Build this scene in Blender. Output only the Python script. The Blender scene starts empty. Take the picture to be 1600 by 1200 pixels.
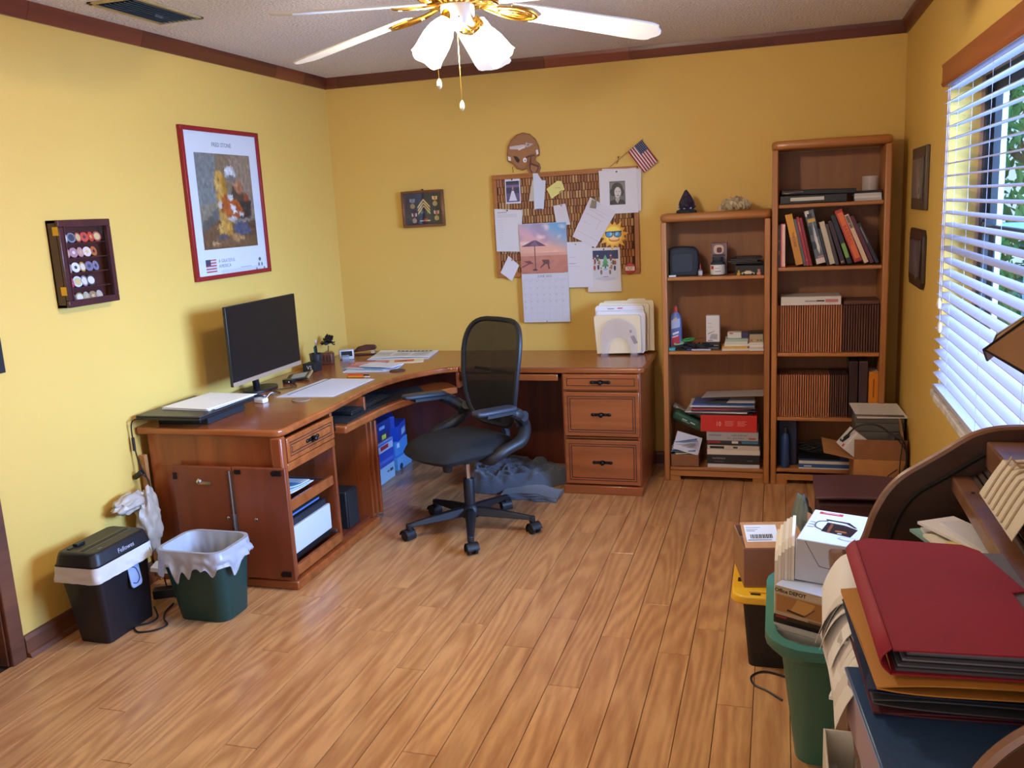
import bpy, math, random
from mathutils import Matrix, Vector, noise
random.seed(7)
C = bpy.context.scene.collection
SC = bpy.context.scene
PI = math.pi
# ---------------- camera ----------------
cd = bpy.data.cameras.new('camera'); cam = bpy.data.objects.new('camera', cd); C.objects.link(cam)
cd.sensor_width = 36; cd.lens = 1384.24 * 36 / 1600; cd.clip_start = .05; cd.clip_end = 200
def _cam():
    yaw, pit, rol = math.radians(17.0326), math.radians(11.1477), math.radians(-2.9227)
    fw = Vector((-math.sin(yaw)*math.cos(pit), math.cos(yaw)*math.cos(pit), -math.sin(pit)))
    ri = Vector((math.cos(yaw), math.sin(yaw), 0)); up = ri.cross(fw)
    r = math.cos(rol)*ri + math.sin(rol)*up; u = -math.sin(rol)*ri + math.cos(rol)*up
    m = Matrix(((r.x, u.x, -fw.x, 2.7786), (r.y, u.y, -fw.y, -5.3338), (r.z, u.z, -fw.z, 1.6049), (0, 0, 0, 1)))
    cam.matrix_world = m
_cam(); SC.camera = cam
# ---------------- world, lights, exposure ----------------
w = bpy.data.worlds.new('world'); SC.world = w; w.use_nodes = True
_n = w.node_tree.nodes; _l = w.node_tree.links
_bg = _n['Background']; _tc = _n.new('ShaderNodeTexCoord'); _sx = _n.new('ShaderNodeSeparateXYZ'); _rp = _n.new('ShaderNodeValToRGB')
_l.new(_tc.outputs['Generated'], _sx.inputs[0]); _l.new(_sx.outputs['Z'], _rp.inputs[0]); _l.new(_rp.outputs[0], _bg.inputs[0])
_rp.color_ramp.elements[0].color = (.55, .74, 1, 1); _rp.color_ramp.elements[1].color = (.22, .46, 1, 1)
_bg.inputs[1].default_value = 1.6
def area(name, loc, rot, sx, sy, e, col):
    ld = bpy.data.lights.new(name, 'AREA'); ld.shape = 'RECTANGLE'; ld.size = sx; ld.size_y = sy; ld.energy = e; ld.color = col
    o = bpy.data.objects.new(name, ld); C.objects.link(o); o.location = loc; o.rotation_euler = [math.radians(a) for a in rot]; return o
area('daylight_outside_window', (5.6, -2.55, 1.8), (0, 88, 0), 1.5, 3.0, 1500, (.34, .55, 1))
area('added_fill_behind_camera', (1.7, -6.3, 1.5), (120, 0, 0), 2.6, 1.6, 32, (1, .94, .92))  # added fill behind the view, tilted up to brighten the ceiling; no lamp stands there
def point(name, loc, e, col, r=.04):
    ld = bpy.data.lights.new(name, 'POINT'); ld.energy = e; ld.color = col; ld.shadow_soft_size = r
    o = bpy.data.objects.new(name, ld); C.objects.link(o); o.location = loc; return o
SC.view_settings.view_transform = 'Standard'; SC.view_settings.look = 'None'; SC.view_settings.gamma = 1
SC.view_settings.use_curve_mapping = False; SC.view_settings.exposure = -0.18
SC.cycles.use_denoising = True; SC.cycles.max_bounces = 10; SC.cycles.transparent_max_bounces = 16
SC.cycles.sample_clamp_indirect = 4

# ---------------- materials ----------------
def lin(c):
    if isinstance(c, str): c = [int(c[i:i+2], 16) for i in (0, 2, 4)]
    return tuple(((x/255)/12.92 if x/255 <= .04045 else ((x/255+.055)/1.055)**2.4) for x in c[:3]) + (1,)
_mats = {}
def mat(name, col='808080', rough=.6, metal=0, bump=0, bs=60, var=0, vs=4, spec=.5, emit=0, ecol=None, trans=0, alpha=1, coat=0, stretch=None, sheen=0):
    if name in _mats: return _mats[name]
    m = bpy.data.materials.new(name); m.use_nodes = True; _mats[name] = m
    n = m.node_tree.nodes; l = m.node_tree.links; b = n['Principled BSDF']
    b.inputs['Base Color'].default_value = lin(col); b.inputs['Roughness'].default_value = rough; b.inputs['Metallic'].default_value = metal
    b.inputs['Specular IOR Level'].default_value = spec; b.inputs['Transmission Weight'].default_value = trans; b.inputs['Alpha'].default_value = alpha
    b.inputs['Coat Weight'].default_value = coat; b.inputs['Coat Roughness'].default_value = .15
    if sheen: b.inputs['Sheen Weight'].default_value = sheen
    if emit: b.inputs['Emission Color'].default_value = lin(ecol or col); b.inputs['Emission Strength'].default_value = emit
    if bump or var:
        tc = n.new('ShaderNodeTexCoord'); mp = n.new('ShaderNodeMapping'); l.new(tc.outputs['Object'], mp.inputs[0])
        if stretch: mp.inputs['Scale'].default_value = stretch
    if bump:
        t = n.new('ShaderNodeTexNoise'); t.inputs['Scale'].default_value = bs; t.inputs['Detail'].default_value = 4; l.new(mp.outputs[0], t.inputs[0])
        bp = n.new('ShaderNodeBump'); bp.inputs['Strength'].default_value = min(1, bump); bp.inputs['Distance'].default_value = .01*max(1, bump)
        l.new(t.outputs['Fac'], bp.inputs['Height']); l.new(bp.outputs[0], b.inputs['Normal'])
    if var:
        t = n.new('ShaderNodeTexNoise'); t.inputs['Scale'].default_value = vs; t.inputs['Detail'].default_value = 5; l.new(mp.outputs[0], t.inputs[0])
        r = n.new('ShaderNodeValToRGB'); c = lin(col)
        r.color_ramp.elements[0].position = .3; r.color_ramp.elements[1].position = .7
        r.color_ramp.elements[0].color = tuple(x*(1-var) for x in c[:3])+(1,); r.color_ramp.elements[1].color = tuple(min(1, x*(1+var)) for x in c[:3])+(1,)
        l.new(t.outputs['Fac'], r.inputs[0]); l.new(r.outputs[0], b.inputs['Base Color'])
    return m
def wood(name, c0, c1, axis='x', scale=14, rough=.35, coat=.25, rings=0, spec=.5, perobj=0, st=.06):
    if name in _mats: return _mats[name]
    m = bpy.data.materials.new(name); m.use_nodes = True; _mats[name] = m
    n = m.node_tree.nodes; l = m.node_tree.links; b = n['Principled BSDF']
    b.inputs['Roughness'].default_value = rough; b.inputs['Coat Weight'].default_value = coat; b.inputs['Coat Roughness'].default_value = .2
    b.inputs['Specular IOR Level'].default_value = spec
    tc = n.new('ShaderNodeTexCoord'); mp = n.new('ShaderNodeMapping'); l.new(tc.outputs['Object'], mp.inputs[0])
    s = [1, 1, 1]; s['xyz'.index(axis)] = st; mp.inputs['Scale'].default_value = s
    if perobj:
        oi = n.new('ShaderNodeObjectInfo'); vm = n.new('ShaderNodeVectorMath'); vm.operation = 'MULTIPLY_ADD'
        l.new(oi.outputs['Random'], vm.inputs[0]); vm.inputs[1].default_value = (37, 53, 29); l.new(mp.outputs[0], vm.inputs[2]); src = vm.outputs[0]
    else: src = mp.outputs[0]
    t = n.new('ShaderNodeTexNoise'); t.inputs['Scale'].default_value = scale; t.inputs['Detail'].default_value = 6; t.inputs['Roughness'].default_value = .6
    l.new(src, t.inputs[0]); fac = t.outputs['Fac']
    if rings:
        t2 = n.new('ShaderNodeTexNoise'); t2.inputs['Scale'].default_value = rings; t2.inputs['Detail'].default_value = 1.5; l.new(src, t2.inputs[0])
        mu = n.new('ShaderNodeMath'); mu.operation = 'MULTIPLY'; mu.inputs[1].default_value = 125; l.new(t2.outputs['Fac'], mu.inputs[0])
        si = n.new('ShaderNodeMath'); si.operation = 'SINE'; l.new(mu.outputs[0], si.inputs[0])
        m2 = n.new('ShaderNodeMath'); m2.operation = 'MULTIPLY_ADD'; m2.inputs[1].default_value = .11; l.new(si.outputs[0], m2.inputs[0]); l.new(fac, m2.inputs[2]); fac = m2.outputs[0]
    r = n.new('ShaderNodeValToRGB'); r.color_ramp.elements[0].position = .3; r.color_ramp.elements[1].position = .68
    r.color_ramp.elements[0].color = lin(c1); r.color_ramp.elements[1].color = lin(c0); l.new(fac, r.inputs[0])
    out = r.outputs[0]
    if perobj:
        hs = n.new('ShaderNodeHueSaturation'); mr = n.new('ShaderNodeMapRange'); mr.inputs[3].default_value = 1-perobj; mr.inputs[4].default_value = 1+perobj
        l.new(oi.outputs['Random'], mr.inputs[0]); l.new(mr.outputs[0], hs.inputs['Value']); l.new(out, hs.inputs['Color']); out = hs.outputs[0]
    l.new(out, b.inputs['Base Color'])
    bp = n.new('ShaderNodeBump'); bp.inputs['Strength'].default_value = .08; bp.inputs['Distance'].default_value = .002; l.new(fac, bp.inputs['Height']); l.new(bp.outputs[0], b.inputs['Normal'])
    return m
def painted(rough=.6, name=None, coat=0):
    nm = name or 'painted_%d' % int(rough*100)
    if nm in _mats: return _mats[nm]
    m = bpy.data.materials.new(nm); m.use_nodes = True; _mats[nm] = m
    n = m.node_tree.nodes; l = m.node_tree.links; b = n['Principled BSDF']; a = n.new('ShaderNodeVertexColor'); a.layer_name = 'Col'
    l.new(a.outputs[0], b.inputs['Base Color']); b.inputs['Roughness'].default_value = rough; b.inputs['Coat Weight'].default_value = coat
    return m
def thin_glass(name, tint=(1, 1, 1), fac=.06):
    m = bpy.data.materials.new(name); m.use_nodes = True; n = m.node_tree.nodes; l = m.node_tree.links; n.clear()
    o = n.new('ShaderNodeOutputMaterial'); x = n.new('ShaderNodeMixShader'); t = n.new('ShaderNodeBsdfTransparent'); g = n.new('ShaderNodeBsdfGlossy'); g.inputs['Roughness'].default_value = .03
    t.inputs[0].default_value = (*tint, 1); x.inputs[0].default_value = fac; l.new(t.outputs[0], x.inputs[1]); l.new(g.outputs[0], x.inputs[2]); l.new(x.outputs[0], o.inputs[0]); _mats[name] = m; return m
PAPER = painted(.75); GLOSS = painted(.3)

# ---------------- mesh builder ----------------
def TR(loc=(0, 0, 0), rx=0, ry=0, rz=0):
    return Matrix.Translation(loc) @ Matrix.Rotation(math.radians(rz), 4, 'Z') @ Matrix.Rotation(math.radians(ry), 4, 'Y') @ Matrix.Rotation(math.radians(rx), 4, 'X')
def FR(loc, X, Y, Z): # frame from axes
    m = Matrix.Identity(4)
    for i, a in enumerate((X, Y, Z)):
        for k in range(3): m[k][i] = a[k]
    return Matrix.Translation(loc) @ m
def on_back(x, z, y=0, tilt=0): return FR((x, y, z), (1, 0, 0), (0, 0, 1), (0, -1, 0)) @ Matrix.Rotation(math.radians(tilt), 4, 'Z')
def on_left(y, z, x=0, tilt=0): return FR((x, y, z), (0, 1, 0), (0, 0, 1), (1, 0, 0)) @ Matrix.Rotation(math.radians(tilt), 4, 'Z')
def on_right(y, z, x=3.42, tilt=0): return FR((x, y, z), (0, -1, 0), (0, 0, 1), (-1, 0, 0)) @ Matrix.Rotation(math.radians(tilt), 4, 'Z')
WM = {}
class MB:
    def __init__(s, T=None): s.v = []; s.f = []; s.m = []; s.c = []; s.T = T or Matrix.Identity(4)
    def add(s, vs, fs, m=0, c=None, T=None):
        M = s.T @ T if T is not None else s.T
        o = len(s.v); s.v += [M @ Vector(v) for v in vs]; cc = lin(c) if c is not None else (.8, .8, .8, 1)
        for f in fs: s.f.append([i+o for i in f]); s.m.append(m); s.c.append(cc)
        return s
    def box(s, x0, x1, y0, y1, z0, z1, m=0, c=None, T=None):
        v = [(x, y, z) for z in (z0, z1) for y in (y0, y1) for x in (x0, x1)]
        return s.add(v, [(0, 2, 3, 1), (4, 5, 7, 6), (0, 1, 5, 4), (2, 6, 7, 3), (0, 4, 6, 2), (1, 3, 7, 5)], m, c, T)
    def cbox(s, cx, cy, cz, sx, sy, sz, m=0, c=None, T=None):
        return s.box(cx-sx/2, cx+sx/2, cy-sy/2, cy+sy/2, cz-sz/2, cz+sz/2, m, c, T)
    def prism(s, pts, z0, z1, m=0, c=None, T=None):
        n = len(pts); v = [(x, y, z0) for x, y in pts]+[(x, y, z1) for x, y in pts]
        return s.add(v, [tuple(range(n))[::-1], tuple(range(n, 2*n))]+[(i, (i+1) % n, n+(i+1) % n, n+i) for i in range(n)], m, c, T)
    def poly(s, pts, m=0, c=None, T=None):
        p = [q if len(q) == 3 else (q[0], q[1], 0) for q in pts]
        return s.add(p, [tuple(range(len(p)))], m, c, T)
    def lathe(s, prof, n=24, m=0, c=None, T=None, closed=False, arc=2*PI):
        v = []; k = len(prof); full = abs(arc-2*PI) < 1e-6; N = n if full else n+1
        for i in range(N):
            a = arc*i/n
            for r, z in prof: v.append((r*math.cos(a), r*math.sin(a), z))
        f = []
        for i in range(n):
            j = (i+1) % N
            for q in range(k-1 if not closed else k):
                p = (q+1) % k; f.append((i*k+q, j*k+q, j*k+p, i*k+p))
        if full and not closed:
            if prof[0][0] > 1e-6: f.append(tuple(i*k for i in range(n))[::-1])
            if prof[-1][0] > 1e-6: f.append(tuple(i*k+k-1 for i in range(n)))
        return s.add(v, f, m, c, T)
    def shell(s, prof, n=24, m=0, c=None, T=None): # open lathe, no caps
        v = []; k = len(prof)
        for i in range(n):
            a = 2*PI*i/n
            for r, z in prof: v.append((r*math.cos(a), r*math.sin(a), z))
        return s.add(v, [(i*k+q, ((i+1) % n)*k+q, ((i+1) % n)*k+q+1, i*k+q+1) for i in range(n) for q in range(k-1)], m, c, T)
    def cyl(s, r, z0, z1, n=20, m=0, c=None, T=None, r2=None): return s.lathe([(r, z0), (r if r2 is None else r2, z1)], n, m, c, T)
    def ball(s, r, loc=(0, 0, 0), sc=(1, 1, 1), n=16, m=0, c=None, T=None):
        k = n//2; pr = [(r*math.sin(PI*i/k), -r*math.cos(PI*i/k)) for i in range(k+1)]
        M = Matrix.Translation(loc) @ Matrix.Diagonal((*sc, 1)); M = T @ M if T is not None else M
        return s.lathe(pr, n, m, c, M)
    def tube(s, path, r, n=8, m=0, c=None, closed=False, T=None, smooth=0):
        P = [Vector(p) for p in path]
        if smooth: P = crv(P, smooth, closed)
        R = r if isinstance(r, (list, tuple)) else [r]*len(P)
        if len(R) != len(P): R = [R[min(len(R)-1, int(i*(len(R)-1)/(len(P)-1)+.5))] for i in range(len(P))]
        v = []; up = None; N = len(P)
        for i, p in enumerate(P):
            a = P[(i-1) % N] if (i or closed) else p; b = P[(i+1) % N] if (i < N-1 or closed) else p
            d = (b-a); d = d.normalized() if d.length > 1e-9 else Vector((0, 0, 1))
            if up is None: up = d.orthogonal().normalized()
            up = up-d*up.dot(d); up = up.normalized() if up.length > 1e-6 else d.orthogonal().normalized(); w2 = d.cross(up)
            for k in range(n): a2 = 2*PI*k/n; v.append(p+(up*math.cos(a2)+w2*math.sin(a2))*R[i])
        f = []
        for i in range(N if closed else N-1):
            j = (i+1) % N
            for k in range(n): f.append((i*n+k, i*n+(k+1) % n, j*n+(k+1) % n, j*n+k))
        if not closed: f.append(tuple(range(n))[::-1]); f.append(tuple((N-1)*n+k for k in range(n)))
        return s.add(v, f, m, c, T)
    def grid(s, fn, nu, nv, m=0, c=None, T=None, thick=0): # fn(u,v)->xyz
        v = [fn(i/nu, j/nv) for j in range(nv+1) for i in range(nu+1)]; W = nu+1
        f = [(j*W+i, j*W+i+1, (j+1)*W+i+1, (j+1)*W+i) for j in range(nv) for i in range(nu)]
        if thick:
            o = len(v); v2 = [(p[0], p[1], p[2]-thick) for p in v]; f2 = [tuple(a+o for a in q)[::-1] for q in f]
            e = [j*W for j in range(nv+1)], [j*W+nu for j in range(nv+1)], list(range(W)), [nv*W+i for i in range(W)]
            for q, fl in zip(e, (0, 1, 1, 0)):
                for a, b in zip(q, q[1:]): f2.append((a, b, b+o, a+o) if fl == 0 else (b, a, a+o, b+o))
            v += v2; f += f2
        return s.add(v, f, m, c, T)
    def build(s, name, mats, parent=None, local=False, bevel=0, seg=2, smooth=40, org=None, solid=0, sub=0):
        me = bpy.data.meshes.new(name); V = s.v
        if parent is not None:
            if not local: inv = WM[parent.name].inverted(); V = [inv @ v for v in V]
        elif org is None:
            xs = [v.x for v in V]; ys = [v.y for v in V]; zs = [v.z for v in V]
            org = ((min(xs)+max(xs))/2, (min(ys)+max(ys))/2, min(zs))
        if parent is None: o3 = Vector(org); V = [v-o3 for v in V]
        me.from_pydata([tuple(v) for v in V], [], s.f)
        mats = mats if isinstance(mats, (list, tuple)) else [mats]
        for q in mats: me.materials.append(q)
        me.polygons.foreach_set('material_index', s.m)
        if any(q.name.startswith('painted') for q in mats):
            ca = me.color_attributes.new('Col', 'FLOAT_COLOR', 'CORNER'); buf = []
            for f, c in zip(s.f, s.c): buf += list(c)*len(f)
            ca.data.foreach_set('color', buf)
        if smooth:
            me.polygons.foreach_set('use_smooth', [True]*len(s.f)); me.set_sharp_from_angle(angle=math.radians(smooth))
        me.validate(); me.update()
        o = bpy.data.objects.new(name, me); C.objects.link(o)
        if parent is not None: o.parent = parent; WM[o.name] = WM[parent.name]
        else: o.location = org; WM[o.name] = Matrix.Translation(org)
        if solid: md = o.modifiers.new('s', 'SOLIDIFY'); md.thickness = solid
        if bevel:
            md = o.modifiers.new('b', 'BEVEL'); md.width = bevel; md.segments = seg; md.limit_method = 'ANGLE'; md.angle_limit = math.radians(35)
        if sub: md = o.modifiers.new('d', 'SUBSURF'); md.levels = sub; md.render_levels = sub
        return o
def crv(P, k, closed=False):
    P = [Vector(p) for p in P]; N = len(P); out = []
    for i in range(N if closed else N-1):
        g = lambda j: P[j % N] if closed else P[max(0, min(N-1, j))]
        a, b, c, d = g(i-1), g(i), g(i+1), g(i+2)
        for q in range(k):
            t = q/k; out.append(.5*((2*b)+(c-a)*t+(2*a-5*b+4*c-d)*t*t+(3*b-a-3*c+d)*t**3))
    if not closed: out.append(P[-1])
    return out
def tag(o, label=None, cat=None, group=None, kind=None):
    if label: o['label'] = label
    if cat: o['category'] = cat
    if group: o['group'] = group
    if kind: o['kind'] = kind
    return o
def thing(name, label, cat, loc=(0, 0, 0), rz=0, group=None, rx=0, ry=0):
    o = bpy.data.objects.new(name, None); C.objects.link(o); o.empty_display_size = .05
    M = TR(loc, rx, ry, rz); o.location = loc; o.rotation_euler = M.to_euler(); WM[o.name] = M
    return tag(o, label, cat, group)
def copy_tree(o, parent=None):
    c = o.copy(); C.objects.link(c)
    if parent is not None: c.parent = parent
    for ch in [q for q in o.children]: copy_tree(ch, c)
    return c
def rrect(w, h, r, n=4, cx=0, cy=0):
    out = []
    for sx, sy, a in ((1, 1, 0), (-1, 1, 90), (-1, -1, 180), (1, -1, 270)):
        for i in range(n+1):
            t = math.radians(a+90*i/n); out.append((cx+sx*(w/2-r)+r*math.cos(t), cy+sy*(h/2-r)+r*math.sin(t)))
    return out
def ell(rx, ry, cx=0, cy=0, n=20, rot=0, a0=0, a1=360):
    cr, sr = math.cos(math.radians(rot)), math.sin(math.radians(rot)); out = []
    m = n if a1-a0 == 360 else n+1
    for i in range(m):
        t = math.radians(a0+(a1-a0)*i/n); x, y = rx*math.cos(t), ry*math.sin(t); out.append((cx+x*cr-y*sr, cy+x*sr+y*cr))
    return out
def rect(x0, y0, x1, y1): return [(x0, y0), (x1, y0), (x1, y1), (x0, y1)]
def art(shapes, T, dz=.00012, z=0):
    """flat printed shapes, each a hair above the one before"""
    b = MB(T)
    for i, (c, p) in enumerate(shapes): b.poly([(x, y, z+dz*(i+1)) for x, y in p], 0, c)
    return b
def text(s, size, T, parent, col='202020', name='lettering', align='CENTER', ext=.0002, bold=0, sx=1):
    """lettering, converted to a mesh; T is in world space"""
    cu = bpy.data.curves.new(name, 'FONT'); cu.body = s; cu.size = size; cu.align_x = align; cu.align_y = 'CENTER'; cu.extrude = ext; cu.offset = bold; cu.resolution_u = 2
    t = bpy.data.objects.new('t', cu); me = bpy.data.meshes.new_from_object(t); bpy.data.objects.remove(t); bpy.data.curves.remove(cu)
    M = (WM[parent.name].inverted() if parent is not None else Matrix.Identity(4)) @ T @ Matrix.Diagonal((sx, 1, 1, 1)); me.transform(M); me.materials.clear(); me.materials.append(mat('ink_'+(col if isinstance(col, str) else '%02x%02x%02x' % col), col, .6))
    me.name = name; o = bpy.data.objects.new(name, me); C.objects.link(o)
    if parent is not None: o.parent = parent; WM[o.name] = WM[parent.name]
    return o

# ---------------- shared materials ----------------
YELLOW = mat('wall_paint', 'DAB35A', .55, bump=.12, bs=180, var=.03, vs=.7)
POPCORN = mat('popcorn_ceiling', 'F2ECEE', .95, bump=2.6, bs=75, var=.10, vs=90)
CROWN = wood('crown_wood', '7A3A22', '4A1E16', 'y', 9, .4, .2, perobj=.3)
CROWNX = wood('crown_wood_x', '7A3A22', '4A1E16', 'x', 9, .4, .2, perobj=.3)
BASEW = wood('base_wood', '7A4A30', '4E2C20', 'y', 9, .45, .1)
PLANK = wood('laminate', 'D4A06C', 'B07A4E', 'y', 34, .3, .15, rings=3.2, perobj=.06, st=.12)
DARKGAP = mat('dark_gap', '3A2416', .9)
DESKW = wood('cherry_desk', 'A65A2C', '84451F', 'x', 16, .25, .4)
DESKZ = wood('cherry_desk_z', '9C5028', '78381C', 'z', 16, .3, .3)
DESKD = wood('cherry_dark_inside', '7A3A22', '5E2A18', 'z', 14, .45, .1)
OAKX = wood('oak_shelf_x', 'BE7C42', '9A6230', 'x', 18, .4, .15)
OAKZ = wood('oak_shelf_z', 'BE7C42', '986030', 'z', 18, .4, .15)
OAKB = wood('oak_back', 'A0683A', '84522C', 'z', 10, .5, .05)
BLACK = mat('black_plastic', '17171A', .42, bump=.05, bs=300)
BLACKM = mat('black_matte', '1A1A1C', .75)
CHROME = mat('chrome', 'C8C8CC', .22, 1)
BRASS = mat('brass', 'C9A24A', .22, 1)
WHITEP = mat('white_plastic', 'E6E4E0', .45)
CARD = mat('cardboard', 'B07A48', .85, var=.06, vs=20)
CARDD = mat('cardboard_brown', '8A5A3A', .85, var=.08, vs=20)

# ---------------- room ----------------
W, H, ZB, Y1 = 3.42, 2.475, 2.41, -6.6
def struct(o, **k): tag(o, kind='structure', **k); return o
floor = struct(MB().box(-.1, W+.1, Y1-.1, .1, -.12, -.008).build('floor', DARKGAP, smooth=0))
rows = []; x = 2.029-18*.1135; i = 0
rr = random.Random(3)
while x < W:
    x0, x1 = max(x, 0.0), min(x+.1135, W); off = {0: .1, 1: .55, 2: .27, 3: .8, 4: .4}[i % 5]+rr.random()*.1; y = Y1-off
    while y < 0:
        y0, y1 = max(y, Y1), min(y+1.2, 0.0)
        if y1-y0 > .02 and x1-x0 > .01: rows.append((x0, x1, y0, y1))
        y += 1.2
    x += .1135; i += 1
for k, (x0, x1, y0, y1) in enumerate(rows):
    g = .0010
    b = MB(); b.box(-(x1-x0)/2+g, (x1-x0)/2-g, -(y1-y0)/2+g, (y1-y0)/2-g, 0, .008)
    o = b.build('plank', PLANK, parent=floor, local=True, smooth=0)
    o.location = Vector(((x0+x1)/2, (y0+y1)/2, -.008))-floor.location
    # chamfered edge: shallow v joint
    md = o.modifiers.new('b', 'BEVEL'); md.width = .0011; md.segments = 1
struct(MB().box(-.1, W+.1, Y1-.1, .1, H, H+.1).build('ceiling', POPCORN, smooth=0))
# left wall with a doorway
DY0, DY1, DH = -3.76, -2.93, 2.04
b = MB(); b.box(-.12, 0, DY1, .1, 0, H); b.box(-.12, 0, Y1, DY0, 0, H); b.box(-.12, 0, DY0, DY1, DH, H)
struct(b.build('wall_left', YELLOW, smooth=0))
struct(MB().box(0, W, 0, .1, 0, H).build('wall_back', YELLOW, smooth=0))
WY0, WY1, WZ0, WZ1 = -3.12, -1.36, .775, 2.03   # window hole
b = MB(); XR = W+.2; b.box(W, XR, WY1, .1, 0, H); b.box(W, XR, Y1, WY0, 0, H); b.box(W, XR, WY0, WY1, 0, WZ0); b.box(W, XR, WY0, WY1, WZ1, H)
struct(b.build('wall_right', YELLOW, smooth=0))
struct(MB().box(-.12, XR, Y1-.1, Y1, 0, H).build('wall_front', YELLOW, smooth=0))
# crown moulding, in lengths of slightly different stain
prof = [(0, ZB), (.012, ZB), (.02, ZB+.02), (.03, ZB+.045), (.034, H), (0, H)]
t1 = struct(MB().box(0, .004, Y1, 0, ZB+.002, H).build('trim_1', CROWN, smooth=0))
def crown_pieces(parent, cuts, Tf, m):
    for a, c in zip(cuts, cuts[1:]):
        b = MB(Tf); n = len(prof); v = []
        for t in (a+.0008, c-.0008): v += [(t, p, z) for p, z in prof]
        b.add(v, [tuple(range(n))[::-1], tuple(range(n, 2*n))]+[(i, (i+1) % n, n+(i+1) % n, n+i) for i in range(n)])
        b.build('moulding_length', m, parent, smooth=0)
crown_pieces(t1, [Y1, -5.2, -4.1, -2.4, -1.75, -.62, -.3, -.03], FR((0, 0, 0), (0, 1, 0), (1, 0, 0), (0, 0, 1)), CROWN)
t2 = struct(MB().box(0, W, -.004, 0, ZB+.002, H).build('trim_2', CROWNX, smooth=0))
crown_pieces(t2, [0.0, .1, 1.45, 1.95, 2.75, W], FR((0, 0, 0), (1, 0, 0), (0, -1, 0), (0, 0, 1)), CROWNX)
t3 = struct(MB().box(W-.004, W, Y1, 0, ZB+.002, H).build('trim_3', CROWN, smooth=0))
crown_pieces(t3, [Y1, -4.4, -2.9, -1.2, -.03], FR((W, 0, 0), (0, 1, 0), (-1, 0, 0), (0, 0, 1)), CROWN)
# baseboards
def base(name, T, a, c, m):
    o = struct(MB(T).prism([(0, 0), (.014, 0), (.014, .07), (.009, .085), (0, .088)], a, c).build(name, m, smooth=0))
    MB(T).prism([(.014, 0), (.032, 0), (.03, .009), (.024, .017), (.014, .02)], a, c).build('shoe_moulding', m, o, smooth=30)
    return o
base('baseboard_left', FR((0, 0, 0), (1, 0, 0), (0, 0, 1), (0, -1, 0)), .0, -DY1-.068, BASEW)
base('baseboard_back', FR((0, 0, 0), (0, -1, 0), (0, 0, 1), (1, 0, 0)), 0, W, CROWNX)
base('baseboard_right', FR((W, 0, 0), (-1, 0, 0), (0, 0, 1), (0, -1, 0)), .0, -Y1, BASEW)
# door
d = struct(MB().box(-.075, -.035, DY0+.005, DY1-.005, .008, DH-.004).build('door_1', wood('door_wood', '5E2E20', '3E1C14', 'z', 9, .4, .1), smooth=0, bevel=.002))
for z0, z1 in ((.15, .85), (1.0, 1.9)):
    for yc in (DY0+.23, DY1-.23): MB().cbox(-.031, yc, (z0+z1)/2, .012, .25, z1-z0).build('door_panel', _mats['door_wood'], d, bevel=.005)
MB().lathe([(.0, 0), (.026, 0), (.026, .006), (.01, .01), (.01, .035), (.024, .045), (.028, .06), (.02, .072), (0, .075)], 16, T=FR((-.035, DY0+.07, .95), (0, 1, 0), (0, 0, 1), (1, 0, 0))).build('door_knob', BRASS, d)
b = MB(); cw = .066
b.box(0, .018, DY1-.006, DY1-.006+cw, 0, DH-.006); b.box(0, .018, DY0-.06, DY0+.006, 0, DH-.006); b.box(0, .018, DY0-.06, DY1+.06, DH-.0055, DH+.06)
b.box(-.12, -.0005, DY1-.012, DY1-.0005, 0, DH-.0125); b.box(-.12, -.0005, DY0+.0005, DY0+.012, 0, DH-.0125); b.box(-.12, -.0005, DY0+.0005, DY1-.0005, DH-.012, DH-.0005)
MB.build(b, 'door_casing', BASEW, d, bevel=.004)
# ---------------- window, blind, outdoors ----------------
BRONZE = mat('bronze_frame', '1F2328', .45)
GLASS = thin_glass('window_glass', (.93, .97, 1)); thin_glass('clear_pane', (1, 1, 1), .045)
def frame_box(b, x0, x1, y0, y1, z0, z1, t, m=0):
    b.box(x0, x1, y0, y0+t, z0, z1, m); b.box(x0, x1, y1-t, y1, z0, z1, m); b.box(x0, x1, y0+t, y1-t, z0, z0+t, m); b.box(x0, x1, y0+t, y1-t, z1-t, z1, m)
b = MB(); frame_box(b, 3.54, 3.60, WY0, WY1, WZ0, WZ1, .045)
win = struct(b.build('window_1', BRONZE, bevel=.002))
b = MB(); frame_box(b, 3.565, 3.59, WY0+.045, WY1-.045, 1.42, WZ1-.045, .03); b.build('upper_sash', BRONZE, win)
b = MB(); frame_box(b, 3.542, 3.564, WY0+.045, WY1-.045, WZ0+.045, 1.455, .035); b.build('lower_sash', BRONZE, win)
b = MB(); b.box(3.577, 3.581, WY0+.07, WY1-.07, 1.44, WZ1-.07); b.build('pane', GLASS, win, smooth=0)
b = MB(); b.box(3.552, 3.556, WY0+.07, WY1-.07, WZ0+.07, 1.43); b.build('pane', GLASS, win, smooth=0)
b = MB(); b.box(3.515, 3.54, -1.62, -1.56, 1.455, 1.468); b.box(3.515, 3.53, -1.61, -1.57, 1.468, 1.48); b.box(3.505, 3.518, -1.60, -1.585, 1.47, 1.49); b.build('sash_latch', BRONZE, win)
b = MB(); b.box(3.528, 3.54, WY1-.012, WY1, WZ0, WZ1); b.box(3.528, 3.54, WY0, WY0+.012, WZ0, WZ1); b.box(3.528, 3.54, WY0, WY1, WZ1-.012, WZ1); b.build('window_stop', wood('stop_wood', 'C59A78', 'A87C5C', 'z', 10), win)
b = MB(); b.box(3.59, 3.61, WY0+.045, WY0+.075, WZ0, WZ1); b.box(3.59, 3.61, WY1-.075, WY1-.045, WZ0, WZ1); b.build('screen_frame', mat('alu_pale', 'B9C6D2', .5), win)
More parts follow.
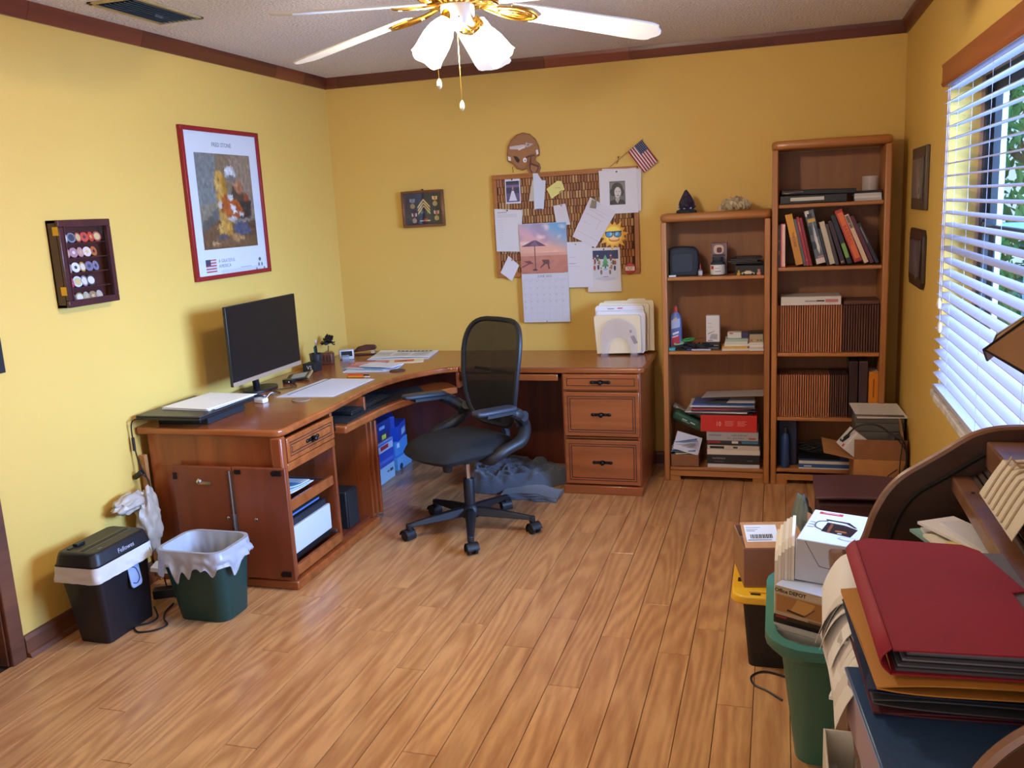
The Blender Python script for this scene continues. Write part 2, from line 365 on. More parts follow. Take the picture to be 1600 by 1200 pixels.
# sill of rough stone lengths
MARBLE = mat('sill_stone', 'CFC6BE', .7, bump=.8, bs=40, var=.22, vs=18)
sill = struct(MB().box(3.42, 3.54, WY0, WY1, .755, WZ0).build('trim_4', MARBLE))
tag(sill, 'grey stone window sill')
y = WY0; rs = random.Random(5)
while y < WY1-.01:
    y2 = min(y+rs.uniform(.14, .22), WY1+.02); j = rs.uniform(-.004, .004)
    MB().box(3.388+j, 3.43, y+.001, y2-.001, .748, WZ0+.003).build('stone', MARBLE, sill, bevel=.005); y = y2
# blind
SLAT = mat('blind_slat', 'B4AEBE', .6)
bl = thing('window_blind', 'white horizontal slatted blind with a wooden valance, lowered over the window', 'blind', (3.42, (WY0+WY1)/2, WZ1))
SY0, SY1 = WY0+.015, WY1-.01
pz = WZ1-.055; sl = None; k = 0
while pz > WZ0+.05:
    if sl is None:
        v = []; n = 4
        b = MB(); b.grid(lambda u, v_: (-.025+.05*u, SY0+(SY1-SY0)*v_, .0028*math.cos(PI*(u-.5))), 4, 1, thick=.0026)
        sl = b.build('slat', SLAT, bl, local=True); base_o = sl
        md = sl.data; WM[sl.name] = Matrix.Identity(4)
        for vv in md.vertices: vv.co.y -= bl.location.y
        o = sl
    else:
        o = sl.copy(); C.objects.link(o)
    o.location = (0, 0, pz-bl.location.z); o.rotation_euler = (0, math.radians(-7), 0); pz -= .0466; k += 1
MB().box(3.396, 3.444, SY0, SY1, WZ0+.012, WZ0+.03).build('bottom_rail', SLAT, bl, bevel=.003)
MB().box(3.397, 3.443, SY0, SY1, WZ1-.04, WZ1-.003).build('head_rail', SLAT, bl)
v = [(0, 0), (.010, 0), (.016, .012), (.012, .022), (.012, .07), (.015, .078), (.015, .085), (0, .085)]
b = MB(FR((3.403, 0, 1.992), (-1, 0, 0), (0, 0, 1), (0, 1, 0))); b.prism(v, WY0-.03, WY1+.03); VW = wood('valance_wood', 'A65A2C', '8A4824', 'y', 12, .4, .2)
b.T = Matrix.Identity(4); b.box(3.393, 3.42, WY1+.018, WY1+.03, 1.992, 2.077); b.box(3.393, 3.42, WY0-.03, WY0-.018, 1.992, 2.077)
b.build('valance', VW, bl, bevel=.0015)
for yy in (WY1-.12, WY1-.155):
    MB().tube([(3.392, yy, 1.99), (3.390, yy, 1.17 if yy > WY1-.13 else 1.08)], .0013, 5).build('pull_cord', SLAT, bl)
    MB().lathe([(.003, .0), (.008, .008), (.009, .025), (.006, .04), (.002, .045)], 10, T=TR((3.390, yy, (1.13 if yy > WY1-.13 else 1.04)))).build('cord_tassel', mat('tassel_wood', 'D9C29A', .5), bl)
for yy in (WY1-.3, WY1-.85, WY1-1.4):
    for xx in (3.397, 3.443): MB().tube([(xx, yy, WZ1-.03), (xx, yy, WZ0+.02)], .0009, 4).build('ladder_cord', SLAT, bl)
# outdoors
lawn = struct(MB().box(3.62, 16, -9, 16, -.25, -.15).build('ground', mat('lawn_green', '5C7A3C', .9, var=.3, vs=6), smooth=0))
b = MB(); b.box(3.80, 3.90, .25, .40, -.15, 2.75); b.box(3.785, 3.915, .235, .415, -.15, .1); b.box(3.785, 3.915, .235, .415, 2.55, 2.75)
tag(b.build('porch_post', mat('pale_stucco', 'C3CEDA', .8, bump=.2, bs=80), bevel=.006), 'pale painted porch post standing outside the window', 'post')
b = MB(); b.box(3.95, 4.6, 1.9, 2.0, 1.24, 1.33); b.box(3.95, 4.0, 1.9, 2.0, -.15, 1.24); b.box(4.5, 4.56, 1.9, 2.0, -.15, 1.24)
tag(b.build('garden_rail', mat('rail_blue', '9FD3E4', .5), bevel=.004), 'pale blue garden rail seen through the blind', 'railing')
LEAF = mat('leaves_green', '4E8A45', .6, var=.45, vs=3); BARK = mat('bark', '5A4636', .9, bump=.6, bs=30)
def tree(x, y, h, r, seed, label):
    rn = random.Random(seed); t = thing('garden_tree', label, 'tree', (x, y, -.15), group='trees outside the window')
    b = MB(); b.tube([(x, y, -.15), (x+.05, y, h*.4), (x-.04, y+.05, h*.75)], [.11, .08, .05], 9)
    for k in range(5):
        a = rn.uniform(0, 2*PI); b.tube([(x, y, h*(.35+.08*k)), (x+.6*r*math.cos(a), y+.6*r*math.sin(a), h*(.5+.1*k))], [.04, .015], 6)
    b.build('trunk', BARK, t)
    b = MB()
    for k in range(1900):
        a = rn.uniform(0, 2*PI); c = rn.uniform(-1, 1); q = r*rn.uniform(.45, 1)**.6; s = math.sqrt(1-c*c)
        p = Vector((x+q*s*math.cos(a), y+q*s*math.sin(a), h*.62+q*c*1.15)); l = rn.uniform(.05, .11)
        T = TR(p, rn.uniform(0, 360), rn.uniform(0, 360), rn.uniform(0, 360))
        b.add([(-l, 0, 0), (0, -l*.35, .01), (l, 0, 0), (0, l*.35, .01)], [(0, 1, 2, 3)], T=T)
    o = b.build('leaves', LEAF, t, smooth=0); o['kind'] = 'stuff'
tree(4.9, 3.4, 2.5, 1.0, 1, 'leafy green tree outside the window, nearest behind the blue rail')
tree(7.2, 5.2, 3.2, 1.2, 2, 'second leafy tree outside the window, further back')
tree(4.5, 7.2, 1.9, 1.0, 3, 'low leafy tree outside the window beside the pale post')

# ---------------- ceiling fan ----------------
FX, FY = 1.80, -2.52
fan = thing('ceiling_fan', 'white five-bladed ceiling fan with brass trim and lit glass shades', 'ceiling fan', (FX, FY, H))
FANW = mat('fan_white', 'E4E2DC', .4); T0 = TR((FX, FY, 0))
MB().lathe([(.075, H), (.075, H-.02), (.05, H-.045), (.018, H-.055), (.018, H-.07), (0, H-.07)], 28, T=T0).build('canopy', BRASS, fan)
MB().lathe([(0, H-.06), (.05, H-.065), (.115, H-.085), (.125, H-.11), (.125, H-.17), (.115, H-.19), (0, H-.19)], 36, T=T0).build('motor_housing', FANW, fan)
b = MB()
for k in range(30):
    a = 2*PI*k/30; b.tube([(.118*math.cos(a), .118*math.sin(a), 2.295), (.128*math.cos(a), .128*math.sin(a), 2.275), (.10*math.cos(a), .10*math.sin(a), 2.25), (.07*math.cos(a), .07*math.sin(a), 2.243)], .0055, 5, T=T0)
b.lathe([(.06, 2.240), (.075, 2.238), (.075, 2.25), (.06, 2.252)], 28, T=T0, closed=True); b.lathe([(.115, 2.285), (.13, 2.287), (.13, 2.297), (.115, 2.298)], 36, T=T0, closed=True)
b.build('brass_vent_ring', BRASS, fan)
b = MB(); b.lathe([(0, 2.252), (.052, 2.25), (.054, 2.235), (.052, 2.185), (.046, 2.176), (0, 2.174)], 30, T=T0); b.build('switch_housing', FANW, fan)
MB().ball(.003, (.02, -.0515, 2.2), T=T0, n=8).build('screw', BLACK, fan)
b0 = None
for k in range(5):
    ang = 25+72*k; Tb = T0 @ Matrix.Rotation(math.radians(ang), 4, 'Z') @ Matrix.Translation((.17, 0, 2.225)) @ Matrix.Rotation(math.radians(9.5), 4, 'Y') @ Matrix.Rotation(math.radians(-11), 4, 'X')
    pts = [(0, -.052), (.06, -.058), (.40, -.068), (.455, -.066), (.475, -.056), (.48, -.04), (.495, -.02), (.50, 0), (.495, .02), (.48, .04), (.475, .056), (.455, .066), (.40, .068), (.06, .058), (0, .052), (-.006, 0)]
    bd = MB(Tb).prism(pts, 0, .006).build('blade', FANW, fan, bevel=.0015)
    b = MB(Tb)
    for s in (-1, 1):
        b.tube([(-.12, 0, .006), (-.06, .016*s, -.004), (0, .036*s, -.006), (.045, .038*s, -.006), (.075, .018*s, -.006), (.085, 0, -.006)], .0055, 6, smooth=4)
        b.tube([(-.03, .008*s, -.006), (.02, .018*s, -.007), (.05, .01*s, -.007), (.06, 0, -.007)], .004, 6, smooth=4)
        b.cyl(.005, -.008, -.001, 8, T=TR((.045, .03*s, 0)))
    b.tube([(-.125, 0, .008), (-.03, 0, -.005), (.07, 0, -.007)], .006, 6)
    b.ball(.010, (-.035, 0, -.006), n=8); b.ball(.009, (.02, 0, -.006), (1.6, 1, .6), n=8)
    b.build('blade_iron', BRASS, bd)
SH = bpy.data.materials.new('lit_glass'); SH.use_nodes = True; _n = SH.node_tree.nodes; _l = SH.node_tree.links; _n.clear()
_o = _n.new('ShaderNodeOutputMaterial'); _x = _n.new('ShaderNodeMixShader'); _t = _n.new('ShaderNodeBsdfTransparent'); _e = _n.new('ShaderNodeEmission')
_e.inputs[0].default_value = lin('FFEFD6'); _e.inputs[1].default_value = 20; _x.inputs[0].default_value = .5
_l.new(_t.outputs[0], _x.inputs[1]); _l.new(_e.outputs[0], _x.inputs[2]); _l.new(_x.outputs[0], _o.inputs[0])
def shade(top, mouth, rm, tw):
    d = (Vector(mouth)-Vector(top)); L = d.length; q = Vector((0, 0, -1)).rotation_difference(d.normalized()).to_matrix().to_4x4(); T = Matrix.Translation(top) @ q @ Matrix.Rotation(math.radians(tw), 4, 'Z')
    b = MB(T); b.lathe([(.016, .022), (.024, .02), (.027, .0), (.024, -.012), (.018, -.014)], 18)
    f = b.build('shade_fitter', BRASS, fan)
    b = MB(T); n = 40; pr = [(.022, -.004), (.034, -.02), (.048, -.045), (.055, -.075), (.056, -.10), (.056, -.125), (.06, -.142)]
    vs = []; k = len(pr)
    for i in range(n):
        a = 2*PI*i/n; wv = math.cos(5*a)
        for j, (r, z) in enumerate(pr):
            t = j/(k-1); vs.append(((r*rm/.056*(1+.03*t*t*wv))*math.cos(a), (r*rm/.056*(1+.03*t*t*wv))*math.sin(a), z*L/.142-.003*wv*t**4))
    b.add(vs, [(i*k+j, ((i+1) % n)*k+j, ((i+1) % n)*k+j+1, i*k+j+1) for i in range(n) for j in range(k-1)])
    s = b.build('glass_shade', SH, fan, smooth=80)
    MB(T).lathe([(.013, -.01), (.013, -.03), (.018, -.04), (.020, -.05), (.014, -.06), (0, -.064)], 14).build('bulb', mat('bulb_lit', 'FFFFFF', .3, emit=30, ecol='FFE2B0'), s)
    point('fan_bulb_light', Vector(top)+d*.70, 52, (1, .87, .68), .026)
shade((FX-.02, FY-.03, 2.205), (FX-.085, FY-.085, 2.078), .048, 10)
shade((FX+.045, FY+.04, 2.185), (FX+.115, FY+.10, 2.088), .044, 30)
b = MB(); b.tube([(FX-.01, FY-.01, 2.18), (FX-.02, FY-.03, 2.19), (FX-.03, FY-.04, 2.2)], .008, 8)
b.tube([(FX+.01, FY+.01, 2.178), (FX+.02, FY+.02, 2.165), (FX+.035, FY+.03, 2.175), (FX+.045, FY+.04, 2.19)], .008, 8, smooth=4)
b.tube([(FX+.03, FY-.02, 2.18), (FX+.05, FY-.02, 2.165), (FX+.075, FY-.02, 2.18), (FX+.065, FY-.01, 2.2), (FX+.045, FY, 2.19)], .006, 8, smooth=4)
b.lathe([(.0, 0), (.018, 0), (.02, .016), (.012, .02)], 14, T=TR((FX+.03, FY-.0, 2.158))); b.build('light_arm', BRASS, fan)
for x, y, z0, z1 in ((FX-.062, FY-.045, 2.10, 2.02), (FX-.012, FY+.02, 2.175, 1.956)):
    b = MB(); b.tube([(x, y, z0), (x+.002, y, z1)], .0011, 5); ch = b.build('pull_chain', BRASS, fan)
    MB(TR((x+.002, y, z1))).lathe([(.002, .002), (.006, -.004), (.008, -.014), (.008, -.02), (.004, -.028), (0, -.03)], 12).build('chain_knob', mat('pearl', 'E6DCC0', .25, .4), ch)
# ceiling vent
vt = thing('ceiling_vent', 'dirty cream ceiling air vent with dark angled louvres', 'vent', (.30, -2.06, H))
b = MB(); x0, x1, y0, y1 = .195, .415, -2.28, -1.84
for q in ((x0, x0+.022, y0, y1), (x1-.022, x1, y0, y1), (x0, x1, y0, y0+.022), (x0, x1, y1-.022, y1)): b.box(q[0], q[1], q[2], q[3], H-.008, H)
b.build('vent_frame', mat('vent_cream', 'B7A97C', .6, var=.15, vs=30), vt, bevel=.002)
MB().box(x0+.01, x1-.01, y0+.01, y1-.01, H-.002, H).build('vent_back', mat('vent_dark', '1C2228', .9), vt)
for k in range(8):
    x = x0+.036+k*.0225; MB(TR((x, (y0+y1)/2, H-.007), 0, 40, 0)).cbox(0, 0, 0, .02, y1-y0-.05, .0012).build('louvre', mat('louvre_grey', '5A6872', .5), vt)
b = MB(); b.cbox(.31, -2.0, H-.014, .004, .05, .008); b.build('damper_lever', mat('louvre_grey'), vt)
# ---------------- corner desk ----------------
desk = thing('corner_desk', 'L-shaped reddish-brown wooden corner desk with drawers and open cupboards', 'desk', (.4, -1.2, 0))
TZ0, TZ1 = .695, .727
# left slab with a concave corner edge
edge = crv([(.742, -1.62), (.730, -1.42), (.722, -1.2), (.738, -1.02), (.79, -.84), (.87, -.70), (.94, -.625), (1.006, -.60)], 4)
edge = [(p.x, p.y) for p in crv([(x, y, 0) for x, y in [(.742, -1.62), (.730, -1.42), (.722, -1.2), (.738, -1.02), (.79, -.84), (.87, -.70), (.94, -.625), (1.006, -.60)]], 4)]
pts = [(.012, -.012), (.012, -2.112), (.70, -2.112), (.728, -2.102), (.742, -2.075)]+edge+[(1.006, -.012)]
MB().prism(pts, TZ0, TZ1).build('desktop', DESKW, desk, bevel=.009, seg=3)
MB().prism([(1.009, -.012), (1.009, -.60), (1.06, -.612), (2.05, -.625), (2.082, -.60), (2.082, -.012)], TZ0, TZ1).build('desktop', DESKW, desk, bevel=.009, seg=3)
# left pedestal carcass
def panel(x0, x1, y0, y1, z0, z1, m=DESKZ, name='side_panel', bv=.002): return MB().box(x0, x1, y0, y1, z0, z1).build(name, m, desk, bevel=bv)
panel(.05, .738, -2.09, -2.07, .045, TZ0); panel(.05, .73, -1.64, -1.62, .045, TZ0); panel(.05, .738, -1.29, -1.27, .045, TZ0)
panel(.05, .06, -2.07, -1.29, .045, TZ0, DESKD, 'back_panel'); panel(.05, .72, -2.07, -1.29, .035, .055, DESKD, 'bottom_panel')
panel(.05, .76, -2.11, -1.25, 0, .042, DESKW, 'plinth', .006)

# drawer fronts with routed mouldings
def drawer_front(T, wd, ht, handle=1):
    """front lies in the local xy plane, faces +z"""
    o = MB(T).prism(rect(-wd/2, -ht/2, wd/2, ht/2), 0, .018).build('drawer', DESKW, desk, bevel=.004)
    GR = mat('groove_dark', '38130C', .6)
    for ins in (.022, .034):
        b = MB(T); a, c = wd/2-ins, ht/2-ins
        if c < .01: continue
        for q in (rect(-a, -c, a, -c+.004), rect(-a, c-.004, a, c), rect(-a, -c, -a+.004, c), rect(a-.004, -c, a, c)): b.prism(q, .0175, .0184)
        b.build('moulding_line', GR, o, smooth=0)
    b = MB(T); a, c = wd/2-.04, ht/2-.04
    if c > .01: b.prism(rect(-a, -c, a, c), .0175, .0195); b.build('raised_panel', DESKW, o, bevel=.001)
    IR = mat('dark_iron', '1B1714', .45, .5)
    b = MB(T @ Matrix.Translation((0, 0, .018)))
    b.prism(rrect(.115, .016, .007), 0, .005); b.prism(rrect(.024, .026, .009), 0, .005)
    for s in (-1, 1): b.ball(.0105, (.046*s, 0, .003), (1, 1, .5), n=10); b.ball(.004, (.022*s, 0, .005), n=8)
    b.lathe([(.005, 0), (.005, .012), (.011, .018), (.011, .024), (.006, .028), (0, .029)], 14); b.ball(.006, (0, -.010, .006), (1, 1.3, .6), n=8)
    b.build('handle', IR, o)
    return o
drawer_front(FR((.728, -1.852, .627), (0, 1, 0), (0, 0, 1), (1, 0, 0)), .425, .108)
panel(.69, .744, -2.112, -2.068, .045, TZ0, DESKZ, 'corner_post', .008); panel(.70, .742, -2.068, -1.635, .532, .569, DESKW, 'rail', .004)
# shelves in the left pedestal
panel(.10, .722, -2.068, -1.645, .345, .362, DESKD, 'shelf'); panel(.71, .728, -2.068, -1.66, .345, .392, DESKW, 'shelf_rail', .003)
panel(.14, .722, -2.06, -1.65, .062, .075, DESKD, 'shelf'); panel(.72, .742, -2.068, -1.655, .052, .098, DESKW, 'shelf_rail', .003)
b = MB()
for z in (.36, .10): b.box(.3, .715, -1.655, -1.643, z, z+.012)
b.build('drawer_slide', mat('steel', 'A9ADB4', .35, .9), desk)
b = MB()
for x in (.62, .25):
    for k in range(5): b.cyl(.003, 0, .002, 8, T=FR((x, -1.64, .43+k*.025), (1, 0, 0), (0, 0, 1), (0, -1, 0)))
b.build('peg_hole', BLACKM, desk)
# bifold door swung flat against the side panel
DI = wood('door_inside', '8A4426', '743820', 'z', 8, .45, .1)
dd = MB().box(.50, .762, -2.132, -2.114, .055, .565).build('door', DI, desk, bevel=.003)
b = MB(); ir = _mats['dark_iron']
for z in (.085, .545): b = MB(); b.cbox(.725, -2.135, z, .04, .008, .022); b.cyl(.012, 0, .01, 12, T=FR((.71, -2.133, z), (1, 0, 0), (0, 0, 1), (0, -1, 0))); b.build('hinge', ir, dd)
MB().cbox(.53, -2.135, .545, .028, .006, .018).build('hinge_cup', ir, dd)
MB(FR((.60, -2.133, .33), (1, 0, 0), (0, 0, 1), (0, -1, 0))).lathe([(.008, 0), (.008, .003), (.004, .005), (0, .005)], 12).build('magnet_catch', CHROME, dd)
d2 = MB().box(.19, .495, -2.132, -2.114, .10, .562).build('door', DI, desk, bevel=.003)
b = MB(); b.prism(rrect(.07, .014, .005), 0, .003, T=FR((.355, -2.133, .488), (1, 0, 0), (0, 0, 1), (0, -1, 0))); b.lathe([(.010, 0), (.013, .005), (.008, .012), (0, .014)], 14, T=FR((.33, -2.133, .495), (1, 0, 0), (0, 0, 1), (0, -1, 0)))
b.build('latch_plate', CHROME, d2)
MB(FR((.46, -2.133, .33), (1, 0, 0), (0, 0, 1), (0, -1, 0))).lathe([(.008, 0), (.008, .003), (.004, .005), (0, .005)], 12).build('magnet_catch', CHROME, d2)
MB().cbox(.205, -2.134, .515, .018, .006, .03).build('hinge_cup', ir, d2)
b = MB(); b.box(.474, .507, -2.136, -2.132, .28, .548); hb = b.build('piano_hinge', mat('hinge_bronze', '6E4A34', .4, .5), dd)
b = MB(); b.cyl(.003, .28, .548, 8, T=TR((.4905, -2.138, 0))); b.box(.484, .501, -2.1385, -2.136, .24, .35); b.build('hinge_pin', mat('steel'), hb)
# second bifold door, folded back beside the knee hole
for k, y in enumerate((-1.262, -1.236)):
    o = MB().box(.50, .752+.012*k, y, y+.02, .055, .60-.04*k).build('door', DESKZ, desk, bevel=.004)
MB().cbox(.765, -1.25, .045, .016, .03, .012).build('hinge', mat('steel'), desk)
# keyboard tray
te = [(.79, -1.605), (.80, -1.38), (.81, -1.18), (.85, -1.0), (.905, -.84), (.97, -.72), (1.02, -.66)]
tec = [(p.x, p.y) for p in crv([(x, y, 0) for x, y in te], 4)]
tr = MB().prism([(.30, -1.60)]+tec+[(.99, -.62), (.86, -.45)], .583, .622).build('keyboard_tray', DESKW, desk, bevel=.008)
b = MB(); b.box(.60, .735, -1.615, -1.607, .60, .66); b.build('tray_slide', ir, desk)
# knee hole back panels
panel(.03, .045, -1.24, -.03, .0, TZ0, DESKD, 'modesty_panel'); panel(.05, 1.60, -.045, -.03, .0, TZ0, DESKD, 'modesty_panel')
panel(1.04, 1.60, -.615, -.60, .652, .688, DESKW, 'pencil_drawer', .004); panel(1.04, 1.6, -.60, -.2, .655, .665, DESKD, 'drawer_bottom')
panel(.985, 1.003, -.585, -.05, .60, TZ0, DESKZ, 'corner_rail')
# right pedestal
panel(1.62, 1.64, -.60, -.03, .0, TZ0); panel(2.04, 2.06, -.605, -.03, .0, TZ0); panel(1.64, 2.04, -.05, -.04, .05, TZ0, DESKD, 'back_panel')
panel(1.615, 2.064, -.622, -.03, 0, .05, DESKW, 'plinth', .005)
panel(1.64, 2.04, -.595, -.05, .05, .065, DESKD, 'bottom_panel')
for zc, h in ((.647, .088), (.464, .252), (.188, .258)):
    drawer_front(on_back(1.842, zc, -.602), .425, h)
for z in (.597, .325): panel(1.64, 2.04, -.60, -.58, z-.006, z+.006, DESKW, 'rail')

# ---------------- things on the desk ----------------
Z = .7272
def single(mb, name, m, label, cat, group=None, **k): return tag(mb.build(name, m, **k), label, cat, group)
# monitor
mon = thing('computer_monitor', 'black flat monitor with a silver chin on the left arm of the desk', 'monitor', (.2, -1.33, Z))
MB().box(.235, .252, -1.69, -1.045, .825, 1.215).build('casing', BLACK, mon, bevel=.003)
MB().box(.2515, .2535, -1.685, -1.05, .848, 1.211).build('screen', mat('screen_glass', '161211', .4, spec=.25), mon)
MB().box(.252, .2545, -1.69, -1.045, .825, .846).build('chin', mat('silver_beige', 'B39A80', .45, .4), mon)
b = MB(); b.box(.215, .235, -1.5, -1.25, .86, 1.05); b.tube([(.22, -1.37, .93), (.14, -1.33, .88), (.11, -1.28, .74)], [.02, .016, .018], 10, smooth=4); b.build('stand', BLACK, mon)
b = MB(); b.prism(ell(.08, .12, .125, -1.27, 28), Z, Z+.010); b.build('base', BLACK, mon, bevel=.002)
# laptop on a dock
lt = thing('laptop_computer', 'closed black laptop resting on a black riser at the near end of the desk', 'laptop', (.2, -1.9, Z+.035))
b = MB(); b.box(.03, .365, -2.125, -1.70, .765, .778); b.build('base', BLACK, lt, bevel=.003)
b = MB(); b.box(.03, .365, -2.125, -1.70, .7785, .786); b.build('lid', mat('laptop_lid', '35363A', .4), lt, bevel=.003)
b = MB(); b.box(.07, .335, -2.03, -1.74, Z, .764); b.box(.08, .30, -2.036, -2.03, Z+.008, .752)
single(b, 'laptop_riser', BLACKM, 'black riser box under the closed laptop', 'stand', bevel=.003)
def stack_paper(name, T, w, h, t, label, n=4, jit=3, cols=('F2F1EE',), lines=0, group=None, cat='papers', rs=1, ang=4):
    rn = random.Random(rs); th = thing(name, label, cat, T.to_translation()); WM[th.name] = Matrix.Translation(T.to_translation())
    z = 0
    for k in range(n):
        tt = t/n; J = TR((rn.uniform(-jit, jit)/1000, rn.uniform(-jit, jit)/1000, z), 0, 0, rn.uniform(-ang, ang))
        o = MB(T @ J).box(-w/2, w/2, -h/2, h/2, 0, tt*.97, 0, cols[k % len(cols)]).build('sheet', PAPER, th, smooth=0); z += tt
    if lines:
        b = MB(T @ J)
        for q in range(lines):
            yy = h*.42-h*.84*q/max(1, lines); b.poly(rect(-w*.42, yy, w*(.42-.3*rn.random()), yy+h*.006), 0, 'A9ACB5')
        b.T = T @ J @ Matrix.Translation((0, 0, tt*.97+.0003)); b.v = []; b.f = []; b.m = []; b.c = []
        for q in range(lines):
            yy = h*.42-h*.84*q/max(1, lines); b.poly(rect(-w*.42, yy, w*(.42-.3*rn.random()), yy+h*.005), 0, 'A9ACB5')
        b.build('printed_lines', PAPER, o, smooth=0)
    return th
stack_paper('paper_stack', TR((.225, -1.84, .7868), 0, 0, -3), .26, .33, .009, 'loose white papers piled on the closed laptop lid', 5, 10, ('EDEDF2', 'F5F5F5', 'E6E8F0'), 0, rs=4)
# paper with folder on desk
b = MB(TR((.485, -1.215, Z))); b.prism([(-.15, -.245), (.155, -.215), (.155, .245), (-.13, .225)], 0, .0015, 0, 'E4E6F0')
tag(b.build('paper_sheet', PAPER, smooth=0), 'white form lying on the desk in front of the monitor, under another sheet', 'paper')
th = thing('paper_sheet', 'white lined form lying on top of a second sheet before the monitor', 'paper', (.505, -1.2, Z+.0018))
MB(TR((.505, -1.2, Z+.0018), 0, 0, -2)).prism([(-.125, -.22), (.15, -.22), (.15, .22), (-.125, .22)], 0, .001, 0, 'EEEFF8').build('sheet', PAPER, th, smooth=0)
b = MB(TR((.505, -1.2, Z+.0031), 0, 0, -2)); b.poly(rect(-.125, -.22, -.118, .22), 0, '2A3550')
for k in range(16): b.poly(rect(-.10, -.19+k*.024, .13, -.1888+k*.024), 0, 'B9BFD2')
b.build('printed_lines', PAPER, th, smooth=0)
for (x, y, c, lb) in ((.51, -1.515, '9C8468', 'round tan cork coaster on the desk near the drawer corner'), (.685, -.73, '5A3A2C', 'round dark leather coaster beside the envelopes')):
    single(MB(TR((x, y, Z))).lathe([(0, 0), (.045, 0), (.046, .002), (.046, .0035), (.043, .005), (.036, .0042), (0, .0042)], 32), 'coaster', mat('coaster_'+c, c, .7), lb, 'coaster')
# envelopes pile
def sheet_thing(name, T, w, h, t, col, label, cat, m=None, group=None, curl=0, extra=None, eps=0):
    b = MB(T)
    if curl: b.grid(lambda u, v: (-w/2+w*u, -h/2+h*v, t+curl*(abs(2*u-1)**3)*(v if eps else 1)), 8, 4, 0, col, thick=t)
    else: b.box(-w/2, w/2, -h/2, h/2, 0, t, 0, col)
    if extra:
        for c, p in extra: b.poly([(x, y, t+.0004) for x, y in p], 0, c)
    return tag(b.build(name, m or PAPER, smooth=30 if curl else 0), label, cat, group)
z = Z
for (x, y, a, ww, hh, c, lb, ex) in [
    (.50, -.66, 8, .30, .21, 'D9DDE8', 'pale blue magazine at the bottom of the mail pile', None),
    (.47, -.63, -6, .27, .19, '7FA6C8', 'light blue folder in the mail pile on the desk', [('E9E4D8', rect(-.12, -.09, .0, -.06))]),
    (.43, -.57, 14, .22, .17, 'C87878', 'red and pink leaflet in the mail pile on the desk', [('E8C0BC', rect(-.1, -.02, .1, .0)), ('E4DCDC', rect(-.09, .03, .09, .045))]),
    (.54, -.63, -10, .23, .13, 'E9EAF2', 'white envelope lying on top of the mail pile', [('B8C4E0', rect(-.10, -.055, -.03, -.05))])]:
    sheet_thing('mail_piece', TR((x, y, z), 0, 0, a), ww, hh, .004, c, lb, 'mail', extra=ex); z += .0048
sheet_thing('mail_piece', TR((.56, -.42, Z), 0, 0, 20), .30, .14, .002, 'F0E2BC', 'cream form with an orange sticker between mail and newspaper', 'mail', extra=[('E8744C', rect(-.03, -.03, .09, .04)), ('F0A080', rect(0, -.01, .06, .01))])
th = thing('newspaper', 'folded newspaper with dark headline lying by the back wall', 'newspaper', (.50, -.21, Z))
T = TR((.50, -.21, Z), 0, 0, 8)
MB(T).box(-.2, .19, -.13, .15, 0, .003, 0, 'D8D8DA').build('sheet', PAPER, th, smooth=0)
MB(T @ TR((0, .01, .003))).grid(lambda u, v: (-.19+.38*u, -.12+.25*v, .004+.010*(1-u)**2*v+.004*math.sin(3*u)), 8, 4, 0, 'ECEBE8', thick=.002).build('sheet', PAPER, th)
b = MB(T @ TR((0, .01, .0115)));
for q in range(9): b.poly([(x, y, .010*(1-(x+.19)/.38)**2+.0035) for x, y in rect(-.06+.026*q, .055, -.042+.026*q, .085)], 0, '2C2C30')
for k in range(7):
    for c0 in (-.17, -.05, .07): b.poly([(x, y, .006*(1-(x+.19)/.38)**2+.004) for x, y in rect(c0, -.09+.018*k, c0+.1, -.085+.018*k)], 0, '8A8A90')
b.build('printed_lines', PAPER, th, smooth=0)
# pens
for k, (c, x, y, a, lb) in enumerate((('E85A20', .52, -.905, 3, 'orange highlighter pen nearest the lined form'), ('D63A20', .515, -.885, -4, 'red orange marker behind the highlighter'), ('F0A030', .535, -.925, 2, 'yellow pencil in front of the orange highlighter'))):
    th = thing('marker_pen', lb, 'pen', (x, y, Z)); r = .0055 if k < 2 else .0038
    T = TR((x, y, Z+r), 0, 90, a)
    MB(T).cyl(r, -.065, .035, 10).build('barrel', mat('pen_'+c, c, .4), th); MB(T).cyl(r*1.05, .036, .068, 10).build('cap', mat('pen_cap_%d' % k, ('2A2A2C', 'C8301C', 'E8DCC8')[k], .4), th)
# pen cup group at the wall
cup = thing('pen_cup', 'dark ribbed pen cup standing behind the monitor edge', 'pen cup', (.13, -.66, Z))
MB(TR((.13, -.66, Z))).lathe([(0, 0), (.030, 0), (.032, .004), (.034, .05), (.036, .052), (.038, .088), (.040, .09), (.036, .092), (.034, .088), (.031, .008), (0, .008)], 24).build('cup', mat('smoke_plastic', '2B2A2E', .3), cup)
for k, (c, dx, dy, h, lx, lb) in enumerate((('C8CCD8', -.015, -.02, .16, -14, 'white pen leaning tallest in the dark pen cup'), ('3A5A8A', -.02, .0, .15, -10, 'blue pen in the dark pen cup'), ('9A8A70', -.008, .005, .14, -6, 'brown pencil in the dark pen cup'), ('1E1E20', .018, .012, .125, 6, 'thick black marker in the dark pen cup'), ('2E5A3A', .004, -.01, .12, 4, 'green pen in the dark pen cup'))):
    T = TR((.13+dx*.4, -.66+dy*.6, Z+.014), 0, 0, 0) @ Matrix.Rotation(math.radians(lx), 4, 'X')
    th = thing('writing_pen', lb, 'pen', T.to_translation()); MB(T).cyl(.004 if k != 3 else .0075, 0, h*.8, 8).build('barrel', mat('pen_'+c, c, .4), th); MB(T).cyl(.0042 if k != 3 else .0078, h*.8, h, 8).build('cap', mat('pen_'+c), th)
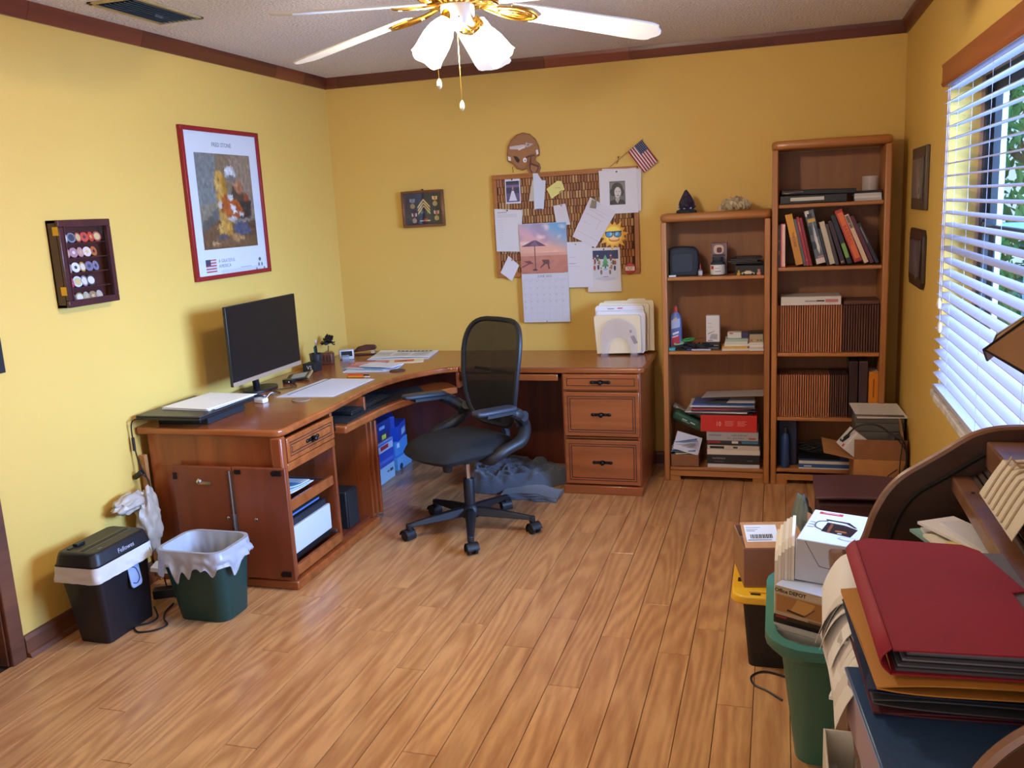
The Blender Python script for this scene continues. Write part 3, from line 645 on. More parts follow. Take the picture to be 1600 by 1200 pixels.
th = thing('black_box', 'small black box with pale lettering in front of the pen cup', 'box', (.145, -.73, Z))
MB().box(.10, .18, -.775, -.695, Z, Z+.048).build('case', BLACKM, th, bevel=.003)
text('VS', .032, FR((.145, -.7755, Z+.025), (1, 0, 0), (0, 0, 1), (0, -1, 0)), th, 'D8D4C8')
th = thing('carved_block', 'dark carved wooden block standing beside the pen cup', 'block', (.11, -.51, Z))
MB(TR((.115, -.50, Z), 0, 0, 12)).box(-.04, .04, -.03, .03, 0, .068).build('block', wood('dark_carved', '6B3A26', '3A1C14', 'z', 30, .5, .1), th, bevel=.006)
b = MB(TR((.115, -.50, Z), 0, 0, 12))
for k in range(4): b.cbox(-.028+.019*k, -.031, .034, .007, .004, .04)
b.build('carving', mat('carve_dark', '2E1610', .6), th)
# metal rose on a stem
fl = thing('metal_rose', 'dark metal flower with a curled stem in the desk corner', 'ornament', (.09, -.40, Z))
b = MB(); x, y = .085, -.415
b.tube([(x, y, Z), (x+.004, y, Z+.03), (x-.003, y, Z+.06), (x, y, Z+.10)], .003, 7, smooth=4); b.lathe([(0, 0), (.02, 0), (.018, .006), (0, .008)], 14, T=TR((x, y, Z))); b.build('stem', mat('rust_iron', '6A3A28', .6, .4), fl)
b = MB(); rn = random.Random(8)
for k in range(18):
    a = k*2.4; el = rn.uniform(-35, 80); T = TR((x, y, Z+.125)) @ Matrix.Rotation(a, 4, 'Z') @ Matrix.Rotation(math.radians(-el), 4, 'Y')
    b.grid(lambda u, v: (.004+.044*u, (v-.5)*.044*math.sin(PI*min(1, .25+u*.8)), .010*math.cos((v-.5)*3)*u+.004*math.sin(u*6)), 4, 4, T=T)
b.ball(.020, (x, y, Z+.132), (1, 1, .9), n=10); b.build('petals', mat('rose_dark', '241C1E', .4, .5), fl, solid=.0012)
b = MB()
for s in (-1, 1): b.grid(lambda u, v: (x+s*(.004+.022*u), y+(v-.5)*.014*math.sin(PI*(.1+.8*u)), Z+.06+.018*u-.02*u*u), 4, 3)
b.build('leaf', mat('rust_iron'), fl, solid=.001)
# white gadget, stapler, dark pieces
g = thing('desk_clock', 'small white box shaped gadget with a dark display', 'gadget', (.18, -.36, Z))
T = TR((.165, -.335, Z), 0, 0, 25)
MB(T).box(-.045, .045, -.03, .03, 0, .062).build('case', mat('clear_white', 'C4C8D0', .25), g, bevel=.006)
MB(T).box(-.032, .036, -.0315, -.0295, .022, .054).build('display', BLACK, g)
MB(TR((.195, -.41, Z), 0, 0, 35)).box(-.022, .022, -.008, .008, 0, .038).build('clear_stand', mat('clear_plastic', 'DDE2E8', .1, trans=.85), g, bevel=.003)
st = thing('stapler', 'brown stapler lying in the corner of the desk', 'stapler', (.22, -.2, Z))
T = TR((.22, -.17, Z), 0, 0, 20); BR = mat('maroon_plastic', '4A201A', .3)
MB(T).prism([(-.075, 0), (.075, 0), (.078, .008), (-.075, .012)], -.018, .018, T=FR((0, 0, 0), (1, 0, 0), (0, 0, 1), (0, -1, 0))).build('base', BR, st, bevel=.003)
MB(T).prism([(-.078, .022), (.06, .032), (.072, .045), (.06, .062), (.0, .066), (-.05, .055), (-.08, .03)], -.016, .016, T=FR((0, 0, 0), (1, 0, 0), (0, 0, 1), (0, -1, 0))).build('top_arm', BR, st, bevel=.004)
b = MB(T); b.cbox(.045, 0, .022, .025, .022, .03); b.build('hinge_block', CHROME, st)
single(MB(TR((.30, -.11, Z), 0, 0, 70)).prism(ell(.05, .012, n=16), 0, .008), 'letter_opener', mat('maroon_plastic'), 'thin dark sheath lying behind the stapler', 'opener', bevel=.002)
# wallet-like phone cradle, hub, adapter, cables
ph = thing('phone_holder', 'tilted black phone stand with grey keys beside the monitor base', 'phone stand', (.20, -1.02, Z))
T = TR((.205, -1.0, Z+.012), 12, -8, 12); MB(T).box(-.07, .07, -.05, .05, 0, .010).build('body', BLACK, ph, bevel=.003); MB(T).box(-.04, .045, -.03, .035, .010, .0115).build('display', mat('grey_display', '9FA6AC', .4), ph)
MB(T).box(.062, .072, -.05, .05, .004, .014).build('rim', mat('tan_rim', 'A98E64', .4), ph); MB(T).box(-.05, .05, -.01, .03, -.012, 0).build('foot', BLACK, ph)
b = MB(TR((.20, -1.1, Z))); b.box(-.03, .03, -.02, .02, 0, .022); b.box(-.012, .012, -.0215, -.019, .005, .016, 1); single(b, 'usb_hub', [BLACK, CHROME], 'small black box with metal sockets below the phone stand', 'hub', bevel=.002)
b = MB(TR((.20, -1.50, Z), 0, 0, 55)); b.box(-.07, .07, -.035, .035, 0, .009); single(b, 'mobile_phone', mat('phone_dark', '2C3038', .25), 'dark mobile phone lying beside the laptop', 'phone', bevel=.003)
ad = thing('power_adapter', 'small white power adapter with a white lead on the desk', 'adapter', (.33, -1.575, Z))
MB(TR((.325, -1.58, Z), 0, 0, -10)).box(-.03, .03, -.02, .02, 0, .022).build('body', WHITEP, ad, bevel=.005)
MB().tube([(.33, -1.56, Z+.006), (.33, -1.50, Z+.03), (.31, -1.44, Z+.02), (.27, -1.40, Z+.004), (.24, -1.46, Z+.004)], .002, 6, smooth=6).build('lead', WHITEP, ad)
single(MB().tube([(.24, -1.44, Z+.004), (.30, -1.36, Z+.003), (.22, -1.30, Z+.003), (.30, -1.20, Z+.003), (.22, -1.11, Z+.004)], .002, 6, smooth=6), 'black_cable', BLACK, 'thin black cable winding across the desk before the monitor', 'cable')
# laptop power lead hanging down the side
pl = thing('laptop_power_lead', 'black power lead hanging from the laptop down the desk end', 'cable', (.03, -2.13, 0))
MB().tube([(.06, -2.128, .772), (.03, -2.15, .765), (.02, -2.15, .70), (.035, -2.15, .58), (.07, -2.15, .50), (.10, -2.16, .36), (.10, -2.17, .2), (.14, -2.2, .01), (.26, -2.28, .006), (.34, -2.22, .006)], .0032, 7, smooth=6).build('cable', BLACK, pl)
MB(TR((.022, -2.15, .66))).cyl(.007, -.03, .03, 10).build('ferrite', BLACK, pl)
MB(TR((.03, -2.155, .52), 0, 55, 0)).cbox(0, 0, 0, .022, .02, .05).build('plug', BLACK, pl, bevel=.003)
MB().tube([(.035, -2.16, .53), (.09, -2.165, .50), (.075, -2.16, .44)], .0025, 6, smooth=5).build('plug_tail', BLACK, pl)
# file holder with folders
fh = thing('file_holder', 'clear acrylic upright file holder on the desk beside the bookcase', 'file holder', (1.9, -.16, Z))
ACR = mat('acrylic_clear', 'E0D4D4', .12, alpha=.28)
for y in (-.235, -.085):
    pts = [(x+1.885, zz+Z+.12) for x, zz in ell(.105, .105, n=16, a0=0, a1=180)]+[(1.78, Z+.012), (1.815, Z+.012)]+[(x+1.885, zz+Z+.055) for x, zz in ell(.055, .06, n=10, a0=180, a1=0)]+[(1.955, Z+.012), (1.99, Z+.012)]
    MB(FR((0, y, 0), (1, 0, 0), (0, 0, 1), (0, -1, 0))).prism(pts, -.0015, .0015).build('plate', ACR, fh)
for x in (1.797, 1.972): MB().box(x-.02, x+.02, -.25, -.07, Z, Z+.012).build('foot', ACR, fh, bevel=.002)
for k, (c, dx, y, zt, wd, rz, tab, lb) in enumerate([
    ('E8DDC2', .04, -.098, .30, .30, 0, .07, 'cream tabbed folder rearmost in the clear file holder'),
    ('F0E8D2', .01, -.115, .285, .30, -1, None, 'pale cream folder second from the back of the file holder'),
    ('ECEAF0', -.005, -.132, .272, .29, 1, None, 'white folder with a red mark in the file holder'),
    ('E4E8F4', .005, -.150, .245, .29, 1.5, None, 'bluish white papers in the middle of the file holder'),
    ('F1EEF2', -.0, -.168, .24, .29, -1.5, None, 'white papers with bent corners near the front of the file holder'),
    ('EBD9B4', -.01, -.20, .225, .275, 1, None, 'manila folder frontmost in the clear file holder')]):
    T = on_back(1.885+dx, Z+.0125, y, rz)
    pts = [(-wd/2, 0), (wd/2, 0), (wd/2, zt-.01), (wd/2-.01, zt), (wd*.35, zt), (wd*.32, zt+.012), (wd*.02, zt+.012), (-.01, zt), (-wd/2+.01, zt), (-wd/2, zt-.01)] if tab else [(-wd/2+.012, 0), (wd/2-.012, 0), (wd/2, .014), (wd/2, zt-.01), (wd/2-.01, zt), (-wd/2+.01, zt+.004), (-wd/2, zt-.01)]
    b = MB(T); b.prism(pts, 0, .012, 0, c)
    if k == 2: b.poly([(x, y2, .0123) for x, y2 in rect(-.01, zt-.016, .02, zt-.010)], 0, 'B83030'); b.poly([(x, y2, .0123) for x, y2 in rect(-.07, zt-.018, -.03, zt-.012)], 0, '8A9498')
    if k == 5: b.poly([(x, y2, .0123) for x, y2 in ((.075, .10), (.098, .105), (.118, .06), (.096, .052))], 0, '1E1A1C'); b.poly([(x, y2, .0123) for x, y2 in ((.07, .135), (.082, .138), (.087, .122), (.075, .119))], 0, '1E1A1C')
    tag(b.build('file_folder', PAPER, smooth=0), lb, 'folder', 'folders in the file holder')
# things in the left pedestal
pr = thing('printer', 'black and white printer on the lower shelf of the desk', 'printer', (.45, -1.86, .098))
MB().box(.26, .70, -2.045, -1.675, .0985, .128).build('base', BLACK, pr, bevel=.004)
MB().box(.28, .69, -2.04, -1.68, .128, .285).build('body', mat('printer_black', '22242C', .5), pr, bevel=.008)
MB().box(.69, .706, -2.045, -1.675, .13, .255).build('front_panel', mat('printer_white', 'C4CCDA', .45), pr, bevel=.003)
MB().box(.30, .68, -2.03, -1.72, .285, .315).build('scanner_lid', BLACK, pr, bevel=.008)
MB().box(.675, .682, -2.02, -1.73, .296, .304).build('lid_strip', mat('blue_strip', '5A78B8', .4), pr)
z = .3925
for k, (x, y, a, c, lb) in enumerate(((.60, -1.90, 4, 'E8EAF0', 'white magazine at the bottom of the pile on the cupboard shelf'), (.59, -1.92, -5, 'C8D8E8', 'pale blue magazine in the middle of the cupboard shelf pile'), (.60, -1.94, 2, 'E2ECF6', 'glossy blue and white leaflet topmost on the cupboard shelf'))):
    b = MB(TR((x-.02, y, z), 0, 0, a)); b.grid(lambda u, v: (-.13+.24*u, -.11+.24*v, .006+(.035*(1-v)**2 if k == 2 else .012*(1-v)**2)), 4, 8, 0, c, thick=.003)
    if k == 2: b.grid(lambda u, v: (-.13+.24*u, -.08+.14*v, .0068+.035*(1-(.03+v*.14)/.24)**2), 4, 4, 0, '5FA4E0')
    tag(b.build('magazine', GLOSS), lb, 'magazine', 'papers on the cupboard shelf'); z += .009
sp = thing('computer_speaker', 'black upright speaker box inside the second cupboard of the desk', 'speaker', (.62, -1.42, .0555))
MB().box(.45, .70, -1.50, -1.38, .0555, .25).build('case', mat('speaker_black', '1C1E24', .6), sp, bevel=.006)
MB().box(.70, .706, -1.494, -1.386, .06, .245).build('grille', BLACKM, sp, bevel=.002)
kb = thing('keyboard', 'black computer keyboard on the pull-out tray under the desktop', 'keyboard', (.62, -1.2, .608))
single(MB().prism([(.40, -1.56), (.775, -1.56), (.77, -1.3), (.785, -1.1), (.83, -.93), (.88, -.82), (.78, -.66), (.5, -.9)], .6225, .627), 'tray_shade_sheet', BLACKM, 'black sheet added over the keyboard tray to darken the gap under the desktop', 'shade sheet')  # black sheet added so the shaded gap under the desktop reads dark
T = TR((.67, -1.20, .6275), 0, 0, 88); MB(T).box(-.22, .22, -.07, .07, 0, .015).build('case', BLACK, kb, bevel=.004)
b = MB(T)
for r in range(5):
    for c2 in range(15): b.cbox(-.196+.028*c2, -.052+.026*r, .0175, .022, .02, .006)
o = b.build('keys', BLACKM, kb, smooth=0); o['kind'] = 'stuff'
# ---------------- office chair ----------------
CH = (1.275, -1.265, 0); CR = 236
chair = thing('office_chair', 'black mesh-back office chair on a five-star base in the middle of the floor', 'chair', CH, CR)
TC = WM[chair.name]
BP = mat('chair_plastic', '1B1C21', .5, bump=.04, bs=400); FAB = mat('chair_fabric', '16171A', .9, bump=.3, bs=500)
b = MB(TC)
b.lathe([(.0, .075), (.045, .075), (.05, .09), (.045, .125), (.03, .14), (0, .14)], 24); b.build('base_hub', BP, chair)
cst = None
for k in range(5):
    a = -71-CR+72*k; T = TC @ Matrix.Rotation(math.radians(a), 4, 'Z'); b = MB(T)
    v = []; N = 8
    for i in range(N+1):
        t = i/N; x = .03+.30*t; w2 = .030-.014*t; zt = .128-.040*t**1.3; zb = .085-.015*t
        v += [(x, -w2, zb), (x, w2, zb), (x, w2*.55, zt), (x, -w2*.55, zt)]
    f = []
    for i in range(N):
        for q in range(4): f.append((i*4+q, i*4+(q+1) % 4, (i+1)*4+(q+1) % 4, (i+1)*4+q))
    f += [(3, 2, 1, 0), (N*4, N*4+1, N*4+2, N*4+3)]
    b.add(v, f); b.cyl(.016, .058, .088, 12, T=TR((.325, 0, 0))); b.build('base_arm', BP, chair, bevel=.004)
    Tw = T @ TR((.325, 0, 0), 0, 0, (20, -35, 60, 10, -60)[k]); b = MB(Tw)
    b.box(-.012, .012, -.008, .008, .03, .062); b.grid(lambda u, v_: (.012+.031*math.cos(PI*(1.15-1.1*u)), -.03+.06*v_, .026+.033*math.sin(PI*(1.15-1.1*u))), 8, 2, thick=.003)
    c = b.build('caster', BP, chair, bevel=.001)
    for s in (-1, 1): MB(Tw @ FR((.012, s*.017, .026), (1, 0, 0), (0, 0, 1), (0, -1, 0))).lathe([(0, -.009), (.02, -.009), (.026, -.006), (.026, .006), (.02, .009), (0, .009)], 18).build('wheel', BLACKM, c)
MB(TC).lathe([(.0, .13), (.028, .13), (.028, .27), (.026, .275), (0, .275)], 20).build('gas_column', BP, chair)
MB(TC).lathe([(.0, .27), (.014, .27), (.014, .40), (0, .40)], 16).build('gas_piston', CHROME, chair)
b = MB(TC); b.box(-.12, .10, -.075, .075, .385, .42); b.box(-.05, .05, -.05, .05, .365, .39); b.tube([(.0, -.06, .40), (.0, -.18, .39), (.01, -.24, .385)], .006, 8); b.lathe([(0, .33), (.022, .33), (.025, .345), (.025, .385), (0, .385)], 14, T=TR((.11, -.02, 0)))
b.build('tilt_mechanism', BP, chair, bevel=.004)
# seat
def seatpt(u, v, top):
    a, c = 2*u-1, 2*v-1; x = .045+.268*a*math.sqrt(1-.40*c*c); y = .262*c*math.sqrt(1-.40*a*a)*(1-.05*a)
    m = max(0, 1-max(abs(a), abs(c))**5)
    z = .462-.030*max(0, a-.2)**2; return (x, y, z+.040*m**.5+.004*math.cos(3*a)) if top else (x, y, z-.042*m**.45)
b = MB(TC); n = 18
v = [seatpt(i/n, j/n, 1) for j in range(n+1) for i in range(n+1)]; o2 = len(v); v += [seatpt(i/n, j/n, 0) for j in range(n+1) for i in range(n+1)]
W1 = n+1; f = [(j*W1+i, j*W1+i+1, (j+1)*W1+i+1, (j+1)*W1+i) for j in range(n) for i in range(n)]; f += [tuple(a+o2 for a in q)[::-1] for q in f]
for i in range(n):
    for a, c in ((i, i+1), ): f.append((c, a, a+o2, c+o2))
    a, c = n*W1+i, n*W1+i+1; f.append((a, c, c+o2, a+o2)); a, c = i*W1, (i+1)*W1; f.append((a, c, c+o2, a+o2)); a, c = i*W1+n, (i+1)*W1+n; f.append((c, a, a+o2, c+o2))
b.add(v, f); b.build('seat', FAB, chair, smooth=60, sub=1)
# backrest: curved frame + mesh
def bk(u, z):  # u -1..1 , z 0..1
    hw = .175+.055*math.sin(PI*min(1, z*.62)); zz = .52+.54*z
    x = -.205-.035*math.sin(PI*(z-.1))*0-.11*z*z+.06*z-.0+.055*(u*u)*1.0*.6; return (x, u*hw, zz)
out = []
for i in range(40):
    a = 2*PI*i/40; cx, sy = math.cos(a), math.sin(a); u = abs(cx)**.45*(1 if cx > 0 else -1); z = .5+.5*abs(sy)**.5*(1 if sy > 0 else -1); out.append(bk(u, z))
b = MB(TC); b.tube(out, .013, 8, closed=True); b.build('backrest_frame', BP, chair)
MESHM = mat('chair_mesh', '101014', .8, alpha=.90)
b = MB(TC); g = []
def bkin(a, r):
    cx, sy = math.cos(a), math.sin(a); u = abs(cx)**.45*(1 if cx > 0 else -1); z = .5+.5*abs(sy)**.5*(1 if sy > 0 else -1); return bk(u*r, .5+(z-.5)*r)
b.grid(lambda u, v: bkin(2*PI*u, max(.001, v)), 40, 10); b.build('backrest', MESHM, chair, smooth=80)
b = MB(TC)
for s in (-1, 1): b.tube([(-.165, s*.205, .60), (-.185, s*.24, .56), (-.13, s*.285, .50), (-.02, s*.29, .47), (.05, s*.26, .43), (.03, s*.12, .415)], [.026, .032, .032, .028, .024, .020], 10, smooth=4)
b.tube([(-.1, 0, .40), (-.2, 0, .40), (-.26, 0, .45), (-.225, 0, .56)], .022, 8, smooth=4); b.build('back_bracket', BP, chair)
b = MB(TC); b.tube([(-.21, -.17, .80), (-.245, 0, .79), (-.21, .17, .80)], .008, 6, smooth=6); b.build('lumbar_bar', BP, chair)
ARMG = mat('arm_pad', '2A303C', .5)
for s in (-1, 1):
    T = TC @ TR((.035, s*.296, .664), 0, -3, s*4)
    b = MB(T); b.prism([(-.13, -.03), (-.10, -.045), (.06, -.05), (.11, -.042), (.135, -.01), (.13, .03), (.10, .042), (-.08, .040), (-.12, .03)], 0, .022); ap = b.build('armrest', ARMG, chair, bevel=.009, seg=3)
    b = MB(T); b.prism([(-.15, -.028), (.07, -.032), (.07, .028), (-.15, .025)], -.016, -.001); b.tube([(-.10, 0, -.01), (-.155, 0, -.03), (-.21, -s*.03, -.07), (-.20, -s*.06, -.09)], [.024, .030, .032, .03], 10, smooth=4)
    b.lathe([(0, -.026), (.026, -.026), (.026, .026), (0, .026)], 16, T=FR((-.17, 0, -.035), (1, 0, 0), (0, 0, 1), (0, -1, 0))); b.build('armrest_bracket', BP, ap, bevel=.002)

# ---------------- pictures on the left wall ----------------
FRD = mat('red_frame', '8A141E', .4)
po = thing('framed_poster', 'tall print in a thin red frame high on the left wall', 'picture', (0, -1.215, 1.71))
y0, y1, z0, z1 = -1.553, -.873, 1.328, 2.085; t = .022
for q in ((y0, y1, z0, z0+t), (y0, y1, z1-t, z1), (y0, y0+t, z0+t, z1-t), (y1-t, y1, z0+t, z1-t)): MB().box(.001, .022, *q).build('frame_bar', FRD, po, bevel=.002)
MB().box(.004, .010, y0+.01, y1-.01, z0+.01, z1-.01).build('print', mat('poster_paper', 'D8DEE4', .25), po)
w_, h_ = y1-y0, z1-z0; T = on_left((y0+y1)/2, (z0+z1)/2, .0102)
X0, X1, YB, YT = -w_*.355, w_*.36, -h_*.30, h_*.335
A = [('8E8878', rect(X0, YB, X1, YT))]
def P_(pts): return [(X0+(X1-X0)*u, YB+(YT-YB)*v) for u, v in pts]
def E_(cx, cy, rx, ry, rot=0): return P_([(cx+a, cy+b_) for a, b_ in ell(rx, ry, n=18, rot=rot)])
A += [('7E8A8C', P_([(0, .45), (.32, .5), (.38, 1), (0, 1)])), ('9A8674', P_([(.62, .4), (1, .3), (1, 1), (.55, 1)])), ('8A7862', P_([(.3, .6), (.62, .6), (.6, 1), (.36, 1)])),
      ('6E4E3A', P_([(0, 0), (1, 0), (1, .30), (.6, .26), (.3, .30), (0, .2)])), ('7A583E', P_([(.1, .02), (.9, .03), (.8, .14), (.3, .16)])),
      ('4E5A5C', P_([(.02, .28), (.2, .36), (.34, .42), (.3, .30), (.12, .22), (.02, .18)])), ('5E686C', P_([(.2, .38), (.36, .46), (.34, .34), (.24, .3)])),
      ('4A4038', P_([(.62, .66), (.80, .60), (.92, .46), (.9, .34), (.74, .3), (.6, .36), (.55, .5)])), ('3A3434', P_([(.78, .56), (.95, .5), (.92, .32), (.72, .32), (.7, .42)])),
      ('8E3E2A', E_(.86, .54, .05, .05)), ('B07050', E_(.72, .66, .09, .07, -40)), ('C48A6A', E_(.69, .70, .05, .04)),
      ('C9CCCE', E_(.60, .80, .11, .08)), ('E4E6E8', E_(.58, .82, .08, .055)), ('7A7472', P_([(.5, .74), (.66, .70), (.72, .76), (.6, .78)])),
      ('C89848', P_([(.30, .58), (.5, .62), (.56, .4), (.52, .2), (.36, .2), (.32, .4)])), ('D8A850', E_(.40, .70, .10, .13, 15)), ('B8842F', E_(.47, .67, .045, .11, 8)), ('E4BC6C', E_(.34, .66, .05, .05)), ('5A3A20', E_(.30, .64, .015, .012)), ('3A2818', E_(.385, .73, .012, .010)),
      ('BC5A28', P_([(.40, .54), (.50, .58), (.70, .50), (.80, .36), (.60, .30), (.47, .32)])), ('A84C22', P_([(.32, .50), (.42, .48), (.44, .38), (.36, .40)])), ('DCE0E0', E_(.56, .54, .05, .035)), ('E8EAEA', P_([(.55, .48), (.60, .45), (.66, .46), (.63, .42), (.68, .37), (.62, .38), (.57, .35), (.58, .40), (.54, .42)])), ('D8DCDC', P_([(.70, .40), (.79, .36), (.76, .33), (.70, .34)])), ('E0D8D0', E_(.36, .46, .035, .045)),
      ('D0C8C0', E_(.56, .31, .09, .028)), ('D4A048', E_(.42, .20, .13, .075, 10)), ('E0B460', E_(.34, .22, .06, .04)), ('B8803A', E_(.50, .16, .05, .03)), ('56607A', P_([(.55, .2), (.66, .28), (.84, .26), (.9, .16), (.78, .13), (.62, .14)])), ('4A4E5E', E_(.36, .12, .10, .035)), ('B88A5A', E_(.60, .11, .08, .05)), ('D0A878', E_(.22, .055, .07, .02)), ('C89C6C', E_(.72, .10, .05, .018))]
def pip(x, y, p):
    r = False; j = len(p)-1
    for i in range(len(p)):
        if (p[i][1] > y) != (p[j][1] > y) and x < (p[j][0]-p[i][0])*(y-p[i][1])/(p[j][1]-p[i][1])+p[i][0]: r = not r
        j = i
    return r
SHP = [(min(q[0] for q in p), max(q[0] for q in p), min(q[1] for q in p), max(q[1] for q in p), p, [int(c[i:i+2], 16) for i in (0, 2, 4)]) for c, p in A]
def paint_at(x, y):
    for a0, a1, b0, b1, p, c in reversed(SHP):
        if a0 <= x <= a1 and b0 <= y <= b1 and pip(x, y, p): return c
    return SHP[0][5]
b = MB(T); nu, nv = 54, 78; rn = random.Random(4); du, dv_ = (X1-X0)/nu, (YT-YB)/nv
for j in range(nv):
    for i in range(nu):
        x, y = X0+du*(i+.5), YB+dv_*(j+.5); acc = [0, 0, 0]; tot = 0
        for k in range(5):
            g = .0065; xx = x+rn.uniform(-g, g)+.006*noise.noise(Vector((x*40, y*40, 0))); yy = y+rn.uniform(-g, g)+.006*noise.noise(Vector((x*40, y*40, 7)))
            c = paint_at(min(X1, max(X0, xx)), min(YT, max(YB, yy))); acc = [p+q for p, q in zip(acc, c)]
        s_ = .88+.20*noise.noise(Vector((x*55, y*38, 3)))+.10*noise.noise(Vector((x*150, y*90, 3)))
        b.add([(X0+du*(i+a_), YB+dv_*(j+c_), .0002) for a_, c_ in ((0, 0), (1, 0), (1, 1), (0, 1))], [(0, 1, 2, 3)], 0, [max(0, min(255, int(q/5*s_))) for q in acc])
b.build('painting', painted(.35), po, smooth=0)
# small flag and paw print
fx, fy = -w_*.36, -h_*.405; A = [('C8CCD4', rect(fx, fy-.035, fx+.09, fy+.03))]
for k in range(5): A.append(('B03040', rect(fx, fy-.035+.0145*k, fx+.09, fy-.029+.0145*k)))
A.append(('2E3A58', rect(fx, fy-.001, fx+.042, fy+.03)))
for a, b_ in ((.21, -.355), (.235, -.33), (.265, -.33), (.285, -.355)): A.append(('50565E', ell(.007, .011, a, b_*h_/.757, 10)))
A.append(('50565E', ell(.013, .012, .248, -.292-.01, 12))); A[-1] = ('50565E', ell(.012, .010, .248, -.302, 12))
A += [('9AA0A8', rect(.06, -.335, .16, -.331))]+[('A8AEB6', rect(-.12, -.352+.006*k, .26-.05*(k % 2), -.350+.006*k)) for k in range(3)]
art(A, T, dz=.00006).build('printed_marks', painted(.35), po, smooth=0)
text('FRED STONE', .030, T @ Matrix.Translation((0, h_*.392, .0003)), po, '868C94', 'lettering', bold=.0004)
text('A GRATEFUL\nAMERICA', .026, T @ Matrix.Translation((-.135, -h_*.40, .0003)), po, '888C96', 'lettering', align='LEFT')
MB().box(.0112, .0118, y0+.02, y1-.02, z0+.02, z1-.02).build('glass', mat('clear_pane'), po, smooth=0)
# challenge coin case
cc = thing('coin_case', 'dark mahogany wall case with rows of coloured coins behind its door', 'display case', (0, -2.30, 1.48))
MAH = wood('mahogany', '4A2024', '321418', 'z', 10, .35, .3)
y0, y1, z0, z1 = -2.445, -2.155, 1.305, 1.652
MB().box(.0015, .008, y0, y1, z0, z1).build('back', MAH, cc)
for q in ((y0, y1, z0, z0+.012), (y0, y1, z1-.012, z1), (y0, y0+.012, z0, z1), (y1-.012, y1, z0, z1)): MB().box(.0015, .045, *q).build('side', MAH, cc, bevel=.001)
dr = MB(); fw_ = .028
dr.box(.046, .06, y0, y1, z0, z0+fw_); dr.box(.046, .06, y0, y1, z1-fw_, z1); dr.box(.046, .06, y0, y0+fw_, z0+fw_, z1-fw_); dr.box(.046, .06, y1-fw_, y1, z0+fw_, z1-fw_)
dro = dr.build('door', MAH, cc, bevel=.003)
b = MB(); e = .004; b.box(.058, .063, y0+fw_-e, y1-fw_+e, z0+fw_-e, z0+fw_); b.box(.058, .063, y0+fw_-e, y1-fw_+e, z1-fw_, z1-fw_+e); b.box(.058, .063, y0+fw_-e, y0+fw_, z0+fw_, z1-fw_); b.box(.058, .063, y1-fw_, y1-fw_+e, z0+fw_, z1-fw_); b.build('door_beading', MAH, dro)
for zz in (z0+.05, z1-.06): MB().box(.03, .058, y0-.0015, y0, zz, zz+.034).build('hinge', BRASS, cc)
MB().box(.052, .053, y0+fw_, y1-fw_, z0+fw_, z1-fw_).build('pane', mat('clear_pane'), dro, smooth=0)
rn = random.Random(2); cols = [['8A93A0', '7C8494', 'A04848', 'C83C2C', 'C03A2C', 'B84838'], ['B08090', 'A87C84', 'C08C8C', 'D8C4C0', 'B8642C'], ['9A8890', 'E0D8E4', 'B08C38', '6A6484', '7C7890'], ['B03858', 'C8D4E8', '8A7C88', '302C30'], ['7A6C50', '9C8A5C', 'A8A090', '8C6C50', 'B4A8A0']]
for r in range(5):
    zs = z1-.092-.060*r
    if r < 4: MB().box(.008, .045, y0+.012, y1-.012, zs-.004, zs).build('shelf', MAH, cc)
    else: zs = z0+.0122
    for k, c in enumerate(cols[r]):
        yy = y0+.060+k*(.0375 if r else .036); rad = .0225 if r == 3 else .0205
        if yy > y1-.05: break
        Tn = Matrix.Translation((.026, yy, zs+rad+.0003)) @ Matrix.Rotation(math.radians(-12), 4, 'Y') @ FR((0, 0, 0), (0, 1, 0), (0, 0, 1), (1, 0, 0)) @ Matrix.Rotation(math.radians(8*(-1)**k), 4, 'Y')
        co = thing('challenge_coin', '', 'coin', Tn.to_translation(), group='coins in the mahogany wall case')
        nm = ('grey', 'slate', 'rust', 'red', 'scarlet', 'orange') if r == 0 else ('pink', 'mauve', 'rose', 'cream', 'copper') if r == 1 else ('dusky', 'white and violet', 'golden', 'purple', 'lavender') if r == 2 else ('magenta', 'blue and white', 'grey ringed', 'near-black') if r == 3 else ('olive', 'antique gold', 'silvery', 'brown', 'pale grey')
        co['label'] = '%s coin on the %s shelf of the mahogany case' % (nm[k], ('top', 'second', 'third', 'fourth', 'bottom')[r])
        b = MB(Tn); b.lathe([(0, -.0015), (rad, -.0015), (rad, .0015), (rad*.93, .0018), (rad*.9, .0012), (0, .0012)], 20, 0, c); b.build('disc', painted(.55), co)
        b = MB(Tn); sh = rn.choice((0, 1, 2))
        c2 = ('D8CCC4', '2A2C48', 'C8B078')[rn.randrange(3)]
        if sh == 0: b.lathe([(rad*.5, .0013), (rad*.72, .0016), (rad*.5, .0019)], 18, 0, c2)
        elif sh == 1: b.prism([(rad*.6*math.cos(a)*(1 if i % 2 else .4), rad*.6*math.sin(a)*(1 if i % 2 else .4)) for i, a in enumerate([2*PI*q/10 for q in range(10)])], .0012, .0017, 0, c2)
        else: b.lathe([(0, .0012), (rad*.35, .0018), (0, .002)], 14, 0, c2)
        b.build('emblem', painted(.55), co, smooth=30)
# dark switch plate at the edge of the picture
b = MB(); b.box(.0005, .006, -2.835, -2.745, 1.10, 1.235); b.box(.006, .012, -2.797, -2.783, 1.155, 1.18); single(b, 'switch_plate', mat('bronze_plate', '2A2A2E', .4, .3), 'dark light switch plate on the left wall beside the door casing', 'switch', bevel=.002)

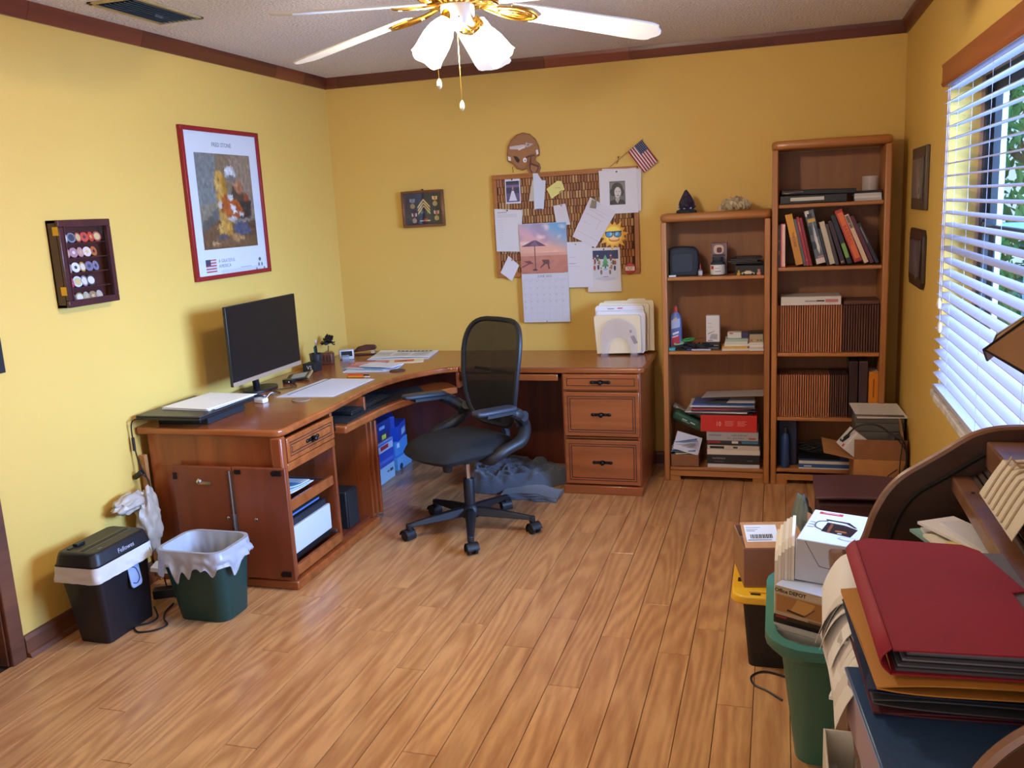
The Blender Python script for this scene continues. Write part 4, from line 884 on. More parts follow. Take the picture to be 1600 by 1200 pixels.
# ---------------- medal case on the back wall ----------------
WALN = wood('walnut_frame', '8A5430', '5C3418', 'x', 14, .4, .2)
mc = thing('medal_case', 'small wooden shadow box with chevrons and medals, left of the cork board', 'shadow box', (.62, 0, 1.635))
x0, x1, z0, z1 = .483, .763, 1.523, 1.748; T = on_back((x0+x1)/2, (z0+z1)/2, 0, .5); w_, h_ = x1-x0, z1-z0
for q in (rect(-w_/2, -h_/2, w_/2, -h_/2+.016), rect(-w_/2, h_/2-.016, w_/2, h_/2), rect(-w_/2, -h_/2+.016, -w_/2+.016, h_/2-.016), rect(w_/2-.016, -h_/2+.016, w_/2, h_/2-.016)): MB(T).prism(q, .001, .034).build('frame_bar', WALN, mc, bevel=.003)
MB(T).prism(rect(-w_/2+.01, -h_/2+.01, w_/2-.01, h_/2-.01), .001, .006).build('backing', mat('navy_felt', '1A1C2C', .95), mc)
MB(T @ Matrix.Translation((0, h_/2+.006, 0))).cyl(.004, 0, .02, 8).build('nail', mat('dark_iron'), mc)
for k in range(3):
    yb = .032-.020*k; b = MB(T)
    b.prism([(-.042+.001*k, yb-.028), (0, yb+.018+.002*k), (.042, yb-.028), (.042, yb-.018), (0, yb+.030), (-.042, yb-.018)][:], .006, .009, 0, 'E0C070'); b.build('chevron', painted(.5), mc, smooth=0)
for k, (mx, my, rc, mcx) in enumerate(((-.075, .045, ('6E7888', '8A92A4'), 'A08A54'), (.078, .055, ('C88838', 'E8D8B8'), 'A8905C'), (-.068, -.045, ('702038', 'D8C8D0'), 'A89070'), (.084, -.035, ('A84838', 'D8D0C8'), 'B09850'))):
    b = MB(T); b.prism([(mx-.018, my+.02), (mx+.018, my+.02), (mx+.016, my-.0), (mx, my-.008), (mx-.016, my-.0)], .006, .008, 0, rc[0]); b.poly([(a, c, .0083) for a, c in ((mx-.018, my+.02), (mx-.010, my+.02), (mx-.008, my), (mx-.016, my))], 0, rc[1]); b.poly([(a, c, .0083) for a, c in ((mx+.018, my+.02), (mx+.010, my+.02), (mx+.008, my), (mx+.016, my))], 0, rc[1])
    b.lathe([(0, .007), (.015, .007), (.016, .009), (.013, .0098), (.006, .0105), (0, .0105)], 18, 0, mcx, T=Matrix.Translation((mx, my-.026, 0))); b.build('medal', painted(.35), mc)
for mx in (-.013, .03): MB(T).lathe([(0, .006), (.012, .006), (.012, .008), (0, .009)], 16, 0, '585C48', T=Matrix.Translation((mx, -.02, 0))).build('badge', painted(.35), mc)
b = MB(T)
for k, c in enumerate(('C8C0C0', 'B8A890', 'C86838', 'E0A860', 'D8C090')): b.prism(rect(-.032+.014*k, -.078, -.019+.014*k, -.071), .006, .0085, 0, c)
b.prism(rect(-.004, -.069, .022, -.062), .006, .0085, 0, 'A8402C'); b.build('ribbon_bar', painted(.5), mc, smooth=0)
MB(T).prism(rect(-w_/2+.016, -h_/2+.016, w_/2-.016, h_/2-.016), .026, .0265).build('glass', mat('clear_pane'), mc, smooth=0)

# ---------------- cork board and what hangs on it ----------------
bx0, bx1, bz0, bz1 = 1.088, 1.985, 1.19, 1.815
cb = thing('cork_board', 'wide wooden framed board covered with rows of wine corks', 'cork board', (1.535, 0, 1.5))
CF = wood('carved_frame', 'B87438', '8E5224', 'x', 14, .45, .15); CFZ = wood('carved_frame_z', 'B87438', '8E5224', 'z', 14, .45, .15)
T = on_back((bx0+bx1)/2, (bz0+bz1)/2, 0, .3); w_, h_ = bx1-bx0, bz1-bz0; fr = .028
for k, q in enumerate((rect(-w_/2, -h_/2, w_/2, -h_/2+fr), rect(-w_/2, h_/2-fr, w_/2, h_/2), rect(-w_/2, -h_/2+fr, -w_/2+fr, h_/2-fr), rect(w_/2-fr, -h_/2+fr, w_/2, h_/2-fr))):
    fb = MB(T).prism(q, .001, .02).build('frame_bar', CF if k < 2 else CFZ, cb, bevel=.003)
    b = MB(T); cx, cy = (q[0][0]+q[2][0])/2, (q[0][1]+q[2][1])/2
    n = int((w_ if k < 2 else h_)/.017)
    for i in range(n):
        o_ = (-w_/2+.012+i*.017) if k < 2 else (-h_/2+.03+i*.017)
        if k >= 2 and o_ > h_/2-.03: break
        b.ball(.0055, (o_ if k < 2 else cx, cy if k < 2 else o_, .020), (1, 1, .55), n=6)
    o = b.build('frame_carving', CF, fb); o['kind'] = 'stuff'
MB(T).prism(rect(-w_/2+.01, -h_/2+.01, w_/2-.01, h_/2-.01), .001, .006).build('backing', mat('cork_gap', '4A2A1A', .9), cb)
b = MB(T); rn = random.Random(11); cw, chh = .0182, .045; yy = h_/2-fr-chh/2-.001; row = 0
while yy > -h_/2+fr:
    xx = -w_/2+fr+cw/2+(row % 2)*.006
    while xx < w_/2-fr-cw/2+.002:
        c = rn.choice(('B4824E', 'A87444', 'BC8C58', '9C683E', '94603C', 'AE7848', 'A06840', 'A87050', 'C09660')); r = rn.uniform(.0072, .0080); hh = chh*rn.uniform(.9, .99)
        b.lathe([(r, -hh/2), (r, hh/2)], 8, 0, c, T=FR((xx, yy, .011), (1, 0, 0), (0, 0, 1), (0, -1, 0))); xx += cw
    yy -= chh; row += 1
o = b.build('corks', painted(.85), cb); o['kind'] = 'stuff'
def wallsheet(name, pts, y, col, label, cat, marks=(), group=None, thick=.0012, pin=None, parts=()):
    """a sheet of paper against the back wall; pts in x,z"""
    T = FR((0, -y, 0), (1, 0, 0), (0, 0, 1), (0, -1, 0)); cx = sum(p[0] for p in pts)/len(pts); cz = min(p[1] for p in pts)
    th = thing(name, label, cat, (cx, -y, cz), group=group)
    sh = MB(T).prism(pts, 0, thick, 0, col).build('sheet', PAPER, th, smooth=0)
    if marks: art(marks, T, dz=.00008, z=thick).build('printed_marks', PAPER, sh, smooth=0)
    if pin: MB(T @ Matrix.Translation((pin[0], pin[1], thick))).lathe([(.0015, 0), (.0015, .004), (.0045, .005), (.005, .008), (.003, .010), (0, .0105)], 10).build('push_pin', mat('pin_'+pin[2], pin[2], .3), th)
    return th, T, thick
def lines(x0, z0, x1, n, dz, c='A8A6A4', jit=.3, rs=1, hh=.0015):
    rn = random.Random(rs); return [(c, rect(x0, z0-k*dz, x1-(x1-x0)*rn.random()*jit, z0-k*dz+hh)) for k in range(n)]
th, T, k_ = wallsheet('pinned_photo', rect(1.172, 1.638, 1.268, 1.785), .024, 'D4D2D8', 'photograph of a long white gown pinned at the top left of the cork board', 'photo', [('4A4458', rect(1.178, 1.648, 1.262, 1.772)), ('6A5A78', rect(1.178, 1.648, 1.262, 1.70)), ('7A6A88', rect(1.178, 1.735, 1.262, 1.75)), ('2E2A38', rect(1.178, 1.765, 1.262, 1.772)), ('D8D6DE', [(1.193, 1.655), (1.245, 1.655), (1.226, 1.715), (1.214, 1.715)]), ('7A2C38', rect(1.213, 1.715, 1.227, 1.72)), ('B08A80', [(1.214, 1.72), (1.226, 1.72), (1.224, 1.738), (1.216, 1.738)]), ('9A7468', ell(.004, .005, 1.22, 1.743, 10))], pin=(1.22, 1.782, '2A2A2A'))
wallsheet('pinned_letter', [(1.098, 1.352), (1.256, 1.345), (1.276, 1.597), (1.096, 1.612)], .026, 'D6D0CE', 'typed white letter pinned at the left edge of the cork board', 'letter', [('8C8886', rect(1.115, 1.585, 1.175, 1.589))]+lines(1.115, 1.573, 1.25, 3, .007, rs=3, jit=.2)+lines(1.115, 1.54, 1.15, 10, .015, 'B8B4B2', rs=4), pin=(1.18, 1.598, '3A3A3A'))
wallsheet('pinned_card', [(1.114, 1.220), (1.186, 1.166), (1.238, 1.262), (1.172, 1.322)], .024, 'D8D2D2', 'small blank white card hanging tilted below the letter', 'card', pin=(1.196, 1.296, 'A89038'))
wallsheet('pinned_slip', [(1.318, 1.647), (1.40, 1.645), (1.42, 1.76), (1.345, 1.77)], .024, 'C9BBA8', 'cream slip behind the long white paper slip on the cork board', 'paper slip')
wallsheet('pinned_slip', [(1.352, 1.595), (1.41, 1.595), (1.43, 1.765), (1.405, 1.768), (1.38, 1.81), (1.352, 1.81)], .027, 'CDD0D8', 'long bluish-white paper slip pinned below the helmet cut-out', 'paper slip', [('2C2C30', rect(1.36, 1.5955, 1.40, 1.599))])
wallsheet('yellow_note', [(1.462, 1.655), (1.545, 1.705), (1.527, 1.755), (1.50, 1.758), (1.432, 1.714)], .024, 'DDD27A', 'small yellow note pinned on the cork board', 'note', [('A8A068', rect(1.485, 1.715, 1.52, 1.718)), ('5A5C40', [(1.508, 1.692), (1.53, 1.703), (1.532, 1.700), (1.51, 1.688)])], pin=(1.487, 1.752, '303030'))
wallsheet('pinned_slip', [(1.487, 1.49), (1.572, 1.497), (1.545, 1.622), (1.47, 1.612)], .024, 'CFC8C6', 'small pale slip with a pink pin in the middle of the cork board', 'paper slip', lines(1.49, 1.58, 1.55, 4, .012, 'C0BABA'), pin=(1.522, 1.612, 'C85A6A'))
wallsheet('pinned_form', rect(1.525, 1.117, 1.70, 1.392), .0245, 'D4CECE', 'white form pinned behind the right side of the calendar', 'form', lines(1.56, 1.30, 1.60, 2, .04, '9A9696')+[('8A8888', rect(1.53, 1.262, 1.60, 1.264)), ('B0A8B8', rect(1.53, 1.245, 1.62, 1.247))], pin=(1.60, 1.378, 'C8A878'))
# backing pages and portrait
wallsheet('pinned_page', [(1.762, 1.555), (2.0, 1.558), (2.006, 1.80), (1.775, 1.812)], .024, 'D0C8C4', 'white backing page behind the black-and-white portrait sheet', 'page')
th, T, k_ = wallsheet('portrait_print', [(1.758, 1.548), (1.985, 1.549), (1.975, 1.806), (1.754, 1.800)], .026, 'D8D2D2', 'white sheet with a black-and-white portrait photograph of a woman', 'photo', pin=(1.862, 1.79, '2A2A2A'))
px_, pz_ = 1.863, 1.668
def pt(l): return [(px_+a, pz_+b_) for a, b_ in l]
A = [('5A5656', pt(rect(-.047, -.068, .047, .068))), ('706A68', pt(rect(-.047, -.01, .047, .06))), ('1C1A1C', pt(ell(.033, .034, -.001, .026, 24))), ('201E20', pt(ell(.018, .024, -.026, .006, 16))), ('201E20', pt(ell(.014, .022, .026, .004, 16))),
     ('A89C96', pt([(-.012, -.03), (.012, -.03), (.012, -.06), (0, -.067), (-.014, -.05)])), ('CCC2BC', pt(ell(.020, .030, .002, .004, 24))), ('C0B6B0', pt(ell(.014, .012, .0, -.018, 16))), ('1A1819', pt([(-.022, .02), (-.018, .034), (.008, .037), (.022, .024), (.024, .03), (.02, .046), (-.018, .046), (-.026, .03)])),
     ('2E2826', pt(ell(.0038, .0019, -.006, .006, 10))), ('2E2826', pt(ell(.0038, .0019, .011, .006, 10))), ('4A403C', pt(rect(-.011, .0105, -.002, .012))), ('4A403C', pt(rect(.007, .0105, .015, .012))), ('9A8E88', pt([(.003, .004), (.006, -.008), (.001, -.008)])), ('5A3A3A', pt(ell(.007, .0022, .003, -.015, 12))),
     ('161416', pt([(-.047, -.068), (-.044, -.046), (-.016, -.036), (.0, -.062), (.014, -.036), (.038, -.044), (.047, -.068)]))]
art(A, T, dz=.00008, z=.0012).build('portrait', painted(.4), th, smooth=0)
# clipped form, tilted
sh = [(1.583, 1.424), (1.722, 1.352), (1.852, 1.558), (1.70, 1.652)]
th, T, k_ = wallsheet('clipped_form', sh, .030, 'D2CACB', 'tilted white form held by a bulldog clip near the middle of the board', 'form')
Tt = T @ Matrix.Translation((1.715, 1.50, .0013)) @ Matrix.Rotation(math.radians(-30), 4, 'Z')
b = MB(Tt)
for a in ((-.07, .03, .05, .0318), (-.06, -.02, -.015, -.0185), (.03, -.03, .0314, .03), (-.07, -.085, .08, -.0835), (-.06, .06, .03, .0615), (-.03, .075, .06, .0765), (-.02, .055, .05, .0562)): b.poly([(x, y, .0001) for x, y in rect(*a)], 0, 'A8A0A4')
b.build('printed_marks', PAPER, th, smooth=0)
b = MB(T @ Matrix.Translation((1.722, 1.617, .002)) @ Matrix.Rotation(math.radians(-12), 4, 'Z')); b.prism([(-.018, -.030), (.018, -.030), (.014, .014), (-.014, .014)], 0, .008); b.tube([(-.009, .012, .004), (-.011, .028, .006), (0, .034, .006), (.011, .028, .006), (.009, .012, .004)], .0015, 5, smooth=4); b.build('bulldog_clip', mat('clip_grey', '6A6460', .35, .8), th, bevel=.001)
# sun with sunglasses
cx, cz = 1.832, 1.424
th = thing('sun_cutout', 'yellow paper sun wearing blue sunglasses on the cork board', 'decoration', (cx, -.024, cz-.09)); T = FR((cx, -.024, cz), (1, 0, 0), (0, 0, 1), (0, -1, 0))
pts = []
for i in range(28):
    a = 2*PI*i/28; r = (.094 if i % 4 == 0 else .080) if i % 2 == 0 else .060; pts.append((r*math.cos(a+.1), r*math.sin(a+.1)))
MB(T).prism(pts, 0, .002, 0, 'E8B04C').build('rays', PAPER, th, smooth=0)
A = [('F0C050', ell(.056, .056, n=28)), ('F4DC50', ell(.048, .048, n=28)), ('D8803C', ell(.034, .016, .004, -.026, 20)), ('F2D0A0', ell(.028, .010, .004, -.020, 20)), ('2A3E5E', [(-.05, .02), (.05, .024), (.05, .014), (-.05, .010)])]
for s in (-1, 1): A += [('2A3E5E', ell(.024, .019, .025*s, .004, 18)), ('4A90C8', ell(.020, .015, .025*s, .004, 18)), ('90C8E8', ell(.007, .010, .018*s+.003, .006, 12, -20))]
art(A, T, dz=.0002, z=.002).build('face', painted(.4), th, smooth=0)
# winter card
th, T, k_ = wallsheet('christmas_card', [(1.666, 1.087), (1.873, 1.087), (1.868, 1.350), (1.695, 1.352)], .0225, 'D4CAC2', 'winter card with a green tree and dark blue sky under the sun cut-out', 'card', pin=(1.772, 1.342, '303030'))
A = [('C8C4C4', rect(1.702, 1.158, 1.856, 1.335)), ('2C3656', rect(1.702, 1.283, 1.857, 1.335)), ('BEBABC', ell(.06, .012, 1.78, 1.165, 16))]
rn = random.Random(5)
A += [('5A3A26', rect(1.774, 1.225, 1.782, 1.24)), ('4E8A58', [(1.755, 1.238), (1.801, 1.238), (1.778, 1.275)]), ('5A9A62', [(1.759, 1.258), (1.797, 1.258), (1.778, 1.295)]), ('66A66E', [(1.764, 1.28), (1.792, 1.28), (1.778, 1.31)]), ('8AB0C8', ell(.014, .006, 1.778, 1.222, 12))]
for k, (a, b_) in enumerate(((1.715, 1.27), (1.732, 1.285), (1.742, 1.262), (1.712, 1.232), (1.735, 1.235), (1.752, 1.205), (1.812, 1.285), (1.826, 1.262), (1.815, 1.235), (1.838, 1.26), (1.835, 1.228), (1.806, 1.205))):
    c = ('7A4A3A', '4E5A44', '9A7A4C', 'A84838', '3A3A48', '8A6A58')[k % 6]; A += [(c, ell(.007, .016, a, b_, 10)), ('D8B8A0', ell(.0055, .0055, a, b_+.019, 10)), (('A83A34', '3A5A8A', '5A7A4A')[k % 3], [(a-.006, b_+.021), (a+.006, b_+.021), (a, b_+.031)])]
A.append(('B04840', rect(1.765, 1.176, 1.795, 1.179)))
art(A, T, dz=.00008, z=.0012).build('picture', painted(.5), th, smooth=0)
# round red badge
th = thing('round_badge', 'small round red badge at the lower right corner of the cork board', 'badge', (1.927, -.022, 1.195)); T = FR((1.927, -.022, 1.222), (1, 0, 0), (0, 0, 1), (0, -1, 0))
MB(T).lathe([(0, 0), (.032, 0), (.034, .002), (.030, .006), (0, .008)], 28, 0, 'A8242C').build('disc', painted(.3), th)
art([('D8C8B8', rect(-.028, -.012, .028, .012)), ('4A2A2A', rect(-.014, .002, -.006, .006)), ('4A2A2A', rect(.004, .002, .012, .006)), ('A84040', rect(-.010, -.007, .012, -.004))], T, z=.0082).build('band', painted(.4), th, smooth=0)
# calendar
cal = thing('wall_calendar', 'hanging wall calendar with a sunset beach photo above the June page', 'calendar', (1.40, -.03, .905))
T = FR((1.399, -.031, 1.513), (1, 0, 0), (0, 0, 1), (0, -1, 0)) @ Matrix.Rotation(math.radians(.4), 4, 'Z'); hw = .148
MB(T).prism([(-hw, -.302), (hw, -.302), (hw, -.008), (hw-.008, 0), (-hw+.006, 0), (-hw, -.006)], 0, .003, 0, 'E0DCDC').build('photo_page', PAPER, cal, smooth=0)
MB(T).prism([(-hw+.001, -.605), (hw-.001, -.605), (hw-.001, -.304), (-hw+.001, -.304)], 0, .004, 0, 'CBC8CC').build('month_page', PAPER, cal, smooth=0)
b = MB(T); nu, nv = 34, 34; rn = random.Random(1)
def skyc(u, v):
    n1 = noise.noise(Vector((u*3.1, v*5.5, 1.3)))*.5+.5; n2 = noise.noise(Vector((u*6+4, v*9, 5)))*.5+.5
    L = lambda a, c, t: [a[i]+(c[i]-a[i])*max(0, min(1, t)) for i in range(3)]
    if v > .42:
        t = (v-.42)/.58; base_ = L((226, 170, 140), (214, 168, 176), t*1.6); base_ = L(base_, (110, 165, 200), (t-.35)*1.3+(u-.5)*1.2)
        base_ = L(base_, (168, 140, 165), (n1-.45)*2.2*(1-.3*u)); return L(base_, (244, 214, 200), (n2-.55)*3)
    if v > .35: return L((205, 150, 135), (216, 160, 140), n1)
    return L((196, 132, 112), (178, 112, 96), n2*1.2-(v*.8))
for j in range(nv):
    for i in range(nu):
        u, v = i/nu, j/nv; c = skyc(u+.5/nu, v+.5/nv); b.add([(-hw+2*hw*a, -.302+.301*c_, .0032) for a, c_ in ((u, v), (u+1/nu, v), (u+1/nu, v+1/nv), (u, v+1/nv))], [(0, 1, 2, 3)], 0, [int(q) for q in c])
b.build('beach_photo', painted(.4), cal, smooth=0)
def q_(u, v): return (-hw+2*hw*u, -.302+.301*v)
A = [('6A5064', [q_(.02, .545), q_(.56, .545), q_(.36, .66), q_(.32, .67), q_(.28, .66)]), ('7E6478', [q_(.2, .545), q_(.40, .545), q_(.33, .665)]), ('5A4048', rect(*q_(.305, .08), *q_(.322, .56))), ('5A4048', ell(.016, .006, *q_(.30, .07), 12))]
A += [('7A4848', [q_(.06, .25), q_(.20, .26), q_(.28, .19), q_(.18, .19)]), ('6A4040', [q_(.03, .12), q_(.20, .20), q_(.19, .215), q_(.02, .14)]), ('6E4646', [q_(.45, .27), q_(.60, .27), q_(.64, .18), q_(.50, .18)]), ('5A3A3C', [q_(.42, .10), q_(.52, .18), q_(.50, .20), q_(.41, .12)]), ('5A3A3C', [q_(.62, .08), q_(.60, .18), q_(.57, .18), q_(.59, .08)]), ('A87A70', [q_(.64, .18), q_(.72, .24), q_(.70, .26), q_(.60, .20)])]
art(A, T, dz=.0001, z=.0034).build('photo_figures', painted(.5), cal, smooth=0)
text('JUNE 2025', .020, T @ Matrix.Translation((0, -.322, .0043)), cal, '6E6A6C')
b = MB(T)
for r in range(7): b.poly([(x, y, .0042) for x, y in rect(-hw+.008, -.345-.041*r, hw-.008, -.3456-.041*r+.0012)], 0, 'A8A6AA')
for c_ in range(8): b.poly([(x, y, .00425) for x, y in rect(-hw+.008+c_*.0403, -.592, -hw+.0088+c_*.0403, -.336)], 0, 'AEACB0')
b.build('calendar_grid', PAPER, cal, smooth=0)
for c_, dn in enumerate('SMTWTFS'): text(dn, .008, T @ Matrix.Translation((-hw+.028+c_*.0403, -.340, .0043)), cal, '8A888C')
for d_ in range(1, 31):
    k = d_-1; c_, r = k % 7, k//7; text(str(d_), .010, T @ Matrix.Translation((-hw+.016+c_*.0403, -.353-.041*r, .0043)), cal, '7E7C80')
MB(T @ Matrix.Translation((0, -.6, .004))).cyl(.003, 0, .002, 10).build('hole', BLACKM, cal)
# helmet cut-out
hc = thing('helmet_cutout', 'flat wooden football helmet cut-out hung above the cork board', 'wall decoration', (1.30, -.02, 1.8))
T = FR((0, -.004, 0), (1, 0, 0), (0, 0, 1), (0, -1, 0)); sc = lambda l: [(1.1785+a*.000553, 2.095-b_*.000553) for a, b_ in l]  # drawing units on the cut-out
S_ = 1
def hp(l):  # crop units (988x1200) -> x,z
    return [(1.087+a*.000561, 2.121-b_*.000561) for a, b_ in l]
outl = [(185, 330), (195, 260), (235, 190), (300, 140), (375, 120), (450, 140), (510, 195), (545, 270), (552, 335), (545, 375), (508, 382), (500, 420), (545, 455), (555, 500), (535, 550), (500, 600), (480, 608), (440, 570), (410, 520), (400, 500), (350, 515), (290, 495), (250, 440), (190, 410)]
MB(T).prism(hp(outl), 0, .012, 0, '8A5A34').build('cutout', painted(.5), hc, bevel=.002)
A = [('9A6A42', hp([(195, 330), (205, 265), (245, 200), (305, 152), (375, 132), (445, 152), (500, 202), (535, 275), (540, 330), (505, 345), (440, 350), (395, 385), (410, 440), (370, 490), (310, 480), (262, 430), (215, 395)]))]
A += [('E4DCD4', hp([(196, 355), (228, 370), (230, 408), (200, 402)])), ('E8E2DC', hp([(512, 312), (535, 308), (540, 350), (518, 365)])), ('2A1A1C', hp([(258, 358), (300, 365), (330, 405), (312, 435), (285, 415)])), ('E8E2DC', hp([(a+385, b_+408) for a, b_ in ell(22, 26, n=14)])), ('5A3028', hp([(a+388, b_+412) for a, b_ in ell(7, 7, n=10)])),
      ('5A2C26', hp([(455, 360), (430, 455), (436, 520), (482, 582), (530, 520), (540, 480), (455, 440), (462, 365)])), ('9A6A42', hp([(450, 462), (446, 510), (482, 562), (518, 515), (525, 490)])), ('5A2C26', hp([(395, 375), (430, 365), (500, 360), (500, 372), (440, 378), (400, 390)])),
      ('C8B8B4', hp([(220, 258), (380, 245), (408, 262), (300, 292), (225, 285)])), ('D8CCC8', hp([(310, 280), (400, 262), (395, 280), (320, 305)])), ('B8A8A8', hp([(395, 250), (410, 220), (425, 235), (490, 245), (455, 265), (410, 278)])), ('6A4A44', hp([(420, 245), (450, 248), (420, 262)]))]
art(A, T, dz=.0002, z=.012).build('painted_marks', painted(.5), hc, smooth=0)
b = MB(); b.tube([(1.223, -.004, 1.858), (1.221, -.012, 1.85), (1.223, -.006, 1.835), (1.222, -.010, 1.822)], .0018, 6); single(b, 'wall_hook', mat('dark_iron'), 'small dark hook in the wall above the left end of the cork board', 'hook')
# little flag on a stick
fl = thing('small_flag', 'small stars and stripes flag on a stick over the board corner', 'flag', (1.96, -.03, 1.82))
b = MB(); p0, p1 = Vector((1.80, -.012, 1.806)), Vector((2.018, -.035, 1.962)); b.tube([p0, p1], .0025, 7); b.ball(.0045, p1, (1, 1, 1), n=8); b.build('stick', mat('gilt_stick', 'B08A50', .5), fl)
dv = (p1-p0).normalized(); nv_ = Vector((dv.z, 0, -dv.x)).normalized(); o_ = p0+dv*((p1-p0).length*.60)
def fp(u, v): # u along stick 0..1, v away
    p = o_+dv*(.104*u)+nv_*(.155*v); return (p.x, p.y-.004*math.sin(v*5+u*2), p.z)
b = MB()
for k in range(13): b.grid(lambda u, v, k=k: fp((k+u)/13, v), 1, 8, 0, ('A82838', 'E0D4D0')[k % 2])
fb = b.build('cloth', painted(.8), fl, solid=.0008)
b = MB(); b.grid(lambda u, v: (fp(.46+.54*u, .40*v)[0], fp(.46+.54*u, .40*v)[1]-.0012, fp(.46+.54*u, .40*v)[2]), 4, 4, 0, '2C3450')
for i in range(5):
    for j in range(6): p = fp(.52+.10*i, .04+.065*j); b.cbox(p[0], p[1]-.0016, p[2], .003, .0004, .003, 0, 'D0D0D8')
b.build('star_field', painted(.8), fb, smooth=0)
b = MB(); b.tube([(1.872, -.0, 1.872), (1.872, -.016, 1.868), (1.872, -.018, 1.855), (1.86, -.006, 1.838)], .002, 6); b.ball(.005, (1.872, -.012, 1.874), n=8); single(b, 'brass_hook', BRASS, 'small brass hook holding the flag stick', 'hook')

# ---------------- frames on the right wall ----------------
for k, (z0, z1, lb, c, fc) in enumerate(((1.507, 1.795, 'narrow grey-brown framed picture, upper one on the right wall', '5C4A3C', '4A4038'), (1.147, 1.418, 'dark wooden frame with canted corners, lower one on the right wall', '3A2620', '2E1C18'))):
    th = thing('wall_frame', lb, 'picture', (W, -.70, z0)); T = on_right(-.70, (z0+z1)/2); hw, hh = .215, (z1-z0)/2; fm = wood('frame_wood_%d' % k, c, fc, 'z', 12, .4, .2)
    if k: op = [(-hw, -hh+.03), (-hw+.03, -hh), (hw-.03, -hh), (hw, -hh+.03), (hw, hh-.03), (hw-.03, hh), (-hw+.03, hh), (-hw, hh-.03)]
    else: op = rect(-hw, -hh, hw, hh)
    MB(T).prism(op, .001, .018).build('frame', fm, th, bevel=.004)
    MB(T).prism(rect(-hw+.045, -hh+.045, hw-.045, hh-.045), .018, .024).build('inner_frame', fm, th, bevel=.003)
    pm = art([('6A6864' if not k else '4C4A58', rect(-hw+.055, -hh+.055, hw-.055, hh-.055)), ('8A7C6A' if not k else '66606C', ell(.05, .07, .03, 0, 18)), ('9A9690' if not k else '7A7480', ell(.04, .045, .08, -.05, 16)), ('3A3432', ell(.02, .02, .08, -.055, 12))], T, dz=.0003, z=.024); pm.build('picture', painted(.3), th, smooth=0)
# ---------------- bookcases ----------------
def bookcase(name, label, x0, x1, h, shelves, y0=-.31, y1=-.015):
    t = thing(name, label, 'bookcase', ((x0+x1)/2, y1, 0)); s = .031
    for a in (x0, x1-s): MB().box(a, a+s, y0, y1, 0, h-.045).build('side_panel', OAKZ, t, bevel=.006, seg=3)
    MB().box(x0+s, x1-s, y1-.008, y1, .05, h-.05).build('back_panel', OAKB, t)
    MB(FR((0, 0, h-.045), (1, 0, 0), (0, 1, 0), (0, 0, 1))).prism([(x0-.004, y1), (x0-.004, y0+.03), (x0+.005, y0+.004), (x0+.03, y0-.008), (x1-.03, y0-.008), (x1-.005, y0+.004), (x1+.004, y0+.03), (x1+.004, y1)], 0, .045).build('top_panel', OAKX, t, bevel=.018, seg=4)
    for z in shelves: MB().box(x0+s+.0005, x1-s-.0005, y0+.012, y1-.008, z-.02, z).build('shelf', OAKX, t, bevel=.004)
    MB().prism(rect(x0+s+.001, .028, x1-s-.001, .06), 0, .018, T=FR((0, y0+.025, 0), (1, 0, 0), (0, 0, 1), (0, -1, 0))).build('toe_rail', OAKX, t, bevel=.002)
    for a in (x0+s, x1-s-.06): MB().box(a+.001, a+.059, y0+.012, y0+.022, 0, .028).build('toe_block', OAKX, t, bevel=.001)
    return t
bookcase('bookcase', 'short oak bookcase with clutter on four levels, beside the desk', 2.147, 2.735, 1.535, (1.185, .765, .082))
bookcase('bookcase', 'tall narrow oak bookcase in the right back corner', 2.742, 3.330, 1.885, (1.556, 1.222, .753, .390, .092))
YF = -.296
# on top of the short one
am = thing('amethyst_crystal', 'dark purple crystal point on a small black stand atop the short bookcase', 'crystal', (2.277, -.17, 1.5355))
T = TR((2.277, -.17, 1.536)); MB(T).lathe([(0, 0), (.058, 0), (.056, .012), (.04, .02), (0, .02)], 10).build('stand', BLACKM, am, smooth=20)
b = MB(T); rn = random.Random(4)
prof_ = [(.045, .018), (.050, .035), (.038, .065), (.024, .095), (.008, .122), (0, .128)]
v = []; n = 9
for r, z in prof_:
    for i in range(n): a = 2*PI*i/n; q = r*rn.uniform(.82, 1.12); v.append((q*math.cos(a), q*.75*math.sin(a), z+rn.uniform(-.003, .003)))
f = [(j*n+i, j*n+(i+1) % n, (j+1)*n+(i+1) % n, (j+1)*n+i) for j in range(len(prof_)-1) for i in range(n)]; b.add(v, f); b.build('crystal', mat('amethyst', '2C2434', .18, var=.7, vs=34), am, smooth=0)
b = MB(T)
for k in range(7): a = k*.9; b.lathe([(.008, 0), (.007, .02), (0, .03)], 6, T=TR((.038*math.cos(a), .028*math.sin(a), .02), 20*math.sin(a), 20*math.cos(a), 0))
b.build('druzy_base', mat('pale_quartz', 'A89AA8', .3), am, smooth=0)
cr = MB(TR((2.545, -.17, 1.5362))); rn = random.Random(9)
for k in range(210):
    a = rn.uniform(0, 2*PI); c = rn.uniform(0, 1); r = .082*(1-c*.5)*rn.uniform(.45, 1)
    T = TR((r*math.cos(a)*1.15, r*math.sin(a)*.75, .014+.050*c*rn.uniform(.7, 1.1)), rn.uniform(0, 180), rn.uniform(0, 180), rn.uniform(0, 180))
    q = rn.uniform(.008, .017); cr.lathe([(0, -.002), (q, -.0015), (q, .0015), (0, .002)], 8, T=T)
cr.ball(.045, (0, 0, .028), (1.35, .8, .5), n=12)
cr.v = [Vector((p.x, p.y, max(p.z, 1.5362))) for p in cr.v]
single(cr, 'desert_rose', mat('desert_rose_stone', 'C8B898', .85, var=.15, vs=40), 'pale cream desert rose stone cluster on top of the short bookcase', 'mineral', smooth=0)
